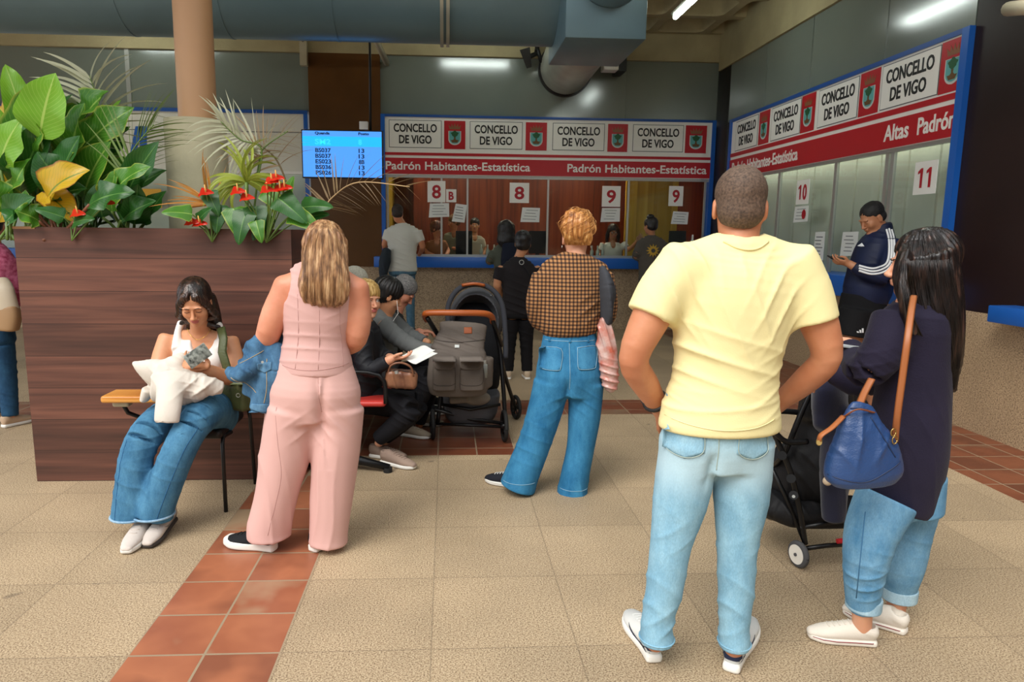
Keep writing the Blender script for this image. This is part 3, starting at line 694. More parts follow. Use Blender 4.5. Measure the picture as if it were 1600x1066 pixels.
# ================================================================== ducts, lamps, screen
def cyl(name, a, b_, r, m, parent=None, n=48, r2=None, cap=True):
    V, F = tube_vf([a, b_], [r, r2 or r], n, cap); o = new_mesh(name, V, F, m, parent)
    try: o.data.set_sharp_from_angle(angle=rad(40))
    except Exception: pass
    return o
dc = empty('air_duct', (-3, 6.95, 3.25), 'huge grey-blue round air duct running across under the ceiling', 'duct')
DZ = 3.25+0.46
cyl('duct_pipe', (-10, 6.95, DZ), (1.0, 6.95, DZ), 0.46, M['duct'], dc, 64)
for px in (170, 335, 515):
    x = P(px, 20, 6.5)[0]; cyl('seam_ring', (x-0.01, 6.95, DZ), (x+0.01, 6.95, DZ), 0.464, M['duct'], dc, 64)
for px in (690, 700): x = P(px, 20, 6.5)[0]; cyl('flange', (x-0.015, 6.95, DZ), (x+0.015, 6.95, DZ), 0.485, M['galv'], dc, 64)
bxo = empty('duct_box', (1.34, 6.6, 3.13), 'square steel plenum box joining the big ducts', 'duct box')
box('box_body', 0.99, 1.68, 6.2, 7.2, 3.13, 4.3, M['duct'], bxo, bev=0.01)
V, F = join_vf([tube_vf(catmull([(1.36, 6.2, 3.66), (1.36, 5.9, 3.68), (1.42, 5.5, 3.8), (1.6, 5.0, 4.05), (1.75, 4.75, 4.3)], 5), 0.29, 40)])
new_mesh('elbow_pipe', V, F, M['duct'], bxo)
spd = empty('spiral_duct', (1.7, 9, 3.5), 'ribbed spiral steel duct sloping from the box to the back wall', 'duct')
pts = [np.array([1.5, 7.15, 3.72])*(1-t)+np.array([1.76, BY, 3.93])*t for t in np.linspace(0, 1, 150)]
V, F = tube_vf(pts, [0.37+0.007*(i % 3 == 0) for i in range(150)], 48); new_mesh('spiral_pipe', V, F, M['galv'], spd)
cyl('wall_collar', (1.76, BY-0.05, 3.93), (1.76, BY+0.02, 3.93), 0.405, M['pillar_black'], spd)
M['tube'] = mat('lit_tube', 'ffffff', emit='f2fff8', estr=30)
def lamp(a, b_, label):
    a, b_ = np.array(a, float), np.array(b_, float); c = (a+b_)/2; r = empty('fluorescent_lamp', c, label, 'lamp')
    d = (b_-a)/np.linalg.norm(b_-a); V, F = tube_vf([a+(0, 0, .05), b_+(0, 0, .05)], 0.045, 8, True, 0.7); new_mesh('lamp_housing', V, F, M['white'], r)
    V, F = tube_vf([a+d*.04, b_-d*.04], 0.028, 12); new_mesh('lamp_tube', V, F, M['tube'], r)
    for p in (a+(b_-a)*.2, a+(b_-a)*.8): tube('hanger', [p+(0, 0, .08), p+(0, 0, 0.75 if abs(d[1]) > .5 else .42)], 0.006, M['alu'], r, 6)
lamp((2.7, 7.55, 4.05), (2.7, 8.75, 4.05), 'lit fluorescent tube hanging under the coffers beside the plenum box')
lamp((-0.13, 9.4, 4.33), (1.07, 9.4, 4.33), 'lit fluorescent tube above the big duct, mirrored over the back windows')
lamp((-4.9, 9.8, 4.38), (-3.7, 9.8, 4.38), 'lit fluorescent tube behind the duct at left, mirrored in the grey panel')
lamp((-0.6, 3.9, 4.2), (0.6, 3.9, 4.2), 'added unseen fluorescent tube under the near edge of the ceiling, over the walkway')  # out-of-view tube added for more light towards the back wall
lamp((2.0, 3.9, 4.2), (3.2, 3.9, 4.2), 'added unseen fluorescent tube under the near edge of the ceiling, toward the right wall')  # second out-of-view tube, added for the same extra light
# tubes inside the office
for x in (0.2, 2.4): 
    q = box('hidden_lamp', x-0.6, x+0.6, 12.3, 12.45, 3.06, 3.1, mat('office_light', 'ffffff', emit='fff0d8', estr=22)); tag(q, 'ceiling light inside the back office, over its %s half' % ('left' if x < 1 else 'right'), 'lamp')
q = box('hidden_lamp', RX+0.13, RX+0.17, 5.8, 10.1, 2.5, 2.56, mat('hidden_strip_light', 'ffffff', emit='eef5e6', estr=6)); tag(q, 'added hidden light strip that brightens the pale blinds of the right wall', 'lamp')  # strip added out of sight behind the fascia to brighten the blinds
def strut(label, a, b_, c=None):
    r = empty('duct_support', a, label, 'support')
    tube('strut', [a, b_], 0.045, M['steel_white'], r, 4, up=(0, 1, 0))
    if c is not None: box('hanger_leg', b_[0]-0.05, b_[0]+0.05, b_[1]-0.05, b_[1]+0.05, c, b_[2]+0.04, M['steel_white'], r)
strut('cream steel bracket with a vertical end, left of the brown panel', P(440, 25, 9.5), P(474, 62, 10.85), P(474, 103, 10.85)[2])
strut('cream slanted steel strut meeting the brown panel at its right edge', P(570, 26, 9.7)+(0, 0, 0), P(605, 100, 10.93))
# loudspeaker and flood lamp by the spiral duct
sp_ = empty('loudspeaker', P(830, 85, 10.6), 'black loudspeaker tilted on a bracket left of the spiral duct', 'speaker')
V, F = tube_vf([P(820, 76, 10.6), P(827, 106, 10.65)], [0.1, 0.05], 4, True); new_mesh('speaker_body', V, F, M['black'], sp_, smooth=False)
tube('bracket', [P(824, 90, 10.62), P(838, 84, 10.7), P(841, 62, 10.85)], 0.035, M['black'], sp_, 8); tube('bracket', [P(838, 70, 10.7), P(846, 98, 10.7)], 0.03, M['black'], sp_, 8)
fl_ = empty('flood_lamp', P(955, 100, 10.7), 'small white flood lamp right of the spiral duct', 'lamp')
a = P(941, 111, 10.6); b_ = P(965, 90, 10.6); box('lamp_head', a[0], b_[0], 10.5, 10.72, a[2], b_[2], M['white'], fl_, bev=0.01)
a = P(964, 113, 10.6); b_ = P(977, 90, 10.6); box('lamp_bracket', a[0], b_[0], 10.5, 10.9, a[2], b_[2], M['black'], fl_)
V, F = tube_vf([P(1576, 14, 3.6), P(1640, 8, 3.2)], 0.035, 12); o = new_mesh('wall_lamp', V, F, M['steel_white']); tag(o, 'end of a cream tube fitting high on the dark right wall', 'lamp')
bbx = box('counter_sill', RX-0.2, RX+0.05, 3.6, yr(1584, 490), 0.9, 1.02, M['blue'], None, bev=0.008); tag(bbx, 'end of another blue sill at the right edge of the view', 'sill')
# queue screen
def screen():
    YS = 8.6; a = P(472, 278, YS); b_ = P(598, 204, YS); r = empty('display_screen', ((a[0]+b_[0])/2, YS, a[2]), 'blue queue display screen hanging in front of the brown panel', 'screen')
    box('screen_housing', a[0], b_[0], YS+0.01, YS+0.08, a[2], b_[2], M['black'], r, bev=0.008)
    sc_ = mat('lit_screen_blue', '3f86e8', emit='4f9bf5', estr=0.75); W_ = b_[0]-a[0]; H_ = b_[2]-a[2]
    s = box('lit_screen', a[0]+.015, b_[0]-.015, YS+0.004, YS+0.012, a[2]+.015, b_[2]-.015, sc_, r)
    box('highlight_row', a[0]+.015, b_[0]-.015, YS+0.002, YS+0.004, a[2]+H_*0.66, a[2]+H_*0.86, mat('lit_row_cyan', '19a8e8', emit='22b0f2', estr=0.8), s)
    tm = mat('screen_text', '0c2a52', rough=0.6); tc_ = mat('screen_text_pale', '35c8e0', emit='3bd0ea', estr=0.7)
    rows = [('Quenda', 'Posto', 0.9, .6, tm), ('SM2', '8', 0.70, 1.2, tc_), ('BS037', '13', .535, .95, tm), ('BS037', '13', .42, .95, tm), ('ES023', '8B', .305, .95, tm), ('BS036', '13', .19, .95, tm), ('PS026', '13', .075, .95, tm)]
    for t1, t2, f, k, m_ in rows:
        text_obj('row_text', t1, 0.07*k, m_, s, (a[0]+W_*0.17, YS-0.0, a[2]+H_*f), X_, Z_, width=W_*0.19*(1 if k > .8 else 0.95), bold=0.0015)
        text_obj('row_text', t2, 0.07*k, m_, s, (a[0]+W_*0.70, YS-0.0, a[2]+H_*f), X_, Z_, width=W_*(0.13 if k == .6 else .03*len(t2)+0.01), bold=0.0015)
    tube('hanger_pole', [(b_[0]-0.15, YS+0.06, b_[2]-0.1), (b_[0]-0.15, YS+0.2, 4.45)], 0.015, M['black'], r, 8)
    c = P(568, 198, YS); box('sensor_box', c[0]-.05, c[0]+.05, YS, YS+.06, b_[2]+.01, b_[2]+.1, M['paper'], r, bev=0.004)
screen()

# ================================================================== planter, column
def planter():
    r = empty('planter', (-1.74, 4.88, 0), 'tall tapered planter clad in dark walnut boards', 'planter')
    z1 = 1.505; X0, X1, Y0, Y1 = -2.445, -0.905, 4.175, 5.6; t = 0.004
    bm = bmesh.new()
    bt = [(X0, Y0), (X1, Y0), (X1, Y1), (X0, Y1)]; tp = [(X0-t, Y0-t), (X1+t, Y0-t), (X1+t, Y1+t), (X0-t, Y1+t)]
    tin = [(X0-t+.03, Y0-t+.03), (X1+t-.03, Y0-t+.03), (X1+t-.03, Y1+t-.03), (X0-t+.03, Y1+t-.03)]
    rs = [[bm.verts.new((x, y, z)) for x, y in L] for L, z in ((bt, 0), (tp, z1), (tin, z1), (tin, z1-0.12))]
    for a, b_ in zip(rs, rs[1:]):
        for k in range(4): bm.faces.new((a[k], a[(k+1) % 4], b_[(k+1) % 4], b_[k]))
    bm.faces.new(rs[0][::-1]); from_bm('planter_box', bm, M['wood_dark'], r)
    bm = bmesh.new(); vs = [bm.verts.new((x, y, z1-0.08)) for x, y in tin]; bm.faces.new(vs); o = from_bm('soil', bm, mat('soil', '2b1d14', rough=1, var=.3, vscale=30, noise=(40, .8)), r)
    box('edge_trim', X0-t-.002, X0-t+.12, Y0-t-.004, Y0-t+.01, z1-.012, z1+.002, mat('chipped_edge', 'b98a63', rough=.6), r)
planter()
co = empty('column', (-1.66, 4.95, 0), 'tan painted round column rising from a cream plinth inside the planter', 'column')
YC = 4.95
pc = (P(258, 186, YC)[0]+P(352, 186, YC)[0])/2; pr = (P(352, 186, YC)[0]-P(258, 186, YC)[0])/2
cyl('plinth', (pc, YC, 1.43), (pc, YC, P(300, 189, YC)[2]), pr, M['plinth'], co, 48)
c2 = (P(276, 90, YC)[0]+P(333, 90, YC)[0])/2; cyl('column_shaft', (c2, YC, P(300, 189, YC)[2]), (c2, YC, 4.5), (P(334, 90, YC)[0]-P(275, 90, YC)[0])/2, M['column'], co, 48)

# ================================================================== plants
def leaf_mat(name, c1, c2, vein, rough=0.35, edge=None):
    m = bpy.data.materials.new(name); m.use_nodes = True; N = NT(m); b = N.n['Principled BSDF']; b.inputs['Roughness'].default_value = rough
    uv = N.add('ShaderNodeUVMap'); sx = N.add('ShaderNodeSeparateXYZ'); N.lk(uv.outputs[0], sx.inputs[0])
    tc = N.add('ShaderNodeTexCoord'); n = N.add('ShaderNodeTexNoise'); n.inputs['Scale'].default_value = 6; N.lk(tc.outputs['Object'], n.inputs['Vector'])
    mx = N.add('ShaderNodeMixRGB'); N.lk(n.outputs['Fac'], mx.inputs[0]); mx.inputs[1].default_value = (*lin(c1), 1); mx.inputs[2].default_value = (*lin(c2), 1)
    ab = N.add('ShaderNodeMath', operation='ABSOLUTE'); N.lk(sx.outputs[0], ab.inputs[0])           # u in -1..1 across
    md = N.add('ShaderNodeMath', operation='LESS_THAN'); N.lk(ab.outputs[0], md.inputs[0]); md.inputs[1].default_value = 0.05
    vv = N.add('ShaderNodeMath', operation='MULTIPLY_ADD'); N.lk(ab.outputs[0], vv.inputs[0]); vv.inputs[1].default_value = -0.35; N.lk(sx.outputs[1], vv.inputs[2])
    s = N.add('ShaderNodeMath', operation='MULTIPLY'); N.lk(vv.outputs[0], s.inputs[0]); s.inputs[1].default_value = 14; f = N.add('ShaderNodeMath', operation='FRACT'); N.lk(s.outputs[0], f.inputs[0])
    l = N.add('ShaderNodeMath', operation='LESS_THAN'); N.lk(f.outputs[0], l.inputs[0]); l.inputs[1].default_value = 0.12
    h = N.add('ShaderNodeMath', operation='MULTIPLY'); N.lk(l.outputs[0], h.inputs[0]); h.inputs[1].default_value = 0.4; a = N.add('ShaderNodeMath', operation='MAXIMUM'); N.lk(h.outputs[0], a.inputs[0]); N.lk(md.outputs[0], a.inputs[1])
    m2 = N.add('ShaderNodeMixRGB'); N.lk(a.outputs[0], m2.inputs[0]); N.lk(mx.outputs[0], m2.inputs[1]); m2.inputs[2].default_value = (*lin(vein), 1); out = m2.outputs[0]
    if edge:
        g = N.add('ShaderNodeMapRange'); N.lk(ab.outputs[0], g.inputs[0]); g.inputs[1].default_value = .86; g.inputs[2].default_value = 1.0
        m3 = N.add('ShaderNodeMixRGB'); N.lk(g.outputs[0], m3.inputs[0]); N.lk(out, m3.inputs[1]); m3.inputs[2].default_value = (*lin(edge), 1); out = m3.outputs[0]
    N.lk(out, b.inputs['Base Color'])
    bp = N.add('ShaderNodeBump'); bp.inputs['Strength'].default_value = .4; bp.inputs['Distance'].default_value = .004; N.lk(f.outputs[0], bp.inputs['Height']); N.lk(bp.outputs[0], b.inputs['Normal'])
    tr = N.add('ShaderNodeBsdfTranslucent'); N.lk(out, tr.inputs[0]); ms = N.add('ShaderNodeMixShader'); ms.inputs[0].default_value = 0.3; N.lk(b.outputs[0], ms.inputs[1]); N.lk(tr.outputs[0], ms.inputs[2]); N.lk(ms.outputs[0], N.n['Material Output'].inputs[0])
    return m
LM = {'canna': leaf_mat('broad_leaf_green', '2f6b1c', '5b9a2c', '93bb55', edge='a9b84a'), 'dark': leaf_mat('broad_leaf_dark', '1d4a1c', '32702a', '5f8f45'), 'bright': leaf_mat('broad_leaf_bright', '6fae26', '8cc43c', 'b6d96a'),
      'yellow': leaf_mat('yellowing_leaf', 'c99a1f', 'e6c63a', '7a8f2a', edge='8a4a22'), 'palm': leaf_mat('palm_green', '5a7d35', '8aa25a', 'a7b57a'), 'palm_pale': leaf_mat('pale_palm', 'b5bb95', 'd6d6bd', 'e3e0cc'),
      'dry': leaf_mat('dry_palm', '9d7a52', 'cdb189', 'dcc9a2'), 'stripe': leaf_mat('yellow_striped_leaf', '7d9a2a', 'bfc64a', 'dfe08a'), 'orange': leaf_mat('orange_dry_leaf', 'c77a2c', 'dfa04a', 'e9c07a'), 'red': leaf_mat('red_spathe', 'c81a10', 'e03a20', 'd83018', rough=.25)}
STEM = mat('plant_stem', '5f7a34', rough=.5); STEMR = mat('reddish_stem', '7a4a32', rough=.5)
def leaf_vf(base, d, up, L, W_, bend=0.5, fold=0.25, wave=0.0, prof='canna', n=12, seed=0, twist=0.0, tw0=0.0):
    """leaf surface from base along d, drooping with bend; returns V, F, UV"""
    d = np.asarray(d, float); d /= np.linalg.norm(d); up = np.asarray(up, float); s = np.cross(d, up); s /= max(1e-6, np.linalg.norm(s)); nrm = np.cross(s, d)
    p = np.asarray(base, float).copy(); V = []; UV = []; F = []; cols = [-1, -.6, 0, .6, 1]; dd = d.copy(); nn = nrm.copy()
    for i in range(n+1):
        t = i/n
        if prof == 'canna': w_ = W_/2*math.sin(math.pi*min(1, t**0.75*0.98+0.02))**0.8
        elif prof == 'heart': w_ = W_/2*(1-t)**0.6*min(1, (t*8+0.55))*1.05
        else: w_ = W_/2*(min(1, t*6+.2))*(1-t)**0.7
        sw = s*math.cos(tw0+twist*t)+nn*math.sin(tw0+twist*t); nw = np.cross(sw, dd)
        for c in cols:
            V.append(p+sw*c*w_+nw*(abs(c)*w_*fold+wave*w_*math.sin(t*13+seed+c*1.5)*abs(c)*.5)); UV.append((c, t))
        a = -bend/n; dd, nn = dd*math.cos(a)+nn*math.sin(a), nn*math.cos(a)-dd*math.sin(a); p = p+dd*L/n
    for i in range(n):
        for k in range(4): F.append((i*5+k, i*5+k+1, i*5+6+k, i*5+5+k))
    return V, F, UV
def leaf_obj(name, leaves, m, parent):
    V = []; F = []; UV = []
    for v, f, u in leaves:
        b = len(V); V += v; F += [tuple(i+b for i in q) for q in f]; UV += u
    o = new_mesh(name, V, F, m, parent); l = o.data.uv_layers.new(name='UVMap'); ix = np.empty(len(o.data.loops), dtype=np.int32); o.data.loops.foreach_get('vertex_index', ix)
    l.data.foreach_set('uv', np.array(UV)[ix].astype(np.float32).ravel()); return o
rp = random.Random(11)
def stems_obj(L, m, parent, r=0.008): V, F = join_vf([tube_vf(catmull(p, 3), r, 6) for p in L]); return new_mesh('stems', V, F, m, parent)
ZS = 1.43
def broad_plant(px, Y, specs, label, key='canna', tone='canna', sk=STEM):
    """specs: (base px, base py, tip px, tip py, width px, face, tone); one leaf per entry"""
    foot = P(px, 340, Y); foot[2] = ZS; r = empty('broad_leaf_plant', foot, label, 'plant', 'plants in the walnut planter'); st = []
    for i, (bx_, by_, tx, ty, wpx, bend, tn) in enumerate(specs):
        yo = Y+rp.uniform(-.12, .12); b = P(bx_, by_, yo); t = P(tx, ty, yo-rp.uniform(0.0, .12)); L = np.linalg.norm(t-b)*(1+abs(bend)*.12); W_ = wpx/1100*Y
        d = (t-b); d /= np.linalg.norm(d); up = np.array([rp.uniform(-.5, .5), -0.85, 0.55]); 
        nn = np.cross(np.cross(d, up), d); nn /= np.linalg.norm(nn); d2 = d*math.cos(bend/2)+nn*math.sin(bend/2)
        leaf_obj('leaf', [leaf_vf(b, d2, up, L, W_, bend, rp.uniform(.15, .55), rp.uniform(.2, .8), 'canna', seed=i)], LM[tn], r)
        st.append([foot+np.array([rp.uniform(-.06, .06), rp.uniform(-.05, .05), 0]), (foot*.45+b*.55)+np.array([0, 0.02, 0.0]), b])
    stems_obj(st, sk, r, 0.009)
broad_plant(50, 4.55, [(30, 240, 70, 130, 62, .5, 'canna'), (10, 270, -30, 150, 60, .5, 'bright'), (40, 200, 10, 105, 40, .6, 'bright'), (60, 250, 50, 165, 60, .3, 'canna'), (15, 300, -40, 220, 70, .8, 'yellow'), (30, 300, 75, 190, 55, .6, 'dark'), (20, 290, 0, 345, 60, .5, 'yellow'), (5, 200, 38, 150, 40, .5, 'yellow')], 'broad-leaved plant at the left end of the planter, tall with yellow-edged leaves')
broad_plant(95, 4.45, [(62, 215, 85, 118, 72, .4, 'bright'), (80, 265, 92, 150, 56, .3, 'canna'), (60, 260, 25, 205, 62, .7, 'canna'), (110, 270, 130, 165, 64, .4, 'canna'), (100, 300, 60, 240, 60, .5, 'dark'), (90, 300, 122, 215, 60, .4, 'dark'), (75, 320, 130, 295, 48, .9, 'dark'), (110, 280, 160, 245, 50, .8, 'bright')], 'broad-leaved plant second from the left, with one upright pale green leaf')
broad_plant(130, 4.6, [(120, 215, 165, 145, 60, .6, 'canna'), (130, 230, 205, 170, 55, .5, 'canna'), (150, 290, 165, 195, 60, .3, 'canna'), (115, 250, 145, 160, 60, .4, 'dark'), (140, 300, 205, 250, 46, .6, 'canna'), (150, 330, 215, 285, 60, .7, 'dark'), (130, 310, 170, 225, 60, .5, 'canna'), (120, 300, 100, 200, 60, .4, 'canna')], 'broad-leaved plant in the middle of the left clump, leaning right')
broad_plant(80, 4.2, [(75, 310, 133, 268, 58, 1.0, 'yellow'), (68, 300, 118, 345, 46, .9, 'yellow'), (50, 320, 10, 345, 44, .7, 'dark'), (60, 345, 25, 330, 40, .7, 'canna'), (140, 320, 205, 300, 44, .7, 'dark'), (95, 345, 120, 322, 30, .7, 'dark')], 'low plant with two drooping yellow leaves at the planter front', sk=STEMR)
broad_plant(195, 4.35, [(190, 320, 255, 268, 40, .7, 'dark'), (200, 300, 245, 225, 44, .5, 'dark'), (190, 345, 240, 315, 40, .6, 'dark'), (175, 330, 180, 268, 46, .4, 'canna'), (210, 350, 215, 290, 40, .3, 'dark'), (180, 300, 230, 262, 36, .8, 'canna'), (160, 340, 150, 290, 40, .5, 'dark'), (225, 350, 258, 300, 30, .4, 'dark')], 'dark green leafy plant just left of the cream plinth')
broad_plant(25, 4.9, [(20, 300, 60, 215, 60, .5, 'dark'), (60, 310, 30, 230, 60, .5, 'dark'), (100, 330, 110, 240, 70, .4, 'dark'), (150, 330, 140, 250, 60, .4, 'dark'), (-10, 320, -20, 240, 60, .5, 'dark'), (60, 345, 70, 280, 60, .4, 'dark'), (120, 345, 160, 290, 50, .4, 'dark'), (180, 345, 190, 290, 50, .4, 'dark')], 'dark leafy plant in the shade at the back left of the planter')
broad_plant(60, 4.7, [(40, 250, 45, 140, 56, .4, 'canna'), (70, 230, 110, 150, 50, .5, 'dark'), (85, 250, 60, 170, 60, .5, 'dark'), (20, 260, 5, 170, 60, .6, 'canna'), (45, 330, 15, 260, 60, .6, 'dark'), (75, 330, 95, 240, 56, .4, 'canna')], 'leafy plant deep in the left clump, behind the yellow drooping leaves')
broad_plant(140, 4.75, [(130, 250, 110, 165, 56, .4, 'canna'), (150, 240, 185, 160, 52, .6, 'bright'), (160, 260, 200, 200, 50, .6, 'dark'), (125, 330, 105, 260, 60, .5, 'dark'), (160, 330, 185, 240, 56, .4, 'canna'), (145, 345, 150, 260, 50, .4, 'dark')], 'leafy plant right of the clump centre, under the pale palm frond')
broad_plant(10, 4.3, [(5, 330, -20, 280, 60, .7, 'canna'), (20, 320, 45, 250, 50, .6, 'canna'), (0, 260, 30, 190, 56, .7, 'bright'), (15, 345, 50, 310, 44, .7, 'dark'), (60, 345, 40, 300, 40, .6, 'canna')], 'leafy plant spilling over the planter left corner')
def palm(foot, Y, rach, n, L0, tone, label, spread=1.1, droop=.5, w_=0.016, yo=0.0, parent=None, both=True, rm=None):
    """frond: rachis through pixels, with leaflets on both sides"""
    pts = catmull([P(x, y, Y+dy) for x, y, dy in rach], 8); r = parent or empty('palm', P(foot[0], 340, Y)*[1, 1, 0]+[0, 0, ZS], label, 'palm', None)
    tube('stem', pts, [0.007, 0.003], rm or STEM, r, 6); Lv = []; k0 = int(len(pts)*0.45)
    for i in range(n):
        t = i/(n-1); q = k0+(len(pts)-2-k0)*t; j = int(q); p = pts[j]; d = pts[j+1]-pts[max(0, j-1)]; d /= np.linalg.norm(d)
        for sgn in ((1, -1) if both else (1,)):
            side = np.cross(d, (0, -1, 0.15)); side /= np.linalg.norm(side); a = spread*(1-.6*t)+rp.uniform(-.08, .08)
            dir_ = d*math.cos(a)+side*sgn*math.sin(a)+np.array([0, rp.uniform(-.25, .1), 0]); L = L0*(0.55+.6*math.sin(math.pi*(0.2+.7*t)))*rp.uniform(.85, 1.1)
            Lv.append(leaf_vf(p, dir_, (0, -.6, 1.), L, w_, droop*rp.uniform(.6, 1.4), .25, 0, 'blade', 7, tw0=rp.uniform(.5, 1.1)))
    leaf_obj('leaflets', Lv, LM[tone], r); return r
pa = palm((150, 0), 4.7, [(150, 345, 0), (150, 270, 0), (160, 190, -.05), (140, 118, -.1)], 15, .4, 'palm_pale', 'pale silvery palm frond arching over the broad leaves', 1.25, .75, .03)
pb = palm((190, 0), 4.3, [(195, 345, 0), (192, 300, 0), (205, 240, 0), (240, 195, -.05)], 16, .34, 'palm', 'green palm with feathery frond beside the cream plinth', .8, .35, .017)
pcx = palm((385, 0), 4.35, [(395, 345, 0), (402, 285, 0), (408, 232, 0), (375, 218, -.05), (345, 190, -.1)], 17, .28, 'palm_pale', 'half dry palm with a drooping silvery frond before the plinth', 1.2, .9, .018)
palm((440, 0), 4.4, [(455, 345, 0), (448, 290, 0), (432, 250, 0), (408, 228, 0), (398, 224, 0)], 9, .26, 'dry', '', 1.2, .6, .014, parent=pcx, rm=mat('dry_stem', '6b5a3a'))
palm((440, 0), 4.4, [(400, 290, 0), (404, 260, 0), (412, 232, 0), (450, 205, 0)], 9, .2, 'dry', '', 1.1, .5, .012, parent=pcx)
palm((500, 0), 4.6, [(462, 352, 0.1), (492, 345, 0), (505, 330, 0), (520, 308, 0), (560, 285, -.1), (640, 292, -.2)], 16, .22, 'dry', 'dry straw-coloured palm frond at the right end of the planter', 1.25, .25, .016, rm=mat('straw_stem', 'c7a77a'))
# spiky striped plants
def rosette(px, py, Y, n, L, w_, tone, label, a0=-1.2, a1=1.2, droop=1.3, foot=None):
    c = P(px, py, Y); f = P(px if foot is None else foot, 345, Y); f[2] = ZS; r = empty('dracaena', f, label, 'plant'); Lv = []
    for i in range(n):
        a = a0+(a1-a0)*(i+.5)/n+rp.uniform(-.1, .1); dy = rp.uniform(-.9, .3); d = np.array([math.sin(a), dy*.6, math.cos(a)*rp.uniform(.6, 1)])
        Lv.append(leaf_vf(c, d, (0, -.2, 1) if abs(a) > .5 else (math.copysign(.6, a), -.6, .3), L*rp.uniform(.75, 1.1), w_, droop*rp.uniform(.6, 1.3), .2, 0, 'blade', 10, twist=.2, tw0=rp.uniform(.7, 1.4)))
    leaf_obj('leaves', Lv, LM[tone], r); stems_obj([[f, (f+c)/2, c]], STEM, r, .012); return r
rosette(385, 285, 4.25, 40, .32, .03, 'stripe', 'yellow-striped spiky plant in the middle of the planter front', -1.9, 1.9, 1.9)
rosette(330, 320, 4.3, 16, .32, .016, 'orange', 'spiky plant with orange dried blades before the plinth', -1.7, .4, .5)
def anthurium(px, Y, leaves, flowers, label, foot=345):
    f = P(px, foot, Y); f[2] = ZS; r = empty('anthurium', f, label, 'plant', None); st = []
    for (x, y, dx, dy, L, tn) in leaves:
        b = P(x, y, Y+rp.uniform(-.08, .08)); leaf_obj('leaf', [leaf_vf(b, (dx, -.45, dy), (0, -.9, .6), L, L*.72, .6, .15, .15, 'heart', seed=x)], LM[tn], r); st.append([f, (f+b)/2+(0, .03, .02), b])
    for (x, y) in flowers:
        b = P(x, y, Y-.05); q = leaf_obj('flower', [leaf_vf(b+(-.035, 0, 0), (1, -.3, .15), (0, -.7, .7), .085, .07, .4, .2, .2, 'heart', seed=x)], LM['red'], r); st.append([f, (f+b)/2+(0, .02, .02), b])
        V, F = tube_vf([b, b+(0, -.02, .045)], [.006, .003], 6); new_mesh('spadix', V, F, mat('spadix_cream', 'e8b060'), q)
    stems_obj(st, STEM, r, .004)
anthurium(330, 4.15, [(325, 300, .5, -.9, .15, 'dark'), (300, 335, -.8, .2, .16, 'canna'), (345, 320, -.2, -1, .17, 'dark'), (365, 325, .3, -1, .2, 'canna'), (310, 345, .5, .6, .12, 'dark')], [(300, 348), (322, 302), (312, 350)], 'low plant with red flowers at the foot of the plinth')
anthurium(415, 4.12, [(400, 322, .1, -1, .2, 'dark'), (415, 300, .7, -.6, .17, 'canna'), (435, 310, .8, -.5, .22, 'dark'), (470, 325, .9, .2, .2, 'dark'), (455, 335, .9, -.3, .2, 'canna'), (420, 335, -.6, -.8, .18, 'dark'), (400, 345, .3, -1, .13, 'canna'), (450, 300, .3, .9, .1, 'canna'), (385, 330, -.3, -1, .2, 'dark'), (480, 340, .9, .3, .14, 'dark')], [(425, 284), (445, 294), (418, 298), (438, 296), (432, 279), (386, 310), (372, 300)], 'plant with a cluster of red flowers near the planter right corner')
anthurium(110, 4.15, [(115, 348, .8, .3, .14, 'dark'), (100, 340, -.7, .4, .15, 'dark'), (140, 345, .5, .7, .13, 'dark')], [(122, 335), (168, 318)], 'small red-flowered plant half hidden under the left clump')

# ================================================================== people: shared anatomy
def unit(v): v = np.asarray(v, float); return v/np.linalg.norm(v)
def fr3(f, up=(0, 0, 1)):
    """frame with forward f: rows right, forward, up"""
    f = unit(f); r = unit(np.cross(f, up)); u = np.cross(r, f); return np.array([r, f, u])
def skin(name, c, c2=None): return mat(name, c, rough=0.5, color2=c2, vscale=9, sss=0.12, noise=(60, 0.08))
SK = {'fair': skin('fair_skin', 'dba383', 'd29274'), 'warm': skin('warm_skin', 'd49a74', 'c88861'), 'tan': skin('tanned_skin', 'c98a66', 'b87553'), 'rosy': skin('rosy_skin', 'd79578', 'c67e60'), 'olive': skin('olive_skin', 'b98260', 'a8714f'), 'brown': skin('brown_skin', '9a6446', '875338')}
LIP = mat('lips', 'b5605a', rough=0.35); EYEW = mat('eye_white', 'e9e4de', rough=0.2); IRIS = mat('iris_dark', '2c1a10', rough=0.15); LASH = mat('lashes', '16100d', rough=0.6)
def fabric(name, c, c2=None, rough=0.85, ns=220, nb=0.25, sheen=0.0, var=0.05, vs=5):
    m = mat(name, c, rough=rough, color2=c2, var=0 if c2 else var, vscale=vs, sheen=sheen, spec=0.25); N = NT(m); bump_noise(N, N.n['Principled BSDF'], ns, nb, 3, 0.004); return m
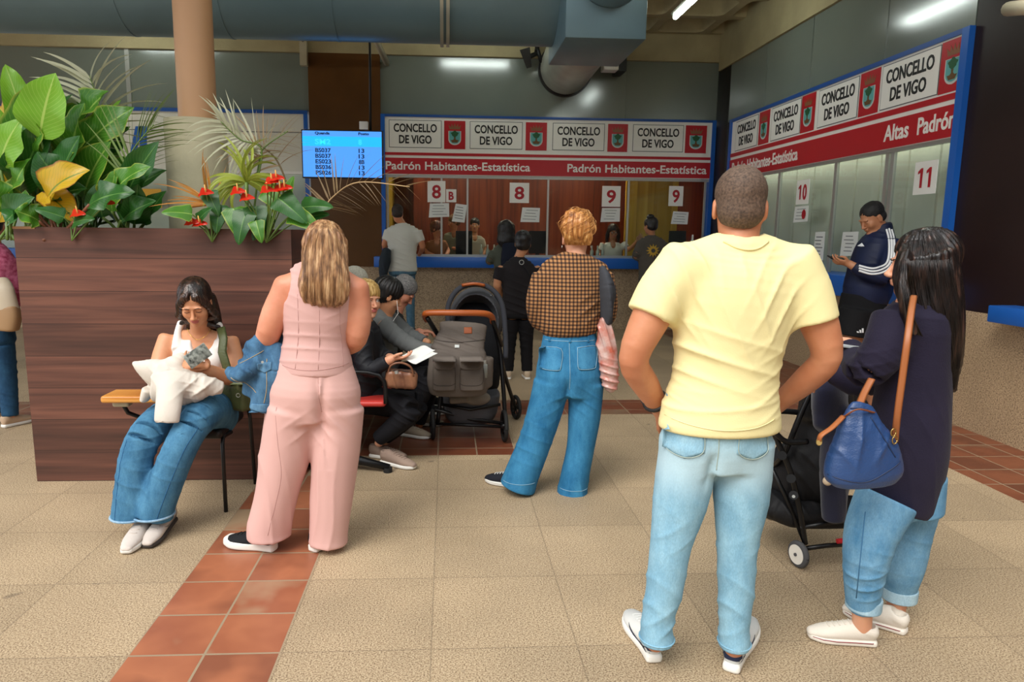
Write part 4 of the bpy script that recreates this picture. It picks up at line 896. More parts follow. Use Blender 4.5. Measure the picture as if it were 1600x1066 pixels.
def denim(name, c1, c2, fade=None):
    """woven denim; fade = (z low, z high, pale colour): worn thighs and seat"""
    m = bpy.data.materials.new(name); m.use_nodes = True; N = NT(m); b = N.n['Principled BSDF']; b.inputs['Roughness'].default_value = 0.85; b.inputs['Specular IOR Level'].default_value = 0.2
    tc = N.add('ShaderNodeTexCoord'); n = N.add('ShaderNodeTexNoise'); n.inputs['Scale'].default_value = 14; n.inputs['Detail'].default_value = 8; n.inputs['Roughness'].default_value = .65; mp = N.add('ShaderNodeMapping'); mp.inputs['Scale'].default_value = (1, 1, .45)
    N.lk(tc.outputs['Object'], mp.inputs[0]); N.lk(mp.outputs[0], n.inputs['Vector']); r = N.add('ShaderNodeValToRGB'); e = r.color_ramp.elements; e[0].position = .32; e[0].color = (*lin(c1), 1); e[1].position = .68; e[1].color = (*lin(c2), 1); N.lk(n.outputs['Fac'], r.inputs[0]); out = r.outputs[0]
    w_ = N.add('ShaderNodeTexNoise'); w_.inputs['Scale'].default_value = 260; w_.inputs['Detail'].default_value = 2; N.lk(mp.outputs[0], w_.inputs['Vector'])
    mr = N.add('ShaderNodeMapRange'); N.lk(w_.outputs['Fac'], mr.inputs[0]); mr.inputs[3].default_value = .78; mr.inputs[4].default_value = 1.22; s = N.add('ShaderNodeVectorMath', operation='SCALE'); N.lk(out, s.inputs[0]); N.lk(mr.outputs[0], s.inputs['Scale']); out = s.outputs[0]
    if fade:
        sx = N.add('ShaderNodeSeparateXYZ'); N.lk(tc.outputs['Object'], sx.inputs[0]); a = N.add('ShaderNodeMath', operation='SUBTRACT'); N.lk(sx.outputs['Z'], a.inputs[0]); a.inputs[1].default_value = (fade[0]+fade[1])/2
        d = N.add('ShaderNodeMath', operation='DIVIDE'); N.lk(a.outputs[0], d.inputs[0]); d.inputs[1].default_value = (fade[1]-fade[0])/2; q = N.add('ShaderNodeMath', operation='ABSOLUTE'); N.lk(d.outputs[0], q.inputs[0])
        k = N.add('ShaderNodeMapRange', interpolation_type='SMOOTHSTEP'); N.lk(q.outputs[0], k.inputs[0]); k.inputs[1].default_value = 1.0; k.inputs[2].default_value = 0.0; k.inputs[3].default_value = 0; k.inputs[4].default_value = .75
        mx = N.add('ShaderNodeMixRGB'); N.lk(k.outputs[0], mx.inputs[0]); N.lk(out, mx.inputs[1]); mx.inputs[2].default_value = (*lin(fade[2]), 1); out = mx.outputs[0]
    N.lk(out, b.inputs['Base Color']); bump_noise(N, b, 300, .3, 2, .003, mp.outputs[0]); return m
def hair_mat(name, c1, c2, c3, rough=0.38):
    m = bpy.data.materials.new(name); m.use_nodes = True; N = NT(m); b = N.n['Principled BSDF']; b.inputs['Roughness'].default_value = rough; b.inputs['Specular IOR Level'].default_value = .5
    tc = N.add('ShaderNodeTexCoord'); mp = N.add('ShaderNodeMapping'); mp.inputs['Scale'].default_value = (1, 1, .1); N.lk(tc.outputs['Object'], mp.inputs[0]); n = N.add('ShaderNodeTexNoise'); n.inputs['Scale'].default_value = 55; n.inputs['Detail'].default_value = 6; N.lk(mp.outputs[0], n.inputs['Vector'])
    r = N.add('ShaderNodeValToRGB'); e = r.color_ramp.elements; e[0].position = .34; e[0].color = (*lin(c1), 1); e[1].position = .68; e[1].color = (*lin(c3), 1); k = e.new(.52); k.color = (*lin(c2), 1); N.lk(n.outputs['Fac'], r.inputs[0]); N.lk(r.outputs[0], b.inputs['Base Color'])
    bp = N.add('ShaderNodeBump'); bp.inputs['Strength'].default_value = .7; bp.inputs['Distance'].default_value = .004; N.lk(n.outputs['Fac'], bp.inputs['Height']); N.lk(bp.outputs[0], b.inputs['Normal']); return m
class Head:
    def __init__(s, c, look, up=(0, 0, 1), sc=1.0):
        s.c = np.asarray(c, float); s.R = fr3(look, up); s.s = sc
    def w(s, x, y, z): return s.c+(np.array([x, y, z])*s.s)@s.R
    def loc(s, p): return ((p-s.c)@s.R.T)/s.s
    def prims(s, face=True, lids=False, ears=True):
        E_ = lambda c, r, k=.012, neg=False: Ell(s.w(*c), np.array(r)*s.s, s.R, k, neg)
        L = [E_((0, -.012, .035), (.076, .096, .083)), E_((0, .028, -.03), (.062, .066, .085), .02), E_((0, .04, -.083), (.044, .04, .034), .025), E_((0, .072, -.102), (.02, .018, .018), .02)]
        if face:
            L += [E_((q*.038, .06, -.03), (.026, .028, .03), .02) for q in (-1, 1)]
            L += [E_((q*.028, .087, .02), (.026, .011, .007), .012) for q in (-1, 1)]
            L += [E_((q*.031, .101, 0), (.019, .014, .012), .01, True) for q in (-1, 1)]
            L += [limb([s.w(0, .09, .008), s.w(0, .106, -.022), s.w(0, .117, -.036)], [.007*s.s, .0095*s.s, .0115*s.s], k=.008)]
            L += [E_((q*.011, .105, -.04), (.009, .011, .008), .006) for q in (-1, 1)]
            L += [E_((0, .094, -.059), (.025, .0125, .0065), .006), E_((0, .092, -.071), (.021, .0125, .0085), .005)]
            if lids: L += [E_((q*.031, .0795, -.001), (.0165, .0135, .0125), .003) for q in (-1, 1)]
        if ears:
            for q in (-1, 1): L += [E_((q*.078, -.006, -.012), (.009, .02, .032), .008), E_((q*.088, -.001, -.01), (.006, .011, .018), .004, True)]
        return L
    def mouth(s, C):
        q = s.loc(C); return ((q[:, 1] > .094) & (((q[:, 0]/.025)**2+((q[:, 2]+.064)/.0125)**2) < 1))
    def eyes(s, parent, lids=False, brow=None):
        for q in (-1, 1):
            if not lids:
                e = sdf_obj('eye', [Ell(s.w(q*.031, .081, 0), .0125*s.s, s.R)], .003, EYEW, parent)
                sdf_obj('iris', [Ell(s.w(q*.031, .0905, -.001), (.0055*s.s, .004*s.s, .0055*s.s), s.R)], .0015, IRIS, e)
            tube('lash', [s.w(q*(.031+x), .0945-abs(x)*.25, -.006+abs(x)*.12 if lids else .008-abs(x)*.22) for x in (-.014, -.007, 0, .007, .014)], .0014*s.s, LASH, parent, 5)
            if brow is not None: tube('eyebrow', [s.w(q*x, .100-abs(x-.02)*.35, z) for x, z in ((.014, .017), (.026, .022), (.038, .022), (.048, .016))], [.003*s.s, .0036*s.s, .0016*s.s], brow, parent, 6, flat=.6)
def hand_prims(w_, f, n, t, curl=(.3, .35, .4, .45), s=1.0, thumb=.35, spread=.08, k=.004):
    """palm, four fingers and a thumb: f towards the fingertips, n out of the palm, t towards the thumb"""
    f = unit(f); n = unit(np.asarray(n, float)-f*(np.asarray(n, float)@f)); t0 = np.cross(n, f); t_ = t0 if t0@np.asarray(t, float) > 0 else -t0; w_ = np.asarray(w_, float)
    L = [Loft([(w_-f*.01*s, .026*s, .02*s, t_), (w_+f*.03*s, .034*s, .0175*s, t_), (w_+f*.085*s, .041*s, .0135*s, t_)], k=.012, cap=.01)]
    for i, (o, ln) in enumerate(((.031, .073), (.0105, .081), (-.0105, .075), (-.031, .06))):
        p = w_+f*(.09-.003*abs(i-1))*s+t_*o*s; d = unit(f+t_*(1.2-i*.8)*spread); nn = n; pts = [p-f*.012*s, p]
        for j, fr_ in enumerate((.45, .3, .25)):
            c = curl[i]*(.75 if j == 0 else 1.0); d, nn = d*math.cos(c)+nn*math.sin(c), nn*math.cos(c)-d*math.sin(c); p = p+d*ln*fr_*s; pts.append(p)
        L.append(limb(pts, [x*s for x in (.0095, .0095, .0088, .0082, .007)], k=k, sub=2))
    p = w_+f*.025*s+t_*.026*s+n*.008*s; d = unit(f*.75+t_*.65+n*thumb); L.append(limb([w_+f*.015*s+t_*.012*s, p, p+d*.042*s, p+unit(d+f*.5-t_*.15)*.042*s+unit(d+f*.6+n*.2-t_*.3)*.03*s], [.017*s, .0145*s, .011*s, .0085*s], k=.006, sub=2))
    return L
def torso(st, k=.03, **kw): return Loft(st, k=k, cap=.04, **kw)
def shoe(parent, heel, toe, s=1.0, up_m=None, sole_m=None, wd=.047, style='sneaker', h=.0035, acc=None, tilt=0.0, lift=0.0, slm=.028, mark=None):
    """a shoe from heel to toe on the ground: upper, sole, laces, toe cap"""
    heel = np.array([heel[0], heel[1], heel[2] if len(heel) > 2 else lift], float); toe = np.array([toe[0], toe[1], toe[2] if len(toe) > 2 else lift], float)
    f = unit(toe-heel); L = np.linalg.norm(toe-heel); r = unit(np.cross(f, (0, 0, 1))); u = np.cross(r, f)
    q = lambda a, b, c: heel+f*a*L+r*b+u*c
    prims = [Loft([(q(.1, 0, .052), .03, .036, r), (q(.3, 0, .052), .034, .04, r), (q(.55, 0, .042), wd*.86, .033, r), (q(.78, 0, .034), wd*.9, .026, r), (q(.94, 0, .028), wd*.6, .017, r)], k=.02, cap=.02),
             limb([q(.16, 0, .06), q(.15, 0, .066 if style == 'canvas' else .088)], [.033, .033], k=.02, cap=.004), Ell(q(.15, 0, .1 if style == 'canvas' else .115), (.027, .027, .045), None, .008, True), Cut(q(0, 0, .012), -u)]
    o = sdf_obj('shoe', prims, h, up_m, parent)
    so = sdf_obj('sole', [Loft([(q(.06, 0, slm/2), .03, slm/2, r), (q(.3, 0, slm/2), .034, slm/2, r), (q(.62, 0, slm/2), wd, slm/2, r), (q(.82, 0, slm/2), wd*.95, slm/2, r), (q(.955, 0, slm/2+.003), wd*.6, slm/2, r)], e=4.0, cap=.014)], h, sole_m, o)
    b = bvh_of(o)
    if acc is not None and style != 'plain':
        for i in range(5):
            a = .42+.075*i; line_on('lace', b, [q(a, -.018, .06), q(a+.012, 0, .07), q(a, .018, .06)], u, acc, o, r=.0028, off=.001, k=4, far=.15, n=5)
    if style == 'sneaker' and mark is not None:
        for sg in (-1, 1):
            patch_on('side_mark', b, q(.38, 0, .04), f, u, r*sg, [(-.1, .02), (-.075, .0), (-.03, -.008), (.07, .014), (-.01, -.024), (-.07, -.022), (-.105, -.002)], mark, o, off=.002, far=.12)
        patch_on('heel_tab', b, q(.1, 0, .068), r, u, -f, [(-.034, -.02), (.034, -.02), (.028, .02), (-.028, .02)], mark, o, off=.003, far=.12)
    if style == 'canvas':
        V, F = tube_vf([q(a, wd_*sg, slm*.75) for a, wd_, sg in [(.1, .032, -1), (.35, .037, -1), (.62, wd+.002, -1), (.82, wd*.97, -1), (.95, wd*.6, -1), (.985, .01, -1), (.985, .01, 1), (.95, wd*.6, 1), (.82, wd*.97, 1), (.62, wd+.002, 1), (.35, .037, 1), (.1, .032, 1), (.045, .012, 1), (.045, .012, -1), (.1, .032, -1)]], .0016, 5)
        new_mesh('sole_stripe', V, F, M['red_dark'] if mark is None else mark, so)
    return o
def hit(b, x, y, lift=.003):
    d = _r*(x-PPX)/FPX+_u*(533-y)/FPX+_f; d = unit(d); h = b.ray_cast(Vector((0, 0, CAM_H)), Vector(d), 30)
    return None if h[0] is None else np.array(h[0])-d*lift
def grooves(h, amp=.004, freq=34, ax=(0, 0, 1)):
    """hair strands as grooves that run down from the crown"""
    def f(V):
        q = h.loc(V); az = np.arctan2(q[:, 0], -q[:, 1]+.001); n = fbm(V*np.array([1, 1, .35]), 9.0, 6, 1)
        return amp*(np.sin(az*freq+n*3.5)*.6+np.sin(az*freq*2.3+n*5)*.4)*np.clip((np.hypot(q[:, 0], q[:, 1])/.06), 0, 1)
    return f
def strands(name, paths, m, parent, r=.0013, n=3):
    V = []; F = []
    for p in paths:
        L = len(p); rr = [r*(1-.7*(i/(L-1))**2) for i in range(L)]; v, f = tube_vf(p, rr, n, False); b = len(V); V += v; F += [tuple(i+b for i in q) for q in f]
    return new_mesh(name, V, F, m, parent)

# ================================================================== the man in the yellow T-shirt
def G(px, py, z=0.0):
    d = _r*(px-PPX)/FPX+_u*(533-py)/FPX+_f; return np.array([0, 0, CAM_H])+d*((z-CAM_H)/d[2])
XR = np.array([1., 0, 0])
def tshirt_man():
    Y = 2.2; p = lambda x, y, dy=0.0: P(x, y, Y+dy); s = Y/1100
    r = empty('person', (*G(1085, 1045)[:2], 0), 'man in a pale yellow t-shirt and light jeans, back turned, hands on hips', 'person')
    hd = Head(p(1156, 322, .02), (.33, 1, -.05), sc=.98)
    hair = mat('cropped_brown_hair', '3a2c23', color2='6a5444', rough=.75, vscale=140)
    nk = p(1154, 385, .0)
    aL = [p(1052, 425, .0), p(1020, 490, -.02), p(990, 560, -.02), p(1008, 600, .05), p(1032, 640, .14)]
    aR = [p(1250, 425, .0), p(1274, 490, -.02), p(1292, 555, -.02), p(1262, 592, .05), p(1216, 630, .14)]
    body = hd.prims(face=True)+[limb([p(1156, 350, .02), nk, p(1154, 410, .02)], [.06, .064, .09], k=.03)]
    body += [torso([(p(1122, 715), .11, .075, XR), (p(1122, 680), .14, .095, XR), (p(1130, 600), .15, .1, XR), (p(1142, 500), .185, .115, XR), (p(1150, 430), .19, .1, XR), (p(1154, 400), .1, .07, XR)])]
    for A in (aL, aR): body.append(limb(A, [.066, .062, .047, .045, .03], k=.03))
    for A, sg in ((aL, 1), (aR, -1)): body += hand_prims(A[-1], (sg*.25, .7, -.65), (sg*.8, -.1, -.2), (0, -.3, 1), (.3, .3, .35, .4), 1.05)
    kL = [p(1075, 700), p(1062, 780, .02), p(1046, 860, -.01), p(1030, 930, .0), p(1024, 1003, .0)]; kR = [p(1165, 700), p(1160, 780, .02), p(1152, 860, -.01), p(1148, 930, .0), p(1147, 1012, .0)]
    for A in (kL, kR): body.append(limb(A, [.075, .068, .048, .044, .034], k=.03))
    sdf_obj('body', body, .0045, [SK['tan'], LIP], r)
    # hair: a close crop, darker on top
    hp = [Ell(hd.w(0, -.015, .04), (.0785, .099, .0855), hd.R, .01), Ell(hd.w(0, -.045, -.02), (.07, .064, .062), hd.R, .02), Cut(hd.w(0, .055, .03), (0, .95, -.45)), Cut(hd.w(0, -.03, -.062), (0, .35, -1))]
    ear = [Ell(hd.w(q*.082, .0, -.03), (.02, .03, .045), hd.R, .008, True) for q in (-1, 1)]
    sdf_obj('hair', hp+ear, .004, hair, r, disp=lambda V: .0012*fbm(V, 160, 8))
    # T-shirt
    st = [(p(1124, 664, .0), .2, .14, XR), (p(1126, 640, .0), .193, .138, XR), (p(1134, 580), .17, .122, XR), (p(1142, 510), .19, .128, XR), (p(1148, 455), .212, .125, XR), (p(1152, 415, .01), .19, .105, XR), (p(1154, 385, .01), .095, .075, XR)]
    sh = [Loft(st, k=.02, cap=.01)]
    sl = [[p(1075, 410), p(1040, 450, -.01), p(1018, 492, -.02)], [p(1232, 410), p(1256, 450, -.01), p(1270, 500, -.02)]]
    for A in sl: sh.append(Loft([(A[0], .085, .08), (A[1], .084, .08), (A[2], .083, .078)], k=.04, cap=.006))
    sh += [limb([nk+(0, .01, -.0), p(1070, 412)], [.055, .06], k=.05), limb([nk+(0, .01, -.0), p(1238, 412)], [.055, .06], k=.05), Ell(p(1154, 360, .02), (.075, .075, .05), None, .006, True)]
    fs = [(p(1130, 560, -.1), (.25, 0, 1), .011, .075, (.22, .2, .09)), (p(1110, 630, -.1), (-.1, 0, 1), .01, .06, (.2, .2, .06)), (p(1075, 460, -.1), (.8, 0, .5), .01, .06, (.09, .2, .12)), (p(1225, 460, -.1), (-.8, 0, .5), .011, .06, (.09, .2, .13)),
          (p(1150, 420, -.1), (1, 0, .1), .005, .07, (.09, .2, .07)), (p(1200, 590, -.1), (-.5, 0, 1), .011, .06, (.08, .2, .1)), (p(1055, 590, -.1), (.5, 0, 1), .006, .055, (.07, .2, .1)), (p(1150, 500, -.1), (.6, 0, .4), .008, .09, (.14, .2, .14))]
    yel = fabric('pale_yellow_cotton', 'e7dba4', var=.02, nb=.15)
    t = sdf_obj('t_shirt', sh, .0055, yel, r, disp=folds(fs)); b = bvh_of(t)
    line_on('collar_seam', b, [nk+np.array([x, -.1, z]) for x, z in ((-.07, .035), (-.035, .008), (0, .0), (.035, .008), (.07, .035))], (0, -1, .4), fabric('yellow_rib', 'e4d79e'), t, r=.004)
    line_on('hem_seam', b, [p(x, y, -.1) for x, y in ((1040, 655), (1080, 664), (1124, 668), (1170, 665), (1210, 655))], (0, -1, 0), yel, t, r=.002)
    # jeans
    dn = denim('light_blue_denim', '6f9cb5', '93bccf', (.62, .93, 'b9d3dc'))
    LL = [(p(1078, 690), .095, .1), (p(1064, 775, .01), .091, .094), (p(1048, 850, .0), .068, .07), (p(1038, 920, .0), .062, .064), (p(1027, 968), .053, .057), (p(1026, 999), .057, .064)]
    RR = [(p(1162, 690), .095, .1), (p(1158, 775, .01), .09, .094), (p(1152, 850, .0), .067, .07), (p(1150, 920, .0), .06, .064), (p(1147, 975), .05, .057), (p(1147, 1006), .053, .062)]
    j = [Loft([(p(1120, 725, .0), .15, .105, XR), (p(1119, 690, .0), .178, .12, XR), (p(1120, 640), .172, .115, XR), (p(1120, 610), .165, .11, XR)], k=.02, cap=.01), Loft(LL, k=.025, cap=.008), Loft(RR, k=.025, cap=.008), Ell(p(1118, 745, -.13), (.012, .05, .06), None, .03, True)]
    fj = []
    for A in (LL, RR):
        for i, (am, wl, rr) in enumerate(((.004, .08, .07), (.007, .065, .08), (.004, .08, .08), (.007, .055, .06))): fj.append((A[i+1][0] if i < 4 else A[-1][0], (.7*(-1)**i, .2, 1), am, wl, (.15, .2, rr)))
    jn = sdf_obj('jeans', j, .006, dn, r, disp=folds(fj)); b = bvh_of(jn); thr = mat('pale_thread', 'a9b8ae', rough=.8)
    for cx in (1072, 1176):
        pk = patch_on('back_pocket', b, p(cx, 692, -.1), XR, (0, 0, 1), (0, -1, 0), [(-.055, .045), (.055, .045), (.057, -.03), (0, -.055), (-.057, -.03)], denim('pocket_denim', '7ca5bb', '9cc0cf'), jn, off=.004)
        for a_, b2 in (((-.05, .03), (.05, .03)),): line_on('stitching', b, [p(cx, 692, -.1)+(x, 0, z) for x, z in ((-.052, .042), (-.052, -.026), (0, -.05), (.052, -.026), (.052, .042))], (0, -1, 0), thr, pk, r=.0013, off=.006)
    line_on('back_seam', b, [p(1120, y, -.1) for y in (650, 690, 715, 735)], (0, -1, 0), thr, jn, r=.0015, off=.001)
    for A in (LL, RR): V, F = tube_vf([A[-1][0]+(A[-1][1]*1.03*math.cos(a), A[-1][1]*1.12*math.sin(a), .008) for a in np.linspace(0, 6.283, 25)], .003, 5, False); new_mesh('hem_stitching', V, F, dn, jn)
    gw = fabric('white_grey_shoe', 'd9d9d6', 'bfc2c2'); nv = mat('navy_suede', '1c2744', rough=.8); swh = mat('white_rubber', 'e9e7e0', rough=.5, var=.04)
    shoe(r, G(1024, 1040), G(984, 965), up_m=gw, sole_m=swh, acc=gw, mark=nv, wd=.052, slm=.035); shoe(r, G(1140, 1056), G(1172, 975), up_m=gw, sole_m=swh, acc=gw, mark=nv, wd=.052, slm=.035)
    # watch
    c = aL[3]*.35+aL[4]*.65; d = unit(aL[4]-aL[3]); s_, u_, _ = frame_of(d)
    V, F = tube_vf([c+s_*.037*math.cos(a)+u_*.037*math.sin(a) for a in np.linspace(0, 6.283, 25)], .009, 8, False, 1.0); w_ = new_mesh('wristwatch', V, F, mat('black_strap', '151516', rough=.5), r)
    cyl('watch_face', c+np.array([-.036, -.02, .01]), c+np.array([-.046, -.028, .013]), .017, M['black'], w_, 16)
tshirt_man()

BLK = fabric('black_cloth', '17171a', '222226'); WR = mat('white_sole_rubber', 'e6e4de', rough=.5, var=.04)
def arms_into(body, chains, rs, hands):
    for A in chains: body.append(limb(A, rs, k=.03))
    for hnd in hands: body += hand_prims(*hnd[0], **hnd[1])
def pink_woman():
    Y = 3.2; p = lambda x, y, dy=0.0: P(x, y, Y+dy)
    r = empty('person', (*G(455, 858)[:2], 0), 'long-haired woman in sleeveless pink top and wide pink trousers, back turned', 'person')
    hd = Head(p(509, 388, .03), (.15, 1, -.1), sc=.93)
    body = hd.prims()+[limb([p(509, 400, .03), p(508, 425, .02), p(506, 440, .0)], [.05, .052, .08], k=.03)]
    body += [torso([(p(492, 620), .1, .07, XR), (p(492, 595), .13, .09, XR), (p(494, 540), .11, .08, XR), (p(498, 490), .145, .1, XR), (p(503, 455), .15, .09, XR), (p(505, 435), .08, .06, XR)])]
    aL = [p(448, 448, .0), p(430, 490, -.01), p(418, 526, -.0), p(412, 550, .12), p(404, 552, .26)]; aR = [p(556, 452, .0), p(560, 490, .0), p(556, 528, .02), p(540, 540, .15), p(520, 535, .25)]
    for A in (aL, aR): body.append(limb(A, [.056, .06, .053, .045, .03], k=.04))
    body += [limb([p(506, 425), p(475, 434), p(450, 447)], [.05, .045, .045], k=.04), limb([p(508, 425), p(535, 436), p(554, 449)], [.05, .045, .045], k=.04)]
    body += hand_prims(aL[-1], (.3, 1, 0), (0, 0, -1), (1, 0, 0), (.6, .6, .7, .7), .9)+hand_prims(aR[-1], (-.8, .6, .2), (0, .5, -1), (0, 1, 1), (.5, .5, .6, .6), .9)
    kL = [p(460, 640), p(440, 730), p(418, 830)]; kR = [p(527, 640), p(523, 730), p(512, 835)]
    for A in (kL, kR): body.append(limb(A, [.06, .06, .035], k=.03))
    sdf_obj('body', body, .0045, [SK['rosy'], LIP], r)
    pk = fabric('dusty_pink_crepe', 'c9a09a', var=.02, nb=.12); pk2 = fabric('dusty_pink_trousers', 'd0a69f', var=.02, nb=.12)
    tp = [Loft([(p(493, 578), .17, .135, XR), (p(493, 560), .163, .13, XR), (p(493, 528), .142, .112, XR), (p(496, 490), .16, .12, XR), (p(500, 455), .168, .112, XR), (p(502, 434), .145, .075, XR), (p(505, 425), .1, .06, XR)], k=.02, cap=.012)]
    tp += [Ell(p(440, 445, 0), (.055, .16, .085), fr3((0, 1, 0)), .015, True), Ell(p(566, 452, 0), (.048, .16, .08), fr3((0, 1, 0)), .015, True), Ell(p(508, 408, 0), (.09, .12, .05), None, .01, True)]
    fs = [(p(493, 545, -.1), (0, .1, 1), .006, .06, (.2, .3, .1)), (p(460, 480, -.1), (.5, 0, 1), .004, .05, (.08, .2, .08)), (p(540, 480, -.1), (-.5, 0, 1), .004, .05, (.08, .2, .08))]
    t = sdf_obj('sleeveless_top', tp, .006, pk, r, disp=folds(fs)); b = bvh_of(t); sm = fabric('pink_seam', 'b58c87')
    for xs in ([(465, 460), (467, 510), (463, 575)], [(500, 445), (500, 500), (499, 577)], [(532, 460), (530, 510), (535, 575)]): line_on('seam', b, [p(x, y, -.1) for x, y in xs], (0, -1, 0), sm, t, r=.0016, off=-.0004)
    line_on('hem_seam', b, [p(x, y, -.1) for x, y in ((440, 572), (465, 576), (495, 577), (525, 574), (548, 570))], (0, -1, 0), sm, t, r=.0018, off=.0)
    LL = [(p(458, 640), .135, .12), (p(447, 700), .118, .115), (p(433, 770), .105, .1), (p(421, 822), .098, .1), (p(420, 836), .1, .1)]; RR = [(p(526, 640), .125, .12), (p(525, 700), .112, .115), (p(519, 770), .1, .1), (p(514, 828), .09, .092), (p(513, 845), .092, .095)]
    j = [Loft([(p(491, 650), .2, .13, XR), (p(491, 612), .212, .155, XR), (p(492, 585), .19, .135, XR), (p(493, 568), .17, .125, XR)], k=.03, cap=.012), Loft(LL, k=.03, cap=.01), Loft(RR, k=.03, cap=.01), Ell(p(500, 665, -.17), (.012, .07, .12), None, .05, True)]
    fj = [(p(505, 665, -.1), (1, 0, 1), .007, .06, (.1, .2, .08)), (p(470, 660, -.1), (-1, 0, 1.5), .005, .07, (.08, .2, .1)), (p(430, 780, 0), (1, .3, .15), .009, .09, (.15, .3, .25)), (p(516, 780, 0), (1, -.2, -.1), .008, .08, (.15, .3, .25)), (p(520, 640, -.1), (1, 0, 1), .004, .06, .1)]
    jn = sdf_obj('wide_trousers', j, .0065, pk2, r, disp=folds(fj)); b = bvh_of(jn)
    line_on('seam', b, [p(x, y, -.15) for x, y in ((495, 582), (497, 620), (500, 648))], (0, -1, 0), sm, jn, r=.0014, off=-.0004)
    for xs in ([(424, 640), (428, 690), (432, 745), (420, 800), (408, 845)],): line_on('seam', b, [p(x, y, -.15) for x, y in xs], (-.3, -1, 0), sm, jn, r=.0014, off=-.0003)
    bs = fabric('black_knit_shoe', '1b1b1e'); shoe(r, G(432, 862), G(354, 850), up_m=bs, sole_m=WR, wd=.056, slm=.045, style='sneaker', acc=BLK, mark=None); shoe(r, G(487, 864), G(535, 838), up_m=bs, sole_m=WR, wd=.05, slm=.04)
    # long highlighted hair
    hm = hair_mat('highlighted_brown_hair', '5a3c26', '94694a', 'c79d72')
    hp = [Ell(hd.w(0, -.018, .038), (.086, .104, .09), hd.R, .02), Loft([(p(508, 380, -.01), .095, .09, XR), (p(508, 415, -.07), .1, .055, XR), (p(507, 445, -.105), .115, .042, XR), (p(508, 466, -.11), .1, .034, XR), (p(508, 474, -.11), .07, .022, XR)], k=.03, cap=.015), Ell(hd.w(0, .11, -.03), (.06, .07, .09), hd.R, .02, True)]
    h_ = sdf_obj('long_hair', hp, .005, hm, r, disp=grooves(hd, .004, 26)); b = bvh_of(h_); rr = random.Random(4); paths = []
    for i in range(420):
        a = rr.uniform(-1.5, 1.5); x0 = 508+38*math.sin(a)*rr.uniform(.15, .9); pts = []
        for k, y in enumerate((346, 360, 385, 415, 445, 470+rr.uniform(-6, 9))):
            x = 509+(x0-509)*(0.35+.75*min(1, k/2))*(1.05 if k > 2 else 1)+rr.uniform(-1, 1); hh = hit(b, x, y, .002+.003*rr.random()); pts.append(hh if hh is not None else (pts[-1]+(0, 0, -.03) if pts else p(x, y, -.03)))
        paths.append(catmull(pts, 3))
    strands('hair_strands', paths, hair_mat('hair_strand_tone', '6b4a30', 'ad8158', 'd9b488'), h_, .0015)
pink_woman()
def denim_jacket_held():
    Y = 3.25; p = lambda x, y, dy=0.0: P(x, y, Y+dy); dn = denim('jacket_denim', '2a4a6a', '4f7898'); r = empty('denim_jacket', p(405, 600), 'blue denim jacket hanging from the forearm of the woman in pink', 'jacket')
    pr = [Loft([(p(436, 536, .05), .03, .12, XR), (p(418, 548, .0), .05, .12, XR), (p(400, 560, -.04), .07, .1, XR)], k=.03, cap=.02), Loft([(p(415, 550, -.02), .06, .07), (p(390, 574, -.06), .1, .05), (p(370, 585, -.06), .07, .035), (p(358, 580, -.05), .03, .02)], k=.03, cap=.01),
          Loft([(p(408, 552, -.03), .07, .06, XR), (p(408, 585, -.06), .075, .05, XR), (p(400, 618, -.06), .065, .035, XR)], k=.02, cap=.01), Loft([(p(428, 545, -.04), .05, .05, XR), (p(426, 580, -.09), .058, .045, XR), (p(416, 612, -.09), .056, .042, XR), (p(409, 640, -.09), .056, .04, XR)], k=.012, cap=.006), Loft([(p(438, 540, -.02), .04, .06, XR), (p(434, 575, -.03), .035, .05, XR), (p(428, 598, -.03), .02, .03, XR)], k=.02, cap=.01)]
    fs = [(p(385, 570, -.05), (.5, 0, 1), .008, .05, (.1, .2, .08)), (p(410, 580, -.08), (1, 0, .2), .008, .045, (.1, .2, .14)), (p(420, 560, -.05), (1, 0, .6), .006, .04, .1)]
    o = sdf_obj('jacket_body', pr, .005, dn, r, disp=folds(fs)); b = bvh_of(o); th = mat('tan_stitch', 'b59a6a', rough=.8)
    patch_on('cuff', b, p(410, 636, -.1), XR, unit((.15, 0, 1)), (0, -1, 0), [(-.052, -.018), (.045, -.018), (.045, .02), (-.045, .02)], denim('cuff_denim', '355a7c', '5f88a6'), o, off=.004)
    patch_on('flap_pocket', b, p(416, 572, -.1), unit((1, 0, .1)), (0, 0, 1), (0, -1, 0), [(-.03, .02), (.03, .02), (.03, -.012), (0, -.025), (-.03, -.012)], denim('flap_denim', '355a7c', '5f88a6'), o, off=.004)
    for xs in ([(364, 588), (385, 600), (402, 612)], [(418, 560), (420, 600), (415, 628)], [(366, 572), (390, 560), (412, 548)]): line_on('stitching', b, [p(x, y, -.1) for x, y in xs], (0, -1, 0), th, o, r=.0014)
    cyl('button', p(410, 566, -.16), p(410, 566, -.14), .006, M['alu'], o, 10)
denim_jacket_held()

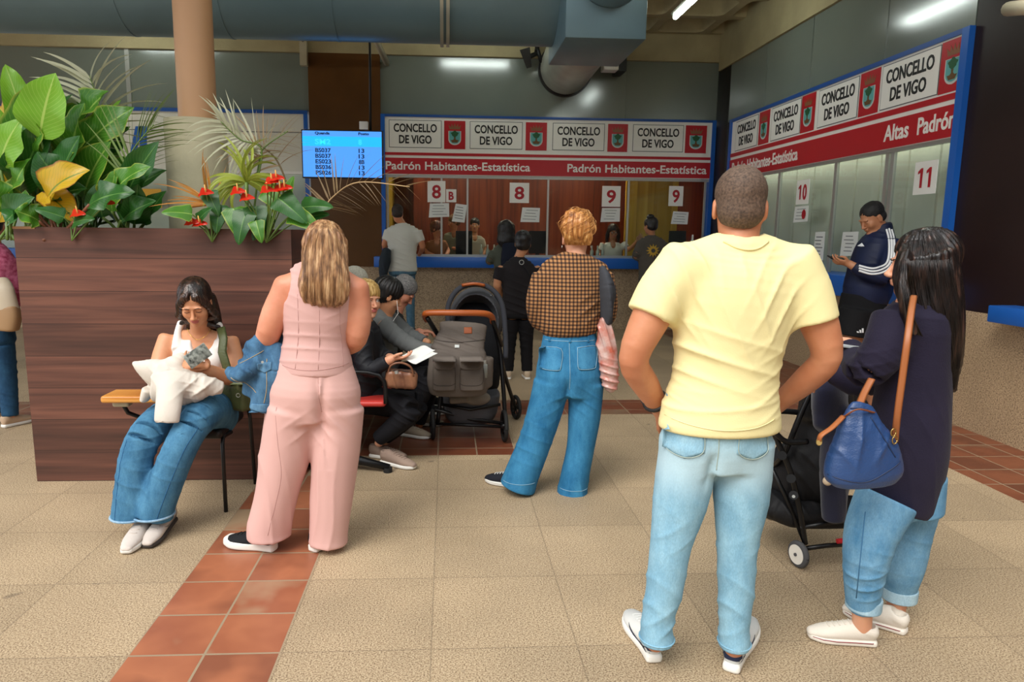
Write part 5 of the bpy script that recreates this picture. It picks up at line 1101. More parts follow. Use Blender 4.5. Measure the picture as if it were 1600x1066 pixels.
def checked_woman():
    Y = 3.92; p = lambda x, y, dy=0.0: P(x, y, Y+dy)
    r = empty('person', (*G(850, 770)[:2], 0), 'woman with messy ginger bun, brown checked shirt and flared blue jeans', 'person')
    hd = Head(p(901, 372, .03), (.1, 1, -.12), sc=.95)
    body = hd.prims()+[limb([p(901, 380, .03), p(900, 398, .01), p(898, 410)], [.05, .05, .07], k=.03), torso([(p(888, 600), .12, .09, XR), (p(888, 570), .15, .11, XR), (p(890, 530), .12, .09, XR), (p(893, 470), .15, .1, XR), (p(896, 430), .15, .09, XR), (p(898, 410), .08, .06, XR)])]
    aL = [p(850, 432), p(842, 470), p(845, 500, .05), p(862, 498, .22)]; aR = [p(940, 432), p(945, 470), p(944, 495, .05), p(930, 480, .25)]
    for A in (aL, aR): body.append(limb(A, [.05, .045, .038, .026], k=.03))
    body += hand_prims(aL[-1], (.6, .8, .1), (0, 0, -1), (0, 1, 0), (.5, .5, .5, .5), .9)+hand_prims(aR[-1], (-.3, 1, .3), (0, .3, -1), (-1, 0, 0), (.5, .5, .5, .5), .9)
    for A in ([p(865, 590), p(835, 670), p(812, 750)], [p(915, 590), p(908, 680), p(896, 765)]): body.append(limb(A, [.08, .055, .035], k=.03))
    sdf_obj('body', body, .005, [SK['fair'], LIP], r)
    # checked shirt: dark brown grid on ochre
    m = bpy.data.materials.new('brown_check_cloth'); m.use_nodes = True; N = NT(m); b_ = N.n['Principled BSDF']; b_.inputs['Roughness'].default_value = .9; tc = N.add('ShaderNodeTexCoord'); sx = N.add('ShaderNodeSeparateXYZ'); N.lk(tc.outputs['Object'], sx.inputs[0]); st_ = []
    for ax in ('X', 'Z'):
        a = N.add('ShaderNodeMath', operation='MULTIPLY'); N.lk(sx.outputs[ax], a.inputs[0]); a.inputs[1].default_value = 1/.021; f = N.add('ShaderNodeMath', operation='FRACT'); N.lk(a.outputs[0], f.inputs[0]); g = N.add('ShaderNodeMath', operation='GREATER_THAN'); N.lk(f.outputs[0], g.inputs[0]); g.inputs[1].default_value = .55; st_.append(g)
    ad = N.add('ShaderNodeMath', operation='ADD'); N.lk(st_[0].outputs[0], ad.inputs[0]); N.lk(st_[1].outputs[0], ad.inputs[1]); hf = N.add('ShaderNodeMath', operation='MULTIPLY'); hf.inputs[1].default_value = .5; N.lk(ad.outputs[0], hf.inputs[0])
    cr = N.add('ShaderNodeValToRGB'); cr.color_ramp.interpolation = 'CONSTANT'; e = cr.color_ramp.elements; e[0].color = (*lin('a5774a'), 1); e[1].position = .9; e[1].color = (*lin('1f1410'), 1); k = e.new(.4); k.color = (*lin('5e3d25'), 1); N.lk(hf.outputs[0], cr.inputs[0]); N.lk(cr.outputs[0], b_.inputs['Base Color'])
    sh = [Loft([(p(889, 519), .15, .12, XR), (p(889, 508), .172, .135, XR), (p(890, 480), .178, .135, XR), (p(894, 440), .176, .12, XR), (p(897, 415), .15, .095, XR), (p(899, 402), .085, .07, XR)], k=.02, cap=.015)]
    for A in (aL, aR): sh.append(Loft([(A[0], .068, .07), (A[1], .072, .07), (A[2], .064, .06), (A[3]*.6+A[2]*.4, .05, .05)], k=.03, cap=.01))
    sh += [limb([p(898, 408), p(858, 424)], [.05, .055], k=.04), limb([p(898, 408), p(936, 424)], [.05, .055], k=.04), Ell(p(901, 392, .02), (.062, .07, .05), None, .005, True)]
    fs = [(p(889, 508, -.1), (1, 0, .2), .008, .05, (.2, .2, .06)), (p(860, 480, -.1), (.6, 0, 1), .007, .06, (.08, .2, .1)), (p(925, 480, -.1), (-.6, 0, 1), .007, .06, (.08, .2, .1)), (p(890, 450, -.1), (1, 0, .3), .005, .08, (.15, .2, .1))]
    t = sdf_obj('checked_shirt', sh, .006, m, r, disp=folds(fs)); b = bvh_of(t)
    V, F = tube_vf([p(900, 402, .02)+(.06*math.cos(a), .06*math.sin(a)-.01, .012*math.sin(a)) for a in np.linspace(-3.5, .36, 20)], .016, 8, True, .55); new_mesh('collar', V, F, m, t)
    dn = denim('mid_blue_denim', '22618c', '3f84ad')
    LL = [(p(862, 600), .105, .105), (p(852, 640), .1, .1), (p(836, 690), .098, .095), (p(816, 740), .112, .1), (p(809, 760), .118, .105)]; RR = [(p(916, 600), .1, .105), (p(913, 650), .093, .098), (p(907, 700), .08, .085), (p(897, 750), .084, .09), (p(894, 772), .09, .095)]
    j = [Loft([(p(889, 615), .17, .12, XR), (p(889, 585), .19, .14, XR), (p(890, 550), .17, .12, XR), (p(890, 515), .145, .1, XR)], k=.02, cap=.01), Loft(LL, k=.025, cap=.006), Loft(RR, k=.025, cap=.006), Ell(p(889, 620, -.16), (.012, .06, .07), None, .04, True)]
    fj = [(p(868, 640, -.1), (-.6, 0, 1), .006, .06, (.1, .2, .1)), (p(912, 640, -.1), (.8, 0, 1), .006, .06, (.1, .2, .1)), (p(840, 690, 0), (.3, 0, 1), .007, .07, .12), (p(907, 700, 0), (-.2, 0, 1), .007, .07, .12), (p(815, 740, 0), (1, 0, .5), .007, .06, .1), (p(896, 750, 0), (1, 0, .3), .007, .06, .1)]
    jn = sdf_obj('flared_jeans', j, .0065, dn, r, disp=folds(fj)); b = bvh_of(jn); th = mat('light_blue_stitch', '8fb4c8', rough=.8)
    for cx, cy in ((860, 560), (917, 558)):
        q = patch_on('back_pocket', b, p(cx, cy, -.1), XR, (0, 0, 1), (0, -1, 0), [(-.062, .06), (.062, .06), (.06, -.05), (.04, -.07), (-.04, -.07), (-.06, -.05)], denim('patch_denim', '2c6b95', '4c90b8'), jn, off=.004)
        line_on('stitching', b, [p(cx, cy, -.1)+(x, 0, z) for x, z in ((-.057, .055), (-.055, -.046), (-.036, -.064), (.036, -.064), (.055, -.046), (.057, .055), (-.057, .055))], (0, -1, 0), th, q, r=.0014, off=.006, k=4)
    line_on('waist_seam', b, [p(x, 533, -.1) for x in (848, 870, 890, 910, 932)], (0, -1, 0), th, jn, r=.0016); line_on('back_seam', b, [p(890, y, -.12) for y in (535, 570, 610)], (0, -1, 0), th, jn, r=.0015)
    for L_ in (LL, RR):
        c = L_[-1][0]; line_on('hem_stitching', b, [c+(x, -.1, .05) for x in (-.09, -.045, 0, .045, .09)], (0, -1, 0), th, jn, r=.0015)
    for x in (860, 890, 920): patch_on('belt_loop', b, p(x, 528, -.1), XR, (0, 0, 1), (0, -1, 0), [(-.006, -.025), (.006, -.025), (.006, .025), (-.006, .025)], dn, jn, off=.005)
    cv = fabric('black_canvas', '20222a'); shoe(r, G(815, 764), G(760, 752), up_m=cv, sole_m=WR, acc=WR, style='canvas', wd=.048, mark=WR); shoe(r, G(893, 775), G(905, 748), up_m=cv, sole_m=WR, style='canvas', wd=.045)
    hm = hair_mat('ginger_hair', '7d4a22', 'b3763c', 'dca364')
    hp = [Ell(hd.w(0, -.018, .038), (.083, .1, .088), hd.R, .02), Ell(p(902, 354, -.03), (.09, .075, .085), None, .02), Ell(p(893, 336, -.03), (.035, .035, .03), None, .02), Ell(p(922, 358, -.03), (.035, .035, .04), None, .02), Cut(hd.w(0, -.03, -.075), (0, .4, -1)), Ell(hd.w(0, .11, -.03), (.06, .07, .09), hd.R, .02, True)]
    h_ = sdf_obj('bun_hair', hp, .005, hm, r, disp=lambda V: grooves(hd, .004, 22)(V)+.008*fbm(V, 30, 8)); rr = random.Random(8); paths = []
    for i in range(190):
        a = rr.uniform(0, 6.28); c = p(902, 353, -.03); R_ = rr.uniform(.06, .1); e_ = rr.uniform(-1, 1.2); q = [c+R_*(1+.15*t*rr.random())*np.array([math.cos(a+t*1.6)*math.cos(e_+t*.9)*1.05, math.sin(a+t*1.3)*math.cos(e_+t*.9)*.8, math.sin(e_+t*.9)*.95]) for t in np.linspace(0, 1, 6)]; paths.append(catmull(q, 3))
    for i in range(120):
        x = rr.uniform(-.07, .07); paths.append(catmull([hd.w(x, -.075-rr.random()*.015, -.05), hd.w(x*1.15, -.12, -.01), hd.w(x*.9, -.112, .06), p(902+x*140, 362-400*abs(x)*.0, -.085)], 4))
    strands('loose_strands', paths, hair_mat('ginger_strand', '96602e', 'cf9450', 'e9bd80'), h_, .0017)
    for q_ in (-1, 1): tube('ear_ring', [hd.w(q_*.084, 0, -.045), hd.w(q_*.086, 0, -.06)], .003, M['alu'], r, 5)
checked_woman()
def plastic_bag():
    Y = 3.85; p = lambda x, y, dy=0.0: P(x, y, Y+dy)
    m = mat('printed_plastic', 'cdb7b0', color2='b9604c', vscale=16, rough=.25, spec=.6); r = empty('plastic_bag', p(950, 600), 'translucent pink-printed plastic bag hanging at the checked woman\'s right side', 'bag')
    pr = [Loft([(p(941, 500), .02, .03, XR), (p(945, 520), .045, .04, XR), (p(950, 560), .055, .05, XR), (p(954, 600), .045, .04, XR), (p(957, 610), .02, .02, XR)], k=.02, cap=.01)]
    sdf_obj('bag_body', pr, .005, m, r, disp=folds([(p(948, 550, -.05), (1, 0, .3), .012, .03, .2), (p(952, 590, -.05), (.3, 0, 1), .01, .04, .12)]))
    tube('bag_handle', [p(941, 502), p(939, 490, .05), p(936, 484, .15)], [.012, .006], m, r, 6)
    dj = empty('dark_jacket', p(950, 460), 'charcoal jacket folded over the checked woman\'s right arm', 'jacket')
    sdf_obj('jacket_cloth', [Loft([(p(938, 428, .06), .03, .08, XR), (p(946, 450, .02), .042, .1, XR), (p(948, 480, .02), .036, .09, XR), (p(947, 500, .03), .028, .07, XR)], k=.02, cap=.015)], .006, fabric('charcoal_cloth', '33353a', '404248'), dj, disp=folds([(p(948, 470), (1, 0, .2), .008, .04, .15)]))
plastic_bag()

def navy_woman():
    Y = 2.35; p = lambda x, y, dy=0.0: P(x, y, Y+dy); FW = unit((-.8, .6, 0)); RT = unit((.6, .8, 0)); CAMX = unit((1, -.1, 0))
    r = empty('person', (*G(1350, 1000)[:2], 0), 'woman with long black hair, dark navy cardigan and rolled jeans', 'person')
    hd = Head(p(1440, 412, .05), (-.93, .38, -.08), sc=.93)
    body = hd.prims()+[limb([p(1440, 420, .05), p(1442, 455, .03), p(1440, 475)], [.048, .05, .08], k=.03), torso([(p(1415, 770, .03), .07, .07, CAMX), (p(1418, 720, .03), .09, .1, CAMX), (p(1425, 620, .03), .08, .1, CAMX), (p(1428, 540, .03), .08, .1, CAMX), (p(1434, 490, .03), .06, .08, CAMX)])]
    aN = [p(1398, 500, -.03), p(1380, 550, -.06), p(1352, 578, -.03), p(1336, 560, .1), p(1325, 538, .2)]; aF = [p(1440, 500, .25), p(1400, 560, .32), p(1350, 600, .38), p(1315, 590, .42), p(1296, 582, .45)]
    for A in (aN, aF): body.append(limb(A, [.035, .04, .034, .03, .024], k=.02))
    body += hand_prims(aN[-1], (-.9, .2, .25), (.1, .5, -1), (0, .6, .8), (.5, .5, .55, .6), .88)+hand_prims(aF[-1], (-.9, -.1, -.35), (.1, .2, -1), (0, .6, .4), (.5, .5, .6, .6), .88)
    kN = [p(1378, 800, -.0), p(1352, 870, -.06), p(1347, 965, -.02), p(1348, 988, -.0)]; kF = [p(1428, 800, .1), p(1415, 870, .1), p(1400, 950, .12), p(1398, 970, .13)]
    for A in (kN, kF): body.append(limb(A, [.06, .048, .034, .034], k=.02))
    sdf_obj('body', body, .0045, [SK['fair'], LIP], r); hd.eyes(r, brow=LASH)
    nv = fabric('dark_navy_knit', '1a1629', '211c31', sheen=.05, nb=.35, ns=160)
    ct = [Loft([(p(1398, 785, .02), .125, .14, CAMX), (p(1402, 770, .02), .128, .145, CAMX), (p(1415, 700, .02), .13, .15, CAMX), (p(1425, 620, .02), .115, .14, CAMX), (p(1428, 550, .02), .11, .145, CAMX), (p(1430, 500, .02), .105, .15, CAMX), (p(1436, 472, .03), .06, .1, CAMX)], k=.02, cap=.012)]
    for A, w0 in ((aN, .075), (aF, .07)): ct.append(Loft([(A[0], w0, w0), (A[1], w0*.95, w0*.95), (A[2], w0*.85, w0*.8), (A[3], w0*.68, w0*.66), (A[3]*.35+A[4]*.65, w0*.6, w0*.58)], k=.04, cap=.008))
    fs = [(p(1375, 560, -.1), (.6, 0, 1), .006, .05, (.08, .2, .08)), (p(1420, 720, -.1), (1, 0, .15), .006, .08, (.12, .3, .2)), (p(1440, 650, -.1), (.8, 0, .4), .005, .07, (.1, .3, .12)), (p(1352, 575, -.05), (-.5, 0, 1), .006, .04, .07)]
    t = sdf_obj('cardigan', ct, .0055, nv, r, disp=folds(fs))
    dn = denim('washed_blue_denim', '4d83ab', '7ba7c4')
    LN = [(p(1385, 780, -.04), .1, .105), (p(1362, 830, -.05), .088, .092), (p(1352, 880, -.05), .073, .078), (p(1348, 925, -.03), .06, .063), (p(1349, 946, -.02), .056, .06)]; LF = [(p(1425, 780, .1), .1, .1), (p(1416, 830, .1), .088, .09), (p(1410, 880, .1), .078, .08), (p(1405, 915, .12), .062, .064), (p(1404, 931, .12), .06, .062)]
    j = [Loft([(p(1415, 790, .02), .12, .13, CAMX), (p(1418, 740, .02), .12, .135, CAMX)], k=.03, cap=.01), Loft(LN, k=.02, cap=.006), Loft(LF, k=.02, cap=.006)]
    fj = [(p(1355, 860, -.1), (.3, 0, 1), .007, .06, .12), (p(1345, 920, -.1), (-.3, 0, 1), .006, .05, .08), (p(1412, 860, 0), (.2, 0, 1), .007, .06, .12)]
    jn = sdf_obj('rolled_jeans', j, .0055, dn, r, disp=folds(fj)); cf = denim('cuff_inside_denim', '86a9bf', 'a9c5d2')
    for L_ in (LN, LF):
        c = L_[-1][0]; sdf_obj('turned_up_cuff', [Loft([(c+(0, 0, -.008), L_[-1][1]*1.07, L_[-1][2]*1.07), (c+(0, 0, .034), L_[-1][1]*1.09, L_[-1][2]*1.09)], cap=.004)], .004, cf, jn)
    b = bvh_of(jn); line_on('side_seam', b, [p(x, y, -.15) for x, y in ((1352, 800), (1344, 850), (1340, 900), (1338, 935))], (0, -1, 0), mat('seam_blue', '3a6c93', rough=.9), jn, r=.002)  # side seam in a deeper blue than the denim
    cv = fabric('cream_canvas', 'd8d0c4'); so = mat('cream_rubber', 'ddd6cb', rough=.5, var=.05); mk = mat('maroon_line', '8a2f3a')
    shoe(r, G(1370, 1008), G(1262, 996), up_m=cv, sole_m=so, acc=cv, style='canvas', mark=mk, wd=.043, slm=.026); shoe(r, G(1418, 992), G(1318, 958), up_m=cv, sole_m=so, acc=cv, style='canvas', mark=mk, wd=.043, slm=.026)
    hm = hair_mat('long_black_hair', '0d0a0b', '1d1513', '4a332a', .3)
    hp = [Ell(hd.w(0, -.02, .04), (.085, .106, .09), hd.R, .02), Loft([(p(1445, 400, .0), .085, .09, CAMX), (p(1452, 440, -.01), .095, .09, CAMX), (p(1462, 500, -.04), .085, .08, CAMX), (p(1474, 560, -.06), .06, .05, CAMX), (p(1484, 595, -.07), .03, .022, CAMX), (p(1490, 610, -.07), .012, .01, CAMX)], k=.04, cap=.01),
          Loft([(p(1412, 400, -.02), .02, .03), (p(1406, 435, -.07), .018, .03), (p(1412, 470, -.1), .018, .025), (p(1425, 520, -.12), .015, .02)], k=.03, cap=.01), Ell(hd.w(0, .115, -.03), (.058, .075, .085), hd.R, .02, True), Ell(hd.w(-.085, .02, -.025), (.03, .03, .035), hd.R, .02, True)]
    h_ = sdf_obj('long_hair', hp, .005, hm, r, disp=grooves(hd, .0035, 30)); b = bvh_of(h_); rr = random.Random(14); paths = []
    for i in range(380):
        k_ = rr.uniform(-1, 1); pts = []; ys = [360, 380, 410, 450, 500, 550, 600+rr.uniform(-25, 12)]; cx = [1440, 1444, 1447, 1452, 1462, 1474, 1484]; hw = [20, 34, 40, 42, 40, 28, 12]
        for y, c_, w_ in zip(ys, cx, hw):
            x = c_+w_*k_*1.0+rr.uniform(-1.5, 1.5); hh = hit(b, x, y, .002+.004*rr.random()); 
            if hh is not None: pts.append(hh)
            elif len(pts) > 3: pts.append(pts[-1]+(.003, 0, -.06))
        if len(pts) > 2: paths.append(catmull(pts, 3))
    strands('hair_strands', paths, hair_mat('black_strand_tone', '0c0909', '1b1311', '38261f', .35), h_, .0013)
    return t
CARD = navy_woman()
def blue_bag():
    Y = 2.1; p = lambda x, y, dy=0.0: P(x, y, Y+dy); lt = mat('navy_blue_leather', '22406f', rough=.38, var=.06, vscale=6, noise=(180, .15)); tn = mat('tan_leather', '9a5a30', rough=.45, var=.1); br = mat('aged_brass', 'a78a52', rough=.3, metal=.9)
    r = empty('shoulder_bag', p(1350, 768), 'royal blue leather shoulder bag with tan strap on the navy woman\'s side', 'bag')
    pr = [Loft([(p(1349, 752), .105, .05, XR), (p(1349, 738), .125, .06, XR), (p(1348, 705), .112, .055, XR), (p(1344, 670), .075, .04, XR), (p(1345, 645), .05, .022, XR), (p(1348, 634), .038, .012, XR)], k=.01, cap=.01, e=2.4)]
    o = sdf_obj('bag_body', pr, .0045, lt, r, disp=folds([(p(1345, 690, -.05), (1, 0, -.15), .008, .06, (.06, .2, .08)), (p(1320, 710, -.05), (1, 0, .7), .005, .07, .06), (p(1385, 700, -.05), (1, 0, -.6), .005, .07, .06)])); b = bvh_of(o); dk = mat('dark_blue_piping', '16284a', rough=.5)
    line_on('piping', b, [p(x, y, -.05) for x, y in ((1284, 742), (1315, 750), (1350, 752), (1385, 735), (1409, 722))], (0, -1, 0), dk, o, r=.002); line_on('zip', b, [p(x, y, -.05) for x, y in ((1322, 645), (1345, 637), (1366, 640))], (0, -1, .3), dk, o, r=.0025)
    line_on('piping', b, [p(x, y, -.05) for x, y in ((1368, 655), (1385, 690), (1400, 715))], (0, -1, 0), dk, o, r=.002)
    def strap(nm, pts, wd): V, F = tube_vf(catmull(pts, 6), wd, 6, True, .25, up=(0, 0, 1)); return new_mesh(nm, V, F, tn, r)
    strap('shoulder_strap', [p(1398, 690, .0), p(1402, 650, -.03), p(1410, 590, -.04), p(1418, 530, -.04), p(1424, 485, .02), p(1428, 462, .12)], .0105)
    strap('carry_handle', [p(1318, 650, .0), p(1300, 668, -.05), p(1283, 680, -.06), p(1279, 690, -.05)], .010); strap('carry_handle', [p(1340, 640, 0), p(1350, 615, .06), p(1362, 592, .09)], .012); strap('carry_handle', [p(1318, 652), p(1340, 640, -.04), p(1366, 645, -.02)], .007)
    for x, y in ((1398, 688), (1396, 676), (1280, 690)): V, F = tube_vf([p(x, y, -.045)+(.008*math.cos(a), 0, .012*math.sin(a)) for a in np.linspace(0, 6.3, 14)], .0022, 6); new_mesh('buckle_ring', V, F, br, r)
    cyl('buckle', p(1280, 692, -.05), p(1280, 692, -.06), .008, br, r, 12)
blue_bag()
def held_tray():
    p = lambda x, y, dy=0.0: P(x, y, 2.5+dy); m = mat('clear_folder_plastic', 'aeb4b6', rough=.2)
    o = box('document_sleeve', -.07, .07, -.06, .06, -.006, .006, m, bev=.003); o.location = tuple(p(1312, 540)); o.rotation_euler = (rad(-8), rad(6), rad(-20)); tag(o, 'clear grey plastic document sleeve in the navy woman\'s hand', 'document sleeve')
held_tray()

def ring_vf(c, ax, R_, r_, n=28, m=8): s_, u_, _ = frame_of(ax); return tube_vf([np.asarray(c)+s_*R_*math.cos(a)+u_*R_*math.sin(a) for a in np.linspace(0, 2*math.pi, n+1)], r_, m, False)
def wheel(parent, c, ax, R_, rub, hubm, wd=.022, spokes=0):
    V, F = ring_vf(c, ax, R_-wd*.6, wd*.62, 32, 10); w_ = new_mesh('wheel', V, F, rub, parent); a = unit(ax)
    if spokes:
        V, F = ring_vf(c, ax, R_*.7, .008, 28, 6); parts = [(V, F)]; s_, u_, _ = frame_of(a)
        for k in range(spokes): t = 2*math.pi*k/spokes; parts.append(tube_vf([np.asarray(c), np.asarray(c)+(s_*math.cos(t)+u_*math.sin(t))*R_*.72], .007, 6))
        parts.append(tube_vf([np.asarray(c)-a*wd, np.asarray(c)+a*wd], .02, 14)); V, F = join_vf(parts); new_mesh('hub', V, F, hubm, w_)
    else:
        cyl('hub', np.asarray(c)-a*wd*.7, np.asarray(c)+a*wd*.7, R_*.72, hubm, w_, 28); cyl('hub_cap', np.asarray(c)-a*wd*.95, np.asarray(c)+a*wd*.95, R_*.12, rub, w_, 12)
    return w_
MB_ = mat('matte_black_tube', '141416', rough=.35, metal=.3); RUB = mat('grey_rubber', '4a4a4c', rough=.8); RUBK = mat('black_rubber', '1a1a1b', rough=.75)
def black_stroller():
    Y = 2.95; p = lambda x, y, dy=0.0: P(x, y, Y+dy); r = empty('stroller', (*G(1275, 868)[:2], 0), 'black folding stroller with white-hubbed wheel between the man and the navy woman', 'stroller')
    wheel(r, G(1246, 886)+(0, 0, .062), (1, .25, 0), .062, RUB, mat('white_hub', 'e6e2d8', rough=.45)); wheel(r, p(1200, 800, .55)*[1, 1, 0]+(0, 0, .062), (1, .25, 0), .062, RUB, RUB); wheel(r, G(1246, 886)+(.42, -.05, .062), (1, .25, 0), .062, RUB, M['white'])
    tube('frame_tube', [p(1258, 850), p(1250, 800), p(1236, 740), p(1215, 690, .02), p(1200, 655, .03)], .013, MB_, r, 8, smoothpath=4)
    tube('frame_tube', [p(1196, 735, .3), p(1222, 715, .1), p(1250, 650, .05), p(1278, 590, .05), p(1290, 570, .06)], .013, MB_, r, 8, smoothpath=4)
    tube('frame_tube', [p(1258, 850)+(.42, 0, 0), p(1250, 800)+(.42, 0, 0), p(1215, 690, .02)+(.42, 0, 0)], .013, MB_, r, 8, smoothpath=4)
    tube('axle', [p(1252, 858), p(1290, 853), p(1330, 850)], .011, MB_, r, 8); tube('frame_tube', [p(1250, 825), p(1290, 818), p(1335, 812)], .011, MB_, r, 8)
    tube('frame_tube', [p(1200, 720, .1), p(1225, 770, .05), p(1256, 845)], .010, MB_, r, 8)
    tube('handle_bar', [p(1262, 690), p(1228, 690, .0), p(1208, 670, .0), p(1206, 652, .03), p(1216, 643, .08), p(1252, 645, .1)], .013, MB_, r, 10, smoothpath=5)
    for x, y in ((1222, 712), (1236, 748), (1240, 774)): cyl('joint', p(x, y, -.02), p(x, y, .03), .02, MB_, r, 14)
    cyl('rivet', p(1240, 776, -.025), p(1240, 776, -.02), .007, M['alu'], r, 10); cyl('brake_pedal', p(1308, 846, -.03), p(1318, 845, -.03), .012, M['red'], r, 8)
    bf = fabric('black_nylon', '151517', '1e1e21', rough=.6)
    sdf_obj('basket', [Loft([(p(1190, 775, .3), .02, .1), (p(1215, 790, .15), .09, .07), (p(1240, 800, .1), .085, .07), (p(1280, 800, .1), .07, .08), (p(1330, 800, .1), .05, .08)], k=.02, cap=.02)], .007, bf, r, disp=folds([(p(1230, 795), (1, 0, .5), .01, .08, .15)]))
    sdf_obj('seat', [Loft([(p(1215, 730, .2), .04, .12), (p(1255, 740, .12), .09, .15), (p(1290, 720, .12), .14, .16), (p(1300, 660, .15), .12, .15), (p(1305, 600, .18), .1, .12)], k=.02, cap=.03), Loft([(p(1290, 650, .1), .1, .16), (p(1292, 600, .12), .09, .15)], k=.03, cap=.03)], .008, bf, r, disp=folds([(p(1270, 720), (1, 0, 1), .008, .08, .15)]))
    nv = fabric('navy_fleece', '191a2b', '20223a', sheen=.3); c = empty('navy_coat', p(1300, 660), 'dark navy fleece coat draped over the black stroller', 'coat')
    sdf_obj('coat_cloth', [Loft([(p(1318, 572, .1), .06, .1), (p(1300, 600, .03), .07, .12), (p(1296, 640, .0), .07, .1), (p(1288, 665, -.02), .045, .07)], k=.03, cap=.03), Loft([(p(1315, 640, .0), .06, .1), (p(1305, 720, -.02), .06, .08), (p(1303, 775, -.03), .055, .06), (p(1303, 808, -.03), .05, .05)], k=.03, cap=.015)], .006, nv, c, disp=folds([(p(1290, 620), (.7, 0, .7), .01, .05, .12), (p(1303, 770), (1, 0, .2), .007, .04, .12)]))
    sdf_obj('soft_toy_ball', [Ell(p(1293, 752, -.1), .02)], .004, mat('cream_felt', 'd9c3a8', rough=.9), c)
black_stroller()

def tracksuit_man():
    Y = 5.72; p = lambda x, y, dy=0.0: P(x, y, Y+dy); FW = (-.95, .2, 0); DX = unit((.9, -.3, 0))
    r = empty('person', (p(1360, 400)[0], Y, 0), 'man in a black cap-like crop and navy striped track jacket reading his phone by the right windows', 'person')
    r['label'] = 'dark-haired man in navy striped track jacket reading his phone'
    hd = Head(p(1363, 340), (-.9, -.12, -.55), sc=1.0)
    body = hd.prims(lids=True)+[limb([p(1370, 348), p(1376, 362), p(1378, 380)], [.058, .062, .08], k=.03), torso([(p(1352, 470), .1, .09, DX), (p(1362, 430), .13, .11, DX), (p(1372, 385), .14, .13, DX), (p(1376, 365), .08, .07, DX)])]
    aN = [p(1394, 382, -.12), p(1392, 410, -.2), p(1382, 430, -.2), p(1352, 425, -.16), p(1326, 412, -.1)]; aF = [p(1355, 385, .18), p(1350, 415, .2), p(1345, 425, .18), p(1328, 412, .05)]
    body += [limb(aN, [.055, .05, .045, .04, .03], k=.03), limb(aF, [.05, .045, .04, .03], k=.03)]
    body += hand_prims(aN[-1], (-.95, .1, .15), (0, .5, .9), (0, -.6, .8), (.5, .5, .6, .6), .95)+hand_prims(aF[-1], (-.9, -.1, .1), (0, -.5, .9), (0, .6, .6), (.5, .5, .6, .6), .95)
    for dx, dy in ((-12, -.1), (14, .12)): body.append(limb([p(1350+dx*.6, 490, dy*.6), p(1342+dx, 540, dy), p(1345+dx, 600, dy), p(1350+dx, 640, dy)], [.085, .07, .062, .04], k=.03))
    sdf_obj('body', body, .0055, [SK['olive'], LIP], r)
    tube('eyebrow', [hd.w(x, .098-abs(x-.02)*.2, z) for x, z in ((-.014, .017), (-.028, .023), (-.048, .017))], .004, LASH, r, 5)
    hm = mat('short_black_hair', '0e0c0c', rough=.7, var=.3, vscale=90)
    sdf_obj('hair', [Ell(hd.w(0, -.018, .045), (.08, .1, .084), hd.R, .01), Ell(hd.w(0, -.04, -.02), (.076, .07, .055), hd.R, .02), Ell(hd.w(0, .125, -.005), (.07, .065, .075), hd.R, .01, True)]+[Ell(hd.w(q*.088, .005, -.035), (.02, .02, .035), hd.R, .01, True) for q in (-1, 1)], .006, hm, r, disp=lambda V: .003*fbm(V, 80, 8))
    nv = fabric('navy_polyester', '111830', '172040', rough=.5); wt = mat('white_stripe', 'e2e4e6', rough=.6)
    jk = [Loft([(p(1352, 470), .17, .165, DX), (p(1356, 450), .19, .18, DX), (p(1364, 415), .18, .17, DX), (p(1372, 385), .16, .155, DX), (p(1378, 362), .09, .09, DX), (p(1378, 352), .075, .075, DX)], k=.03, cap=.015), Loft([(a, w_, w_) for a, w_ in zip(aN[:4]+[aN[3]*.4+aN[4]*.6], (.085, .085, .08, .062, .05))], k=.04, cap=.01), Loft([(a, w_, w_) for a, w_ in zip(aF[:3]+[aF[2]*.4+aF[3]*.6], (.08, .08, .07, .05))], k=.04, cap=.01)]
    t = sdf_obj('track_jacket', jk, .007, nv, r, disp=folds([(p(1385, 425, -.2), (.5, 0, 1), .01, .05, .1), (p(1350, 450, -.1), (.4, 0, 1), .008, .06, .15)])); b = bvh_of(t)
    for k in (-1, 0, 1):
        q = [(1389+k*4, 357+abs(k)*1.5), (1393+k*4, 375), (1393+k*4, 398), (1389+k*4, 413+k*1.5), (1378+k*3, 421+k*4), (1362, 424+k*4.4), (1342, 419+k*4)]
        pts = [h for h in (hit(b, v[0], v[1], .0) for v in catmull([np.array([x, y, 0.]) for x, y in q], 6)) if h is not None]
        if len(pts) > 2: V, F = tube_vf(pts, .0085, 6); new_mesh('sleeve_stripe', V, F, wt, t)
    patch_on('chest_mark', b, p(1352, 383, -.15), XR, (0, 0, 1), (-.3, -1, 0), [(-.02, -.012), (.02, -.012), (.008, .016), (-.004, .004)], wt, t, off=.003)
    bs = fabric('black_shorts_cloth', '0f0f12'); sh = [Loft([(p(1345, 500), .19, .17, DX), (p(1350, 462), .175, .16, DX)], k=.03, cap=.015)]
    for dx, dy in ((-12, -.1), (14, .12)): sh.append(Loft([(p(1350+dx, 485, dy), .12, .13), (p(1344+dx, 510, dy), .13, .13), (p(1341+dx, 523, dy), .13, .13)], k=.03, cap=.008))
    s = sdf_obj('shorts', sh, .007, bs, r, disp=folds([(p(1345, 505, -.1), (1, 0, .3), .008, .06, .15)])); b = bvh_of(s); o_ = p(1337, 518, -.15)
    for k in range(3): patch_on('bar_mark', b, o_, XR, (0, 0, 1), (0, -1, 0), [(-.034+k*.02, 0), (-.02+k*.02, 0), (-.026+k*.02+.0, .012+k*.012), (-.034+k*.02-.005, .009+k*.012+.003)], wt, s, off=.004, res=6)
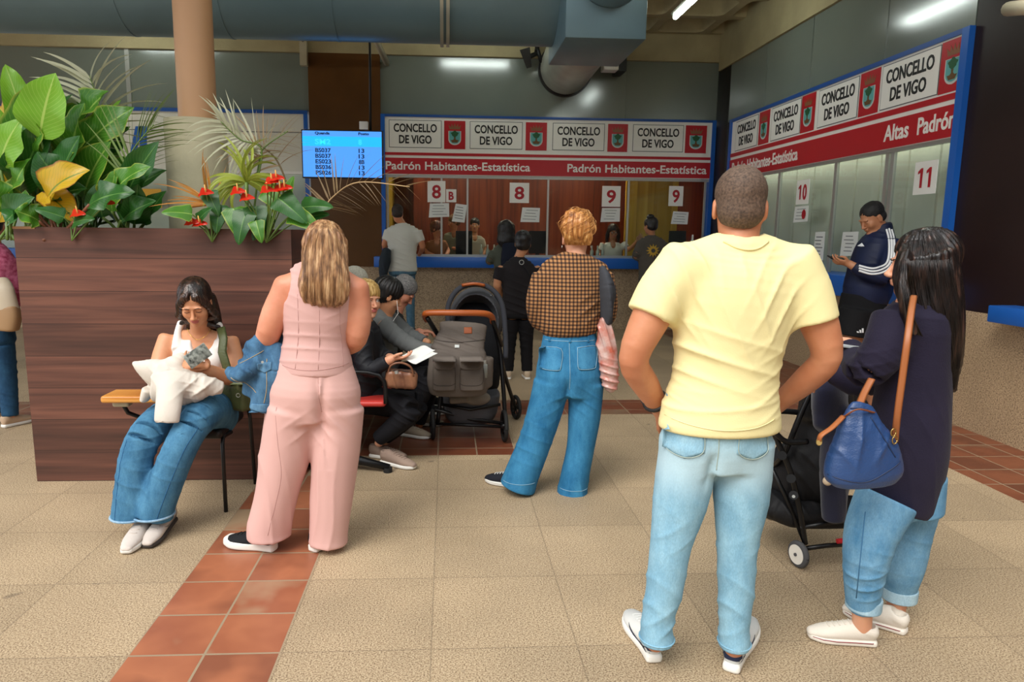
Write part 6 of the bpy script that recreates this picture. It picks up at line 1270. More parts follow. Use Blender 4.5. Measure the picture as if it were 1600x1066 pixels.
    for k in range(3): patch_on('side_stripe', b, p(1356+k*4.2, 512, -.15), XR, (0, 0, 1), (0, -1, 0), [(-.008, -.05), (.008, -.05), (.008, .04), (-.008, .04)], wt, s, off=.004, res=8)
    shoe(r, p(1352, 640, -.1)*[1, 1, 0], p(1352, 640, -.1)*[1, 1, 0]+(-.27, .05, 0), up_m=BLK, sole_m=WR, h=.006); shoe(r, p(1370, 640, .12)*[1, 1, 0], p(1370, 640, .12)*[1, 1, 0]+(-.27, .05, 0), up_m=BLK, sole_m=WR, h=.006)
    ph = box('mobile_phone', -.075, .075, -.035, .035, -.005, .005, M['black'], bev=.003); ph.location = tuple(p(1308, 404, -.04)); ph.rotation_euler = (rad(20), rad(8), rad(8)); tag(ph, 'dark phone held low by the man in the track jacket', 'phone')
tracksuit_man()

# ================================================================== the girl on the chair by the planter
def chair_girl():
    p = P; BM = mat('black_chair_tube', '111113', rough=.35); SV = mat('black_vinyl_seat', '151516', rough=.4)
    r = empty('chair', (*G(353, 800)[:2], 0), 'black tubular chair with vinyl seat under the girl with the phone', 'chair')
    z = .43; sx0, sx1, sy0, sy1 = -1.62, -1.2, 3.68, 4.08
    sdf_obj('seat', [Box3((-1.41, 3.88, z), (.225, .215, .028), None, .025)], .008, SV, r)
    for x, y in ((-1.185, 3.675), (-1.6, 3.68)): tube('leg', [(x, y, 0), (x-.005, y+.01, z-.06), (x-.01*np.sign(x+1.4), y+.04, z-.025), (x, y+.15, z-.03)], .011, BM, r, 8)
    for x in (-1.142, -1.62): tube('leg', [(x, 4.1, 0), (x-.01, 4.08, z-.02), (x-.03, 4.085, z+.18), (x-.03, 4.08, z+.34)], .011, BM, r, 8)
    sdf_obj('backrest', [Box3((-1.4, 4.06, z+.3), (.19, .014, .09), None, .012)], .007, SV, r)
chair_girl()
def tablet_arm():
    Y = 3.85; a = P(160, 622, Y); b_ = P(262, 624, Y); r = empty('wooden_ledge', (a[0], Y, 0), 'light varnished wooden tablet arm sticking out left of the seated girl', 'tablet arm')
    bxp = sdf_obj('board', [Box3(((a[0]+b_[0])/2, Y+.06, (a[2]+b_[2])/2), ((b_[0]-a[0])/2, .09, .02), None, .012)], .006, wood('honey_wood', 'b9742a', 'd59242', 'e0a455', scale=1.5, rough=.35), r)
    sdf_obj('bracket', [Box3(P(185, 633, Y)+(0, .05, 0), (.045, .03, .018), None, .01)], .005, M['steel_white'], r)
    tube('support_arm', [P(185, 634, Y)+(0, .05, 0), P(200, 645, Y+.1), P(240, 660, Y+.15), (-1.6, 4.0, .44)], .012, MB_, r, 8)
tablet_arm()
def girl():
    p = P; RT = unit((-1, .12, 0))
    r = empty('person', (-1.4, 3.6, 0), 'young woman with long dark hair seated in white top and wide jeans', 'person')
    hd = Head(p(305, 472, 3.74), (.12, -.86, -.5), (0, -.35, 1), sc=.93); hd.c = hd.c+hd.R[1]*-.0
    nk = p(312, 515, 3.83)
    body = hd.prims(lids=True)+[limb([p(309, 492, 3.78), p(312, 515, 3.84), p(314, 532, 3.87)], [.046, .048, .07], k=.03)]
    body += [torso([(p(315, 650, 3.88), .1, .08, RT), (p(314, 620, 3.88), .12, .09, RT), (p(313, 580, 3.9), .13, .1, RT), (p(313, 548, 3.88), .15, .095, RT), (p(313, 528, 3.88), .14, .06, RT)], .03)]
    aR_ = [p(262, 530, 3.9), p(248, 570, 3.86), p(246, 598, 3.8), p(265, 595, 3.68), p(290, 582, 3.58)]; aL_ = [p(360, 532, 3.9), p(367, 570, 3.86), p(362, 598, 3.78), p(330, 595, 3.65), p(297, 577, 3.56)]
    aR_ = [p(262, 530, 3.9), p(250, 570, 3.84), p(252, 600, 3.75), p(275, 600, 3.64), p(297, 565, 3.57)]
    aL_ = [p(359, 534, 3.88), p(366, 570, 3.84), p(358, 590, 3.74), p(325, 580, 3.62), p(296, 577, 3.56)]
    body += [limb(aR_, [.05, .05, .04, .034, .025], k=.03), limb(aL_, [.05, .052, .043, .035, .026], k=.03)]
    body += [Ell(p(x, 560, 3.8), .062, None, .03) for x in (293, 334)]
    body += hand_prims(p(291, 572, 3.57), (.55, .1, -.08), (.15, -.15, 1), (.2, -.8, .5), (.75, .8, .85, .9), .86, spread=.05)
    body += hand_prims(p(322, 572, 3.56), (-.8, -.05, .25), (.1, .3, 1), (0, -.6, .8), (.5, .55, .6, .7), .8, spread=.05)
    body += [limb([p(264, 655, 3.78), p(226, 688, 3.45), p(212, 740, 3.4), p(210, 800, 3.4), p(218, 815, 3.4)], [.055, .04, .036, .03, .03], k=.03), limb([p(332, 650, 3.8), p(298, 680, 3.44), p(268, 730, 3.42), p(243, 790, 3.42), p(240, 812, 3.42)], [.055, .045, .036, .03, .03], k=.03)]
    b_o = sdf_obj('body', body, .0036, [SK['warm'], LIP], r, mfn=lambda C, n: hd.mouth(C).astype(int), it=1)
    dk = hair_mat('dark_brown_hair', '120c0a', '241713', '4a3024', .32); hd.eyes(r, lids=True, brow=mat('dark_brow', '2e1d15', rough=.8))
    hair = [Ell(hd.w(0, -.02, .04), (.083, .102, .091), hd.R, .02), Loft([(p(312, 465, 3.84), .085, .05, XR), (p(318, 490, 3.9), .09, .045, XR), (p(320, 520, 3.96), .1, .035, XR), (p(322, 550, 3.98), .1, .03, XR)], k=.04, cap=.02),
            limb([hd.w(-.03, .07, .085), hd.w(-.068, .055, .03), hd.w(-.082, .03, -.04), hd.w(-.09, .01, -.1), p(283, 505, 3.8)], [.018, .018, .018, .017, .01], k=.02), limb([hd.w(.03, .07, .085), hd.w(.068, .055, .03), hd.w(.082, .03, -.04), hd.w(.09, .0, -.1), p(342, 512, 3.84)], [.018, .018, .018, .018, .012], k=.02),
            Ell(hd.w(0, .115, -.03), (.068, .07, .098), hd.R, .012, True), Ell(hd.w(0, .115, .085), (.006, .05, .03), hd.R, .01, True)]
    # frame rows are right/forward/up of her own head; locks fall on both sides of the face
    h_ = sdf_obj('long_hair', hair, .0036, dk, r, disp=grooves(hd, .002, 46))
    wt = fabric('white_ribbed_cotton', 'e9e2dc', nb=.2)
    tp = [Loft([(p(314, 650, 3.86), .16, .125, RT), (p(314, 612, 3.88), .15, .118, RT), (p(313, 580, 3.885), .148, .118, RT), (p(313, 552, 3.86), .155, .115, RT), (p(313, 535, 3.865), .14, .08, RT)], k=.02, cap=.012), Ell(p(292, 562, 3.8), .07, None, .03), Ell(p(335, 562, 3.8), .07, None, .03),
          Ell(p(314, 528, 3.78), (.062, .11, .085), None, .012, True), Ell(p(262, 548, 3.85), (.045, .2, .09), None, .012, True), Ell(p(364, 548, 3.85), (.042, .2, .09), None, .012, True)]
    tp += [limb([p(283, 505, 3.9), p(278, 520, 3.86), p(277, 545, 3.79)], [.02, .019, .03], k=.015, cap=.01), limb([p(342, 508, 3.92), p(345, 522, 3.86), p(346, 545, 3.79)], [.02, .019, .03], k=.015, cap=.01)]
    sdf_obj('tank_top', tp, .005, wt, r, disp=folds([(p(314, 590, 3.8), (1, 0, .6), .007, .04, .1)]))
    dn = denim('girl_blue_denim', '2e5d80', '5286a6')
    L1 = [(p(280, 652, 3.86), .11, .11), (p(258, 655, 3.66), .095, .095), (p(230, 678, 3.46), .082, .082), (p(214, 712, 3.41), .08, .08), (p(209, 752, 3.39), .083, .085), (p(207, 790, 3.38), .092, .09), (p(207, 804, 3.38), .097, .095)]
    L2 = [(p(340, 650, 3.86), .112, .11), (p(328, 640, 3.64), .096, .096), (p(304, 662, 3.46), .083, .083), (p(284, 696, 3.39), .079, .08), (p(264, 742, 3.37), .08, .082), (p(246, 788, 3.36), .085, .085), (p(241, 803, 3.36), .09, .09)]
    j = [Loft([(p(316, 662, 3.88), .17, .13, RT), (p(316, 640, 3.88), .168, .128, RT), (p(316, 618, 3.88), .155, .12, RT)], k=.03, cap=.03), Loft(L1, k=.03, cap=.006), Loft(L2, k=.03, cap=.006)]
    fs = [(L_[2][0], (0, 0, 1), .008, .045, .1) for L_ in (L1, L2)]+[(L_[1][0], (0, 1, .3), .006, .06, .1) for L_ in (L1, L2)]+[(L_[4][0], (.5, 0, 1), .006, .07, .12) for L_ in (L1, L2)]
    jn = sdf_obj('wide_jeans', j, .0055, dn, r, disp=folds(fs)); b = bvh_of(jn); th = mat('stitch_pale', 'a8bccb', rough=.8)
    for L_ in (L1, L2): c = L_[-1][0]; V, F = tube_vf([c+(L_[-1][1]*1.02*math.cos(a), L_[-1][2]*1.02*math.sin(a), -.002) for a in np.linspace(0, 6.283, 25)], .006, 6, False); new_mesh('frayed_hem', V, F, denim('frayed_denim', '6d96b6', 'a9c2d3'), jn)
    for L_ in (L1, L2): line_on('side_seam', b, [q[0] for q in L_[2:]], (.55, -1, 0) if L_ is L2 else (-.6, -1, 0), denim('seam_denim', '244f78', '2f628e'), jn, r=.002, off=0)
    up = fabric('white_suede_trainer', 'd6cdc5', 'bdb2aa'); gy = mat('grey_trim', '8d8782', rough=.8)
    shoe(r, np.append(G(232, 826)[:2], .02)+(.01, .05, .0), np.append(G(213, 858)[:2], .0)+(-.02, -.07, .0), up_m=up, sole_m=WR, acc=up, mark=gy, wd=.047, slm=.03); shoe(r, np.append(G(266, 824)[:2], .02)+(.0, .05, .0), np.append(G(236, 852)[:2], .0)+(.0, -.05, .0), up_m=up, sole_m=mat('dark_sole', '3b3634', rough=.7), acc=up, mark=gy, wd=.045, slm=.026)
    gd = mat('gold', 'c9a04a', rough=.25, metal=1); tube('necklace', [p(x, y, yy) for x, y, yy in ((292, 512, 3.82), (298, 524, 3.79), (308, 531, 3.785), (320, 526, 3.785), (330, 514, 3.82))], .0014, gd, r, 5, smoothpath=4)
    for q in (-1, 1): V, F = ring_vf(hd.w(q*.084, .0, -.055), (1, 0, 0), .011, .002, 16, 5); new_mesh('earring', V, F, gd, r)
    V, F = ring_vf(p(284, 585, 3.59), unit(p(297, 565, 3.57)-p(275, 600, 3.64)), .031, .009, 20, 6); new_mesh('wristwatch', V, F, mat('dark_strap', '2b211e', rough=.5), r)
    pc = p(309, 556, 3.52); ph = box('mobile_phone', -.037, .037, -.004, .004, -.072, .072, mat('marbled_phone_case', '1c2320', color2='b9bfb6', vscale=45, rough=.3), bev=.003); ph.location = tuple(pc); ph.rotation_euler = (rad(-48), rad(58), rad(10)); tag(ph, 'phone in a marbled black and white case held by the sitting girl', 'phone')
girl()
def girl_things():
    p = P; wt = fabric('white_twill', 'd3cbc0', nb=.25); r = empty('white_jacket', p(285, 620, 3.6), 'white jacket bunched on the lap and forearm of the sitting girl', 'jacket')
    pr = [Loft([(p(292, 598, 3.6), .05, .06, XR), (p(262, 590, 3.58), .09, .06, XR), (p(238, 580, 3.56), .075, .05, XR), (p(220, 573, 3.55), .035, .03, XR), (p(210, 568, 3.55), .012, .012, XR)], k=.03, cap=.01), limb([p(283, 560, 3.6), p(272, 575, 3.57), p(268, 600, 3.56)], [.03, .06, .06], k=.03),
          Loft([(p(268, 590, 3.48), .07, .05, XR), (p(265, 620, 3.4), .062, .045, XR), (p(262, 645, 3.36), .06, .04, XR), (p(261, 657, 3.35), .058, .038, XR)], k=.02, cap=.01), Loft([(p(245, 600, 3.5), .09, .06, XR), (p(290, 606, 3.5), .09, .06, XR), (p(320, 603, 3.5), .06, .05, XR), (p(345, 606, 3.52), .03, .035, XR)], k=.03, cap=.012), Loft([(p(232, 610, 3.55), .03, .05, XR), (p(226, 624, 3.55), .02, .04, XR)], k=.02, cap=.01)]
    fs = [(p(262, 620, 3.45), (1, 0, .35), .009, .07, (.07, .2, .1)), (p(240, 580, 3.5), (.8, 0, 1), .008, .07, .08), (p(310, 605, 3.45), (.7, 0, -1), .008, .06, (.1, .2, .06)), (p(285, 600, 3.5), (.3, 0, 1), .008, .04, .08)]
    o = sdf_obj('jacket_cloth', pr, .005, wt, r, disp=folds(fs)); b = bvh_of(o)
    line_on('seam', b, [p(x, y, 3.45) for x, y in ((246, 612), (245, 630), (243, 652))], (-.1, -1, 0), fabric('beige_seam', 'c4b8aa'), o, r=.002); line_on('seam', b, [p(x, y, 3.45) for x, y in ((243, 646), (258, 650), (272, 647))], (0, -1, 0), fabric('beige_seam2', 'c4b8aa'), o, r=.002)
    gr = mat('olive_green_leather', '49502c', rough=.5, noise=(120, .2)); g = empty('crossbody_bag', p(370, 620, 3.8), 'small olive green crossbody bag at the sitting girl\'s hip', 'bag')
    q = sdf_obj('bag_body', [Box3(p(372, 618, 3.78), (.055, .09, .075), fr3((.9, -.5, 0)), .025)], .005, gr, g); V, F = tube_vf([p(345, 512, 3.78), p(349, 530, 3.745), p(347, 550, 3.72), p(356, 580, 3.71), p(366, 600, 3.72)], .024, 6, True, .2, up=(0, 1, 0)); new_mesh('strap', V, F, gr, g)
    b = bvh_of(q); patch_on('flap', b, p(370, 610, 3.6), XR, (0, 0, 1), (0, -1, 0), [(-.035, .03), (.035, .03), (.03, -.02), (0, -.035), (-.03, -.02)], mat('olive_flap', '555c36', rough=.5), q, off=.005); V, F = ring_vf(p(372, 618, 3.69), (0, 1, 0), .01, .002, 14, 5); new_mesh('buckle_ring', V, F, M['alu'], q)
girl_things()

# ================================================================== the grey pushchair
def grey_stroller():
    p = P; r = empty('stroller', (0.15, 5.0, 0), 'grey pushchair with brown leather handle and a grey changing bag hung on it', 'stroller')
    gf = fabric('grey_melange', '4a4b50', '56575c', nb=.3); lt = mat('cognac_leather', 'a2511f', rough=.4, var=.08); blk = fabric('black_lining', '131418')
    for (x, y, yy, R_) in ((788, 664, 4.93, .118), (676, 664, 5.0, .112), (806, 640, 5.55, .1), (700, 640, 5.6, .1)):
        c = p(x, y, yy); c[2] = R_; wheel(r, c, (1, .08, 0) if yy < 5.3 else (1, .3, 0), R_, RUBK, MB_, .024, 6)
    tube('frame_tube', [p(676, 655, 5.0), p(680, 640, 5.0), p(735, 655, 4.98), p(788, 662, 4.95)], .014, MB_, r, 8); tube('axle', [p(676, 662, 5.0), p(788, 667, 4.93)], .012, MB_, r, 8)
    for xs in ([(790, 660, 4.93), (786, 600, 4.98), (780, 540, 5.05), (768, 495, 5.0)], [(684, 660, 5.0), (690, 600, 5.05), (692, 540, 5.05), (682, 520, 4.85), (668, 497, 4.68)], [(806, 640, 5.55), (790, 590, 5.3), (783, 560, 5.1)], [(700, 640, 5.6), (695, 600, 5.3)]): tube('frame_tube', [p(*q) for q in xs], .016, MB_, r, 8, smoothpath=4)
    tube('frame_tube', [p(768, 495, 4.72), p(784, 540, 4.95)], .015, MB_, r, 8)
    tube('handle_bar', [p(667, 500, 4.8), p(664, 492, 4.7), p(672, 489, 4.66), p(715, 489, 4.62), p(756, 490, 4.66), p(768, 495, 4.72), p(770, 503, 4.8)], .021, lt, r, 12, smoothpath=6)
    # hood: an arched shell, open below
    sdf_obj('hood', [Ell(p(743, 500, 5.25), (.2, .25, .245), None), Ell(p(743, 506, 5.1), (.165, .3, .21), None, .008, True), Cut(p(743, 522, 5.2), (0, -.1, -1))], .008, gf, r)
    tube('hood_rim', [p(702, 520, 5.08), p(700, 480, 5.08), p(715, 453, 5.08), p(742, 444, 5.08), p(768, 452, 5.08), p(785, 478, 5.08), p(790, 530, 5.08), p(790, 560, 5.05)], .019, fabric('dark_grey_piping', '3b3d44'), r, 10, smoothpath=5)
    tube('hood_grip', [p(722, 446, 5.06), p(740, 443.5, 5.04), p(757, 446, 5.06)], .012, lt, r, 8, smoothpath=4)
    sdf_obj('seat', [Loft([(p(742, 480, 5.3), .15, .03, XR), (p(742, 520, 5.2), .17, .05, XR), (p(745, 575, 5.2), .18, .09, XR), (p(750, 600, 5.3), .15, .12, XR)], cap=.03)], .009, blk, r)
    sdf_obj('basket', [Loft([(p(735, 615, 5.15), .22, .2, XR), (p(735, 640, 5.15), .2, .19, XR), (p(735, 652, 5.15), .17, .16, XR)], cap=.02, e=3.0)], .009, gf, r); tube('basket_rim', [p(690, 632, 4.95), p(735, 640, 4.94), p(782, 632, 4.95)], .012, MB_, r, 8)
    sdf_obj('stored_bag', [Ell(p(745, 622, 4.97), (.1, .06, .055)), Loft([(p(705, 625, 4.95), .03, .03), (p(730, 622, 4.93), .035, .035)])], .007, fabric('beige_cloth', '8f887d', '77716a'), r)
    # changing bag
    cb = fabric('grey_taupe_nylon', '5f5751', '6e655e', nb=.3, rough=.65); g = empty('changing_bag', p(718, 612, 4.75), 'taupe grey changing bag with two front pockets hung on the pushchair', 'bag')
    q = sdf_obj('bag_body', [Loft([(p(716, 610, 4.78), .2, .075, XR), (p(716, 590, 4.76), .215, .085, XR), (p(716, 550, 4.77), .19, .075, XR), (p(722, 528, 4.79), .16, .055, XR), (p(724, 508, 4.82), .165, .035, XR)], k=.02, cap=.02, e=3.0), Loft([(p(757, 600, 4.8), .055, .07, XR), (p(760, 560, 4.8), .05, .06, XR)], cap=.01)], .006, cb, g, disp=folds([(p(716, 535, 4.7), (.3, 0, 1), .009, .05, (.2, .2, .07)), (p(760, 570, 4.7), (1, 0, .3), .008, .05, .1)])); b = bvh_of(q)
    dk = fabric('bag_seam', '453f3b')
    for cx, w_ in ((694, .078), (737, .082)):
        z = sdf_obj('front_pocket', [Loft([(p(cx, 607, 4.69), w_, .035, XR), (p(cx, 585, 4.685), w_, .035, XR), (p(cx, 567, 4.7), w_*.95, .02, XR)], cap=.012, e=4.0)], .006, cb, g); zb = bvh_of(z)
        patch_on('pocket_flap', zb, p(cx, 573, 4.5), XR, (0, 0, 1), (0, -1, 0), [(-w_*.95, .035), (w_*.95, .035), (w_*.9, -.035), (w_*.6, -.05), (-w_*.6, -.05), (-w_*.9, -.035)], fabric('flap_nylon', '665e58', '756c65'), z, off=.012, thick=.006)
        line_on('pocket_seam', zb, [p(cx+o_, yy, 4.5) for o_, yy in ((-19, 570), (-19.5, 605), (0, 611), (19.5, 605), (19, 570))], (0, -1, 0), dk, z, r=.002)
    patch_on('leather_label', b, p(733, 525, 4.5), XR, (0, 0, 1), (0, -1, 0), [(-.027, -.02), (.027, -.02), (.027, .02), (-.027, .02)], lt, q, off=.005); patch_on('metal_plate', b, p(715, 549, 4.5), XR, (0, 0, 1), (0, -1, 0), [(-.016, -.01), (.016, -.01), (.016, .01), (-.016, .01)], M['alu'], q, off=.005)
    line_on('seam', b, [p(x, y, 4.5) for x, y in ((676, 540), (716, 543), (760, 540))], (0, -1, 0), dk, q, r=.003)
    bt = empty('water_bottle', p(757, 580, 4.72), 'small clear bottle in the side pocket of the changing bag', 'bottle'); V, F = tube_vf([p(757, 590, 4.72), p(757, 570, 4.72), p(757, 568, 4.72)], [.022, .022, .012], 14); new_mesh('bottle_body', V, F, mat('grey_plastic', '8f938f', rough=.2), bt); cyl('bottle_cap', p(757, 568, 4.72), p(757, 563, 4.72), .014, M['alu'], bt, 14)
grey_stroller()

# ================================================================== bench and the people on it
def bench():
    z = .43; r = empty('row_bench', (-.6, 4.9, 0), 'row of black seats on a steel beam with splayed feet, facing right', 'bench'); rd = mat('red_seat_shell', 'c23a34', rough=.4)
    tube('beam', [(-.62, 4.3, .36), (-.62, 6.1, .36)], .035, MB_, r, 4)
    for y in (4.35, 5.9): 
        tube('foot', [(-.98, y, .03), (-.62, y, .075), (-.36, y-.06, .03)], [.022, .035, .022], MB_, r, 8); tube('post', [(-.62, y, .07), (-.62, y, .36)], .028, MB_, r, 8); cyl('foot_pad', (-.37, y-.06, 0), (-.37, y-.06, .03), .028, RUBK, r, 12)
    for i, y in enumerate((4.55, 5.12, 5.69)):
        s = sdf_obj('seat_shell', [Box3((-.6, y, z), (.22, .23, .02), None, .018), Box3((-.83, y, z+.22), (.015, .22, .19), fr3((.15, 0, 0), (0, 0, 1)) if False else None, .013)], .01, rd if i == 0 else mat('black_seat_shell', '161617', rough=.4), r)
    tube('armrest', [(-.75, 4.3, .44), (-.75, 4.3, .62), (-.42, 4.3, .62), (-.38, 4.3, .44)], .014, MB_, r, 8, smoothpath=4)
bench()
def sitter(label, hip, knees, ankles, toes, sh, neck, headc, look, arms, hands, skin_, torso_m, leg_m, shoe_m, hairf, w_=.19, dep=.13, h=.006, up=(0, 0, 1), sc=.95, extra=None, name='top_garment', lname='trousers', neckR=.05, sole=None):
    """a seated figure: hip, knees, ankles, toes (pairs), shoulders (pair), neck, head, arms as chains"""
    A_ = lambda v: np.asarray(v, float); hip, neck, headc = A_(hip), A_(neck), A_(headc); sh = [A_(v) for v in sh]; RT = unit(sh[1]-sh[0]); mid = (sh[0]+sh[1])/2
    r = empty('person', (hip[0], hip[1], 0), label, 'person'); hd = Head(headc, look, up, sc)
    body = hd.prims()+[limb([headc+hd.R[2]*-.05-hd.R[1]*.02, neck, mid], [.05*sc, .052, .07], k=.03), torso([(hip, w_*.7, dep*.8, RT), (hip*.5+mid*.5, w_*.6, dep*.75, RT), (mid*.85+hip*.15, w_*.7, dep*.75, RT), (mid, w_*.6, dep*.5, RT)])]
    for c in arms: body.append(limb([A_(q) for q in c], [.04]*(len(c)-1)+[.027], k=.03))
    for q in hands: body += hand_prims(*q[0], **q[1])
    hp = [hip+RT*o for o in (-.09, .09)]
    for i in (0, 1): body.append(limb([hp[i], A_(knees[i])+(-.02, 0, -.015), A_(ankles[i])], [.045, .03, .028], k=.02, sub=1))
    sdf_obj('body', body, h*.85, [skin_, LIP], r, mfn=lambda C, n: hd.mouth(C).astype(int))
    g = [Loft([(hip+(0, 0, -.02), w_, dep*1.1, RT), (hip*.6+mid*.4, w_*.95, dep*1.08, RT), (mid*.85+hip*.15, w_*.98, dep, RT), (mid+(0, 0, .02), w_*.8, dep*.7, RT), (neck*.6+mid*.4, .075, .075, RT)], k=.03, cap=.03)]
    for i, c in enumerate(arms): c = [A_(q) for q in c]; g.append(Loft([(q, wr, wr) for q, wr in zip(c[:-1]+[c[-1]*.8+c[-2]*.2], [.068, .062, .052, .045][:len(c)-1]+[.042])], k=.04, cap=.01))
    t = sdf_obj(name, g, h, torso_m, r, disp=folds([(hip*.5+mid*.5, (.3, .2, 1), .012, .06, .2)]+[(A_(c[1]), unit(A_(c[-1])-A_(c[0])), .01, .05, .1) for c in arms]))
    j = [Loft([(hip+(0, 0, .06), w_*.9, dep, RT), (hip+(0, 0, -.03), w_, dep*1.1, RT)], k=.03, cap=.04)]
    for i in (0, 1): K, An = A_(knees[i]), A_(ankles[i]); j.append(Loft([(hp[i], .095, .09), (hp[i]*.4+K*.6, .085, .085), (K, .075, .075), (K*.5+An*.5, .064, .064), (An+(0, 0, .03), .05, .05)], k=.03, cap=.008))
    sdf_obj(lname, j, h, leg_m, r, disp=folds([(A_(k), (.5, 0, 1), .009, .045, .1) for k in knees]))
    for i in (0, 1): shoe(r, *toes[i], up_m=shoe_m, sole_m=sole or WR, acc=shoe_m, mark=None, wd=.046, h=h*.8)
    hairf(hd, r); return r, hd
def short_hair(m, vol=.012, amp=.003, fr_=80, low=-.06, strandy=False, name='hair'):
    def f(hd, r):
        pr = [Ell(hd.w(0, -.02, .045), (.076+vol, .096+vol, .081+vol), hd.R, .01), Ell(hd.w(0, -.05, -.02), (.072+vol*.5, .062+vol*.5, .06), hd.R, .02), Ell(hd.w(0, .13, -.025), (.072, .065, .075), hd.R, .01, True), Cut(hd.w(0, -.03, low), (0, .3, -1))]+[Ell(hd.w(q*.088, .01, -.03), (.02, .028, .04), hd.R, .01, True) for q in (-1, 1)]
        sdf_obj(name, pr, .006, m, r, disp=(grooves(hd, amp, 24) if strandy else (lambda V: amp*fbm(V, fr_, 8))))
    return f
p = P
bl_hair = hair_mat('short_blonde_hair', '8a6a38', 'c09a58', 'dcbf85', .5)
kn = [p(640, 640, 4.42), p(652, 632, 4.62)]; an = [p(592, 692, 4.5), p(602, 690, 4.68)]
blonde, bh = sitter('blonde woman in black seated on the bench, looking back over a sheaf of papers', p(562, 622, 4.62), kn, an, [((-.52, 4.6, 0), (-.27, 4.52, 0)), ((-.43, 4.47, 0), (-.2, 4.33, 0))], [p(572, 510, 4.82), p(560, 515, 4.42)], p(570, 502, 4.62), p(573, 468, 4.62), (.62, -.75, -.05),
    [[p(566, 520, 4.45), p(568, 560, 4.4), p(578, 578, 4.36), p(610, 562, 4.32)], [p(578, 515, 4.8), p(590, 550, 4.75), p(612, 560, 4.5)]], [((p(611, 561, 4.34), (.95, -.1, .12), (0, .2, 1), (0, -1, .3)), dict(curl=(.3, .35, .4, .5), s=.88))],
    SK['fair'], fabric('black_quilted_jacket', '15161a', '1d1e24', rough=.6), fabric('black_leggings', '141419'), fabric('beige_runner', 'a58f80', '8b766a'), short_hair(bl_hair, .014, .004, 60, -.05, True), name='black_jacket')
bh.eyes(blonde, brow=mat('brow_brown', '7a5a38', rough=.8))
rp_ = empty('paper_sheets', p(645, 552, 4.4), 'white sheets of paper held open by the blonde woman', 'paper')
for i, (a, b_, c, d) in enumerate((((620, 562, 4.4), (652, 545, 4.5), (684, 549, 4.35), (650, 566, 4.25)), ((622, 560, 4.42), (655, 543, 4.52), (680, 545, 4.4), (652, 562, 4.3)))):
    q = [p(*v)+(0, 0, .004*i) for v in (a, b_, c, d)]; V = []; F = []
    for k in range(9):
        t = k/8; m0 = q[0]*(1-t)+q[3]*t; m1 = q[1]*(1-t)+q[2]*t; V += [m0+(0, 0, .012*math.sin(t*5)), m1+(0, 0, .012*math.sin(t*5))]
    F = [(2*k, 2*k+1, 2*k+3, 2*k+2) for k in range(8)]; V2 = [v-np.array([0, 0, .002]) for v in V]; n = len(V); F += [tuple(i_+n for i_ in f)[::-1] for f in F[:8]]; new_mesh('sheet', V+V2, F, M['paper'], rp_)
tb = empty('handbag', p(625, 600, 4.35), 'tan brown handbag on the blonde woman\'s lap', 'bag'); tl = mat('brown_soft_leather', '6b4433', rough=.4, color2='94664a', vscale=14)
q = sdf_obj('bag_body', [Box3(p(627, 592, 4.37), (.1, .055, .058), fr3((-.15, 1, 0), (.1, 0, 1)), .03)], .006, tl, tb, disp=folds([(p(625, 588, 4.3), (1, 0, .2), .006, .05, .1)])); line_on('zip', bvh_of(q), [p(x, y, 4.3) for x, y in ((605, 580), (625, 578), (648, 582))], (0, -1, .4), BLK, q, r=.003); tube('handle', [p(606, 588, 4.33), p(610, 572, 4.31), p(626, 567, 4.3), p(642, 574, 4.31), p(646, 588, 4.33)], .007, tl, tb, 6, smoothpath=4); cyl('ring', p(619, 580, 4.28), p(620, 584, 4.28), .012, M['alu'], tb, 10)
gh = fabric('grey_marl_hoodie', '66696a', '767978', nb=.4); dkh = hair_mat('black_short_hair', '0c0b0c', '161415', '2a2422', .45)
hoodie, _h = sitter('dark-haired person in grey hoodie leaning forward on the bench', p(585, 610, 5.15), [p(668, 590, 5.0), p(672, 588, 5.25)], [p(640, 660, 5.05), p(655, 665, 5.3)], [((-.35, 5.1, 0), (-.12, 5.0, 0)), ((-.27, 5.4, 0), (-.03, 5.35, 0))], [p(600, 500, 5.35), p(592, 505, 4.92)], p(603, 486, 5.13), p(607, 462, 5.12), (.9, .25, -.4),
    [[p(598, 508, 4.93), p(625, 530, 4.88), p(655, 545, 4.85), p(690, 548, 4.86)], [p(610, 500, 5.3), p(640, 525, 5.3), p(668, 535, 5.2)]], [((p(688, 547, 4.86), (1, 0, -.3), (0, 0, -1), (0, -1, 0)), dict(curl=(.5, .5, .6, .6), s=.9))], SK['warm'], gh, fabric('charcoal_trousers', '26262b'), fabric('beige_canvas_shoe', '9c8f7d'), short_hair(dkh, .018, .004, 50, -.07, True), name='grey_hoodie', w_=.2)
sdf_obj('hood', [Loft([(p(585, 492, 5.25), .05, .05), (p(580, 505, 5.1), .065, .055), (p(590, 505, 4.98), .05, .04)], cap=.03)], .007, gh, hoodie); tube('ear_bud_wire', [p(620, 470, 5.02), p(622, 490, 5.0), p(612, 505, 4.95)], .002, WR, hoodie, 5)
greyh = mat('salt_pepper_hair', '4b4a4a', color2='8b8886', rough=.7, vscale=110)
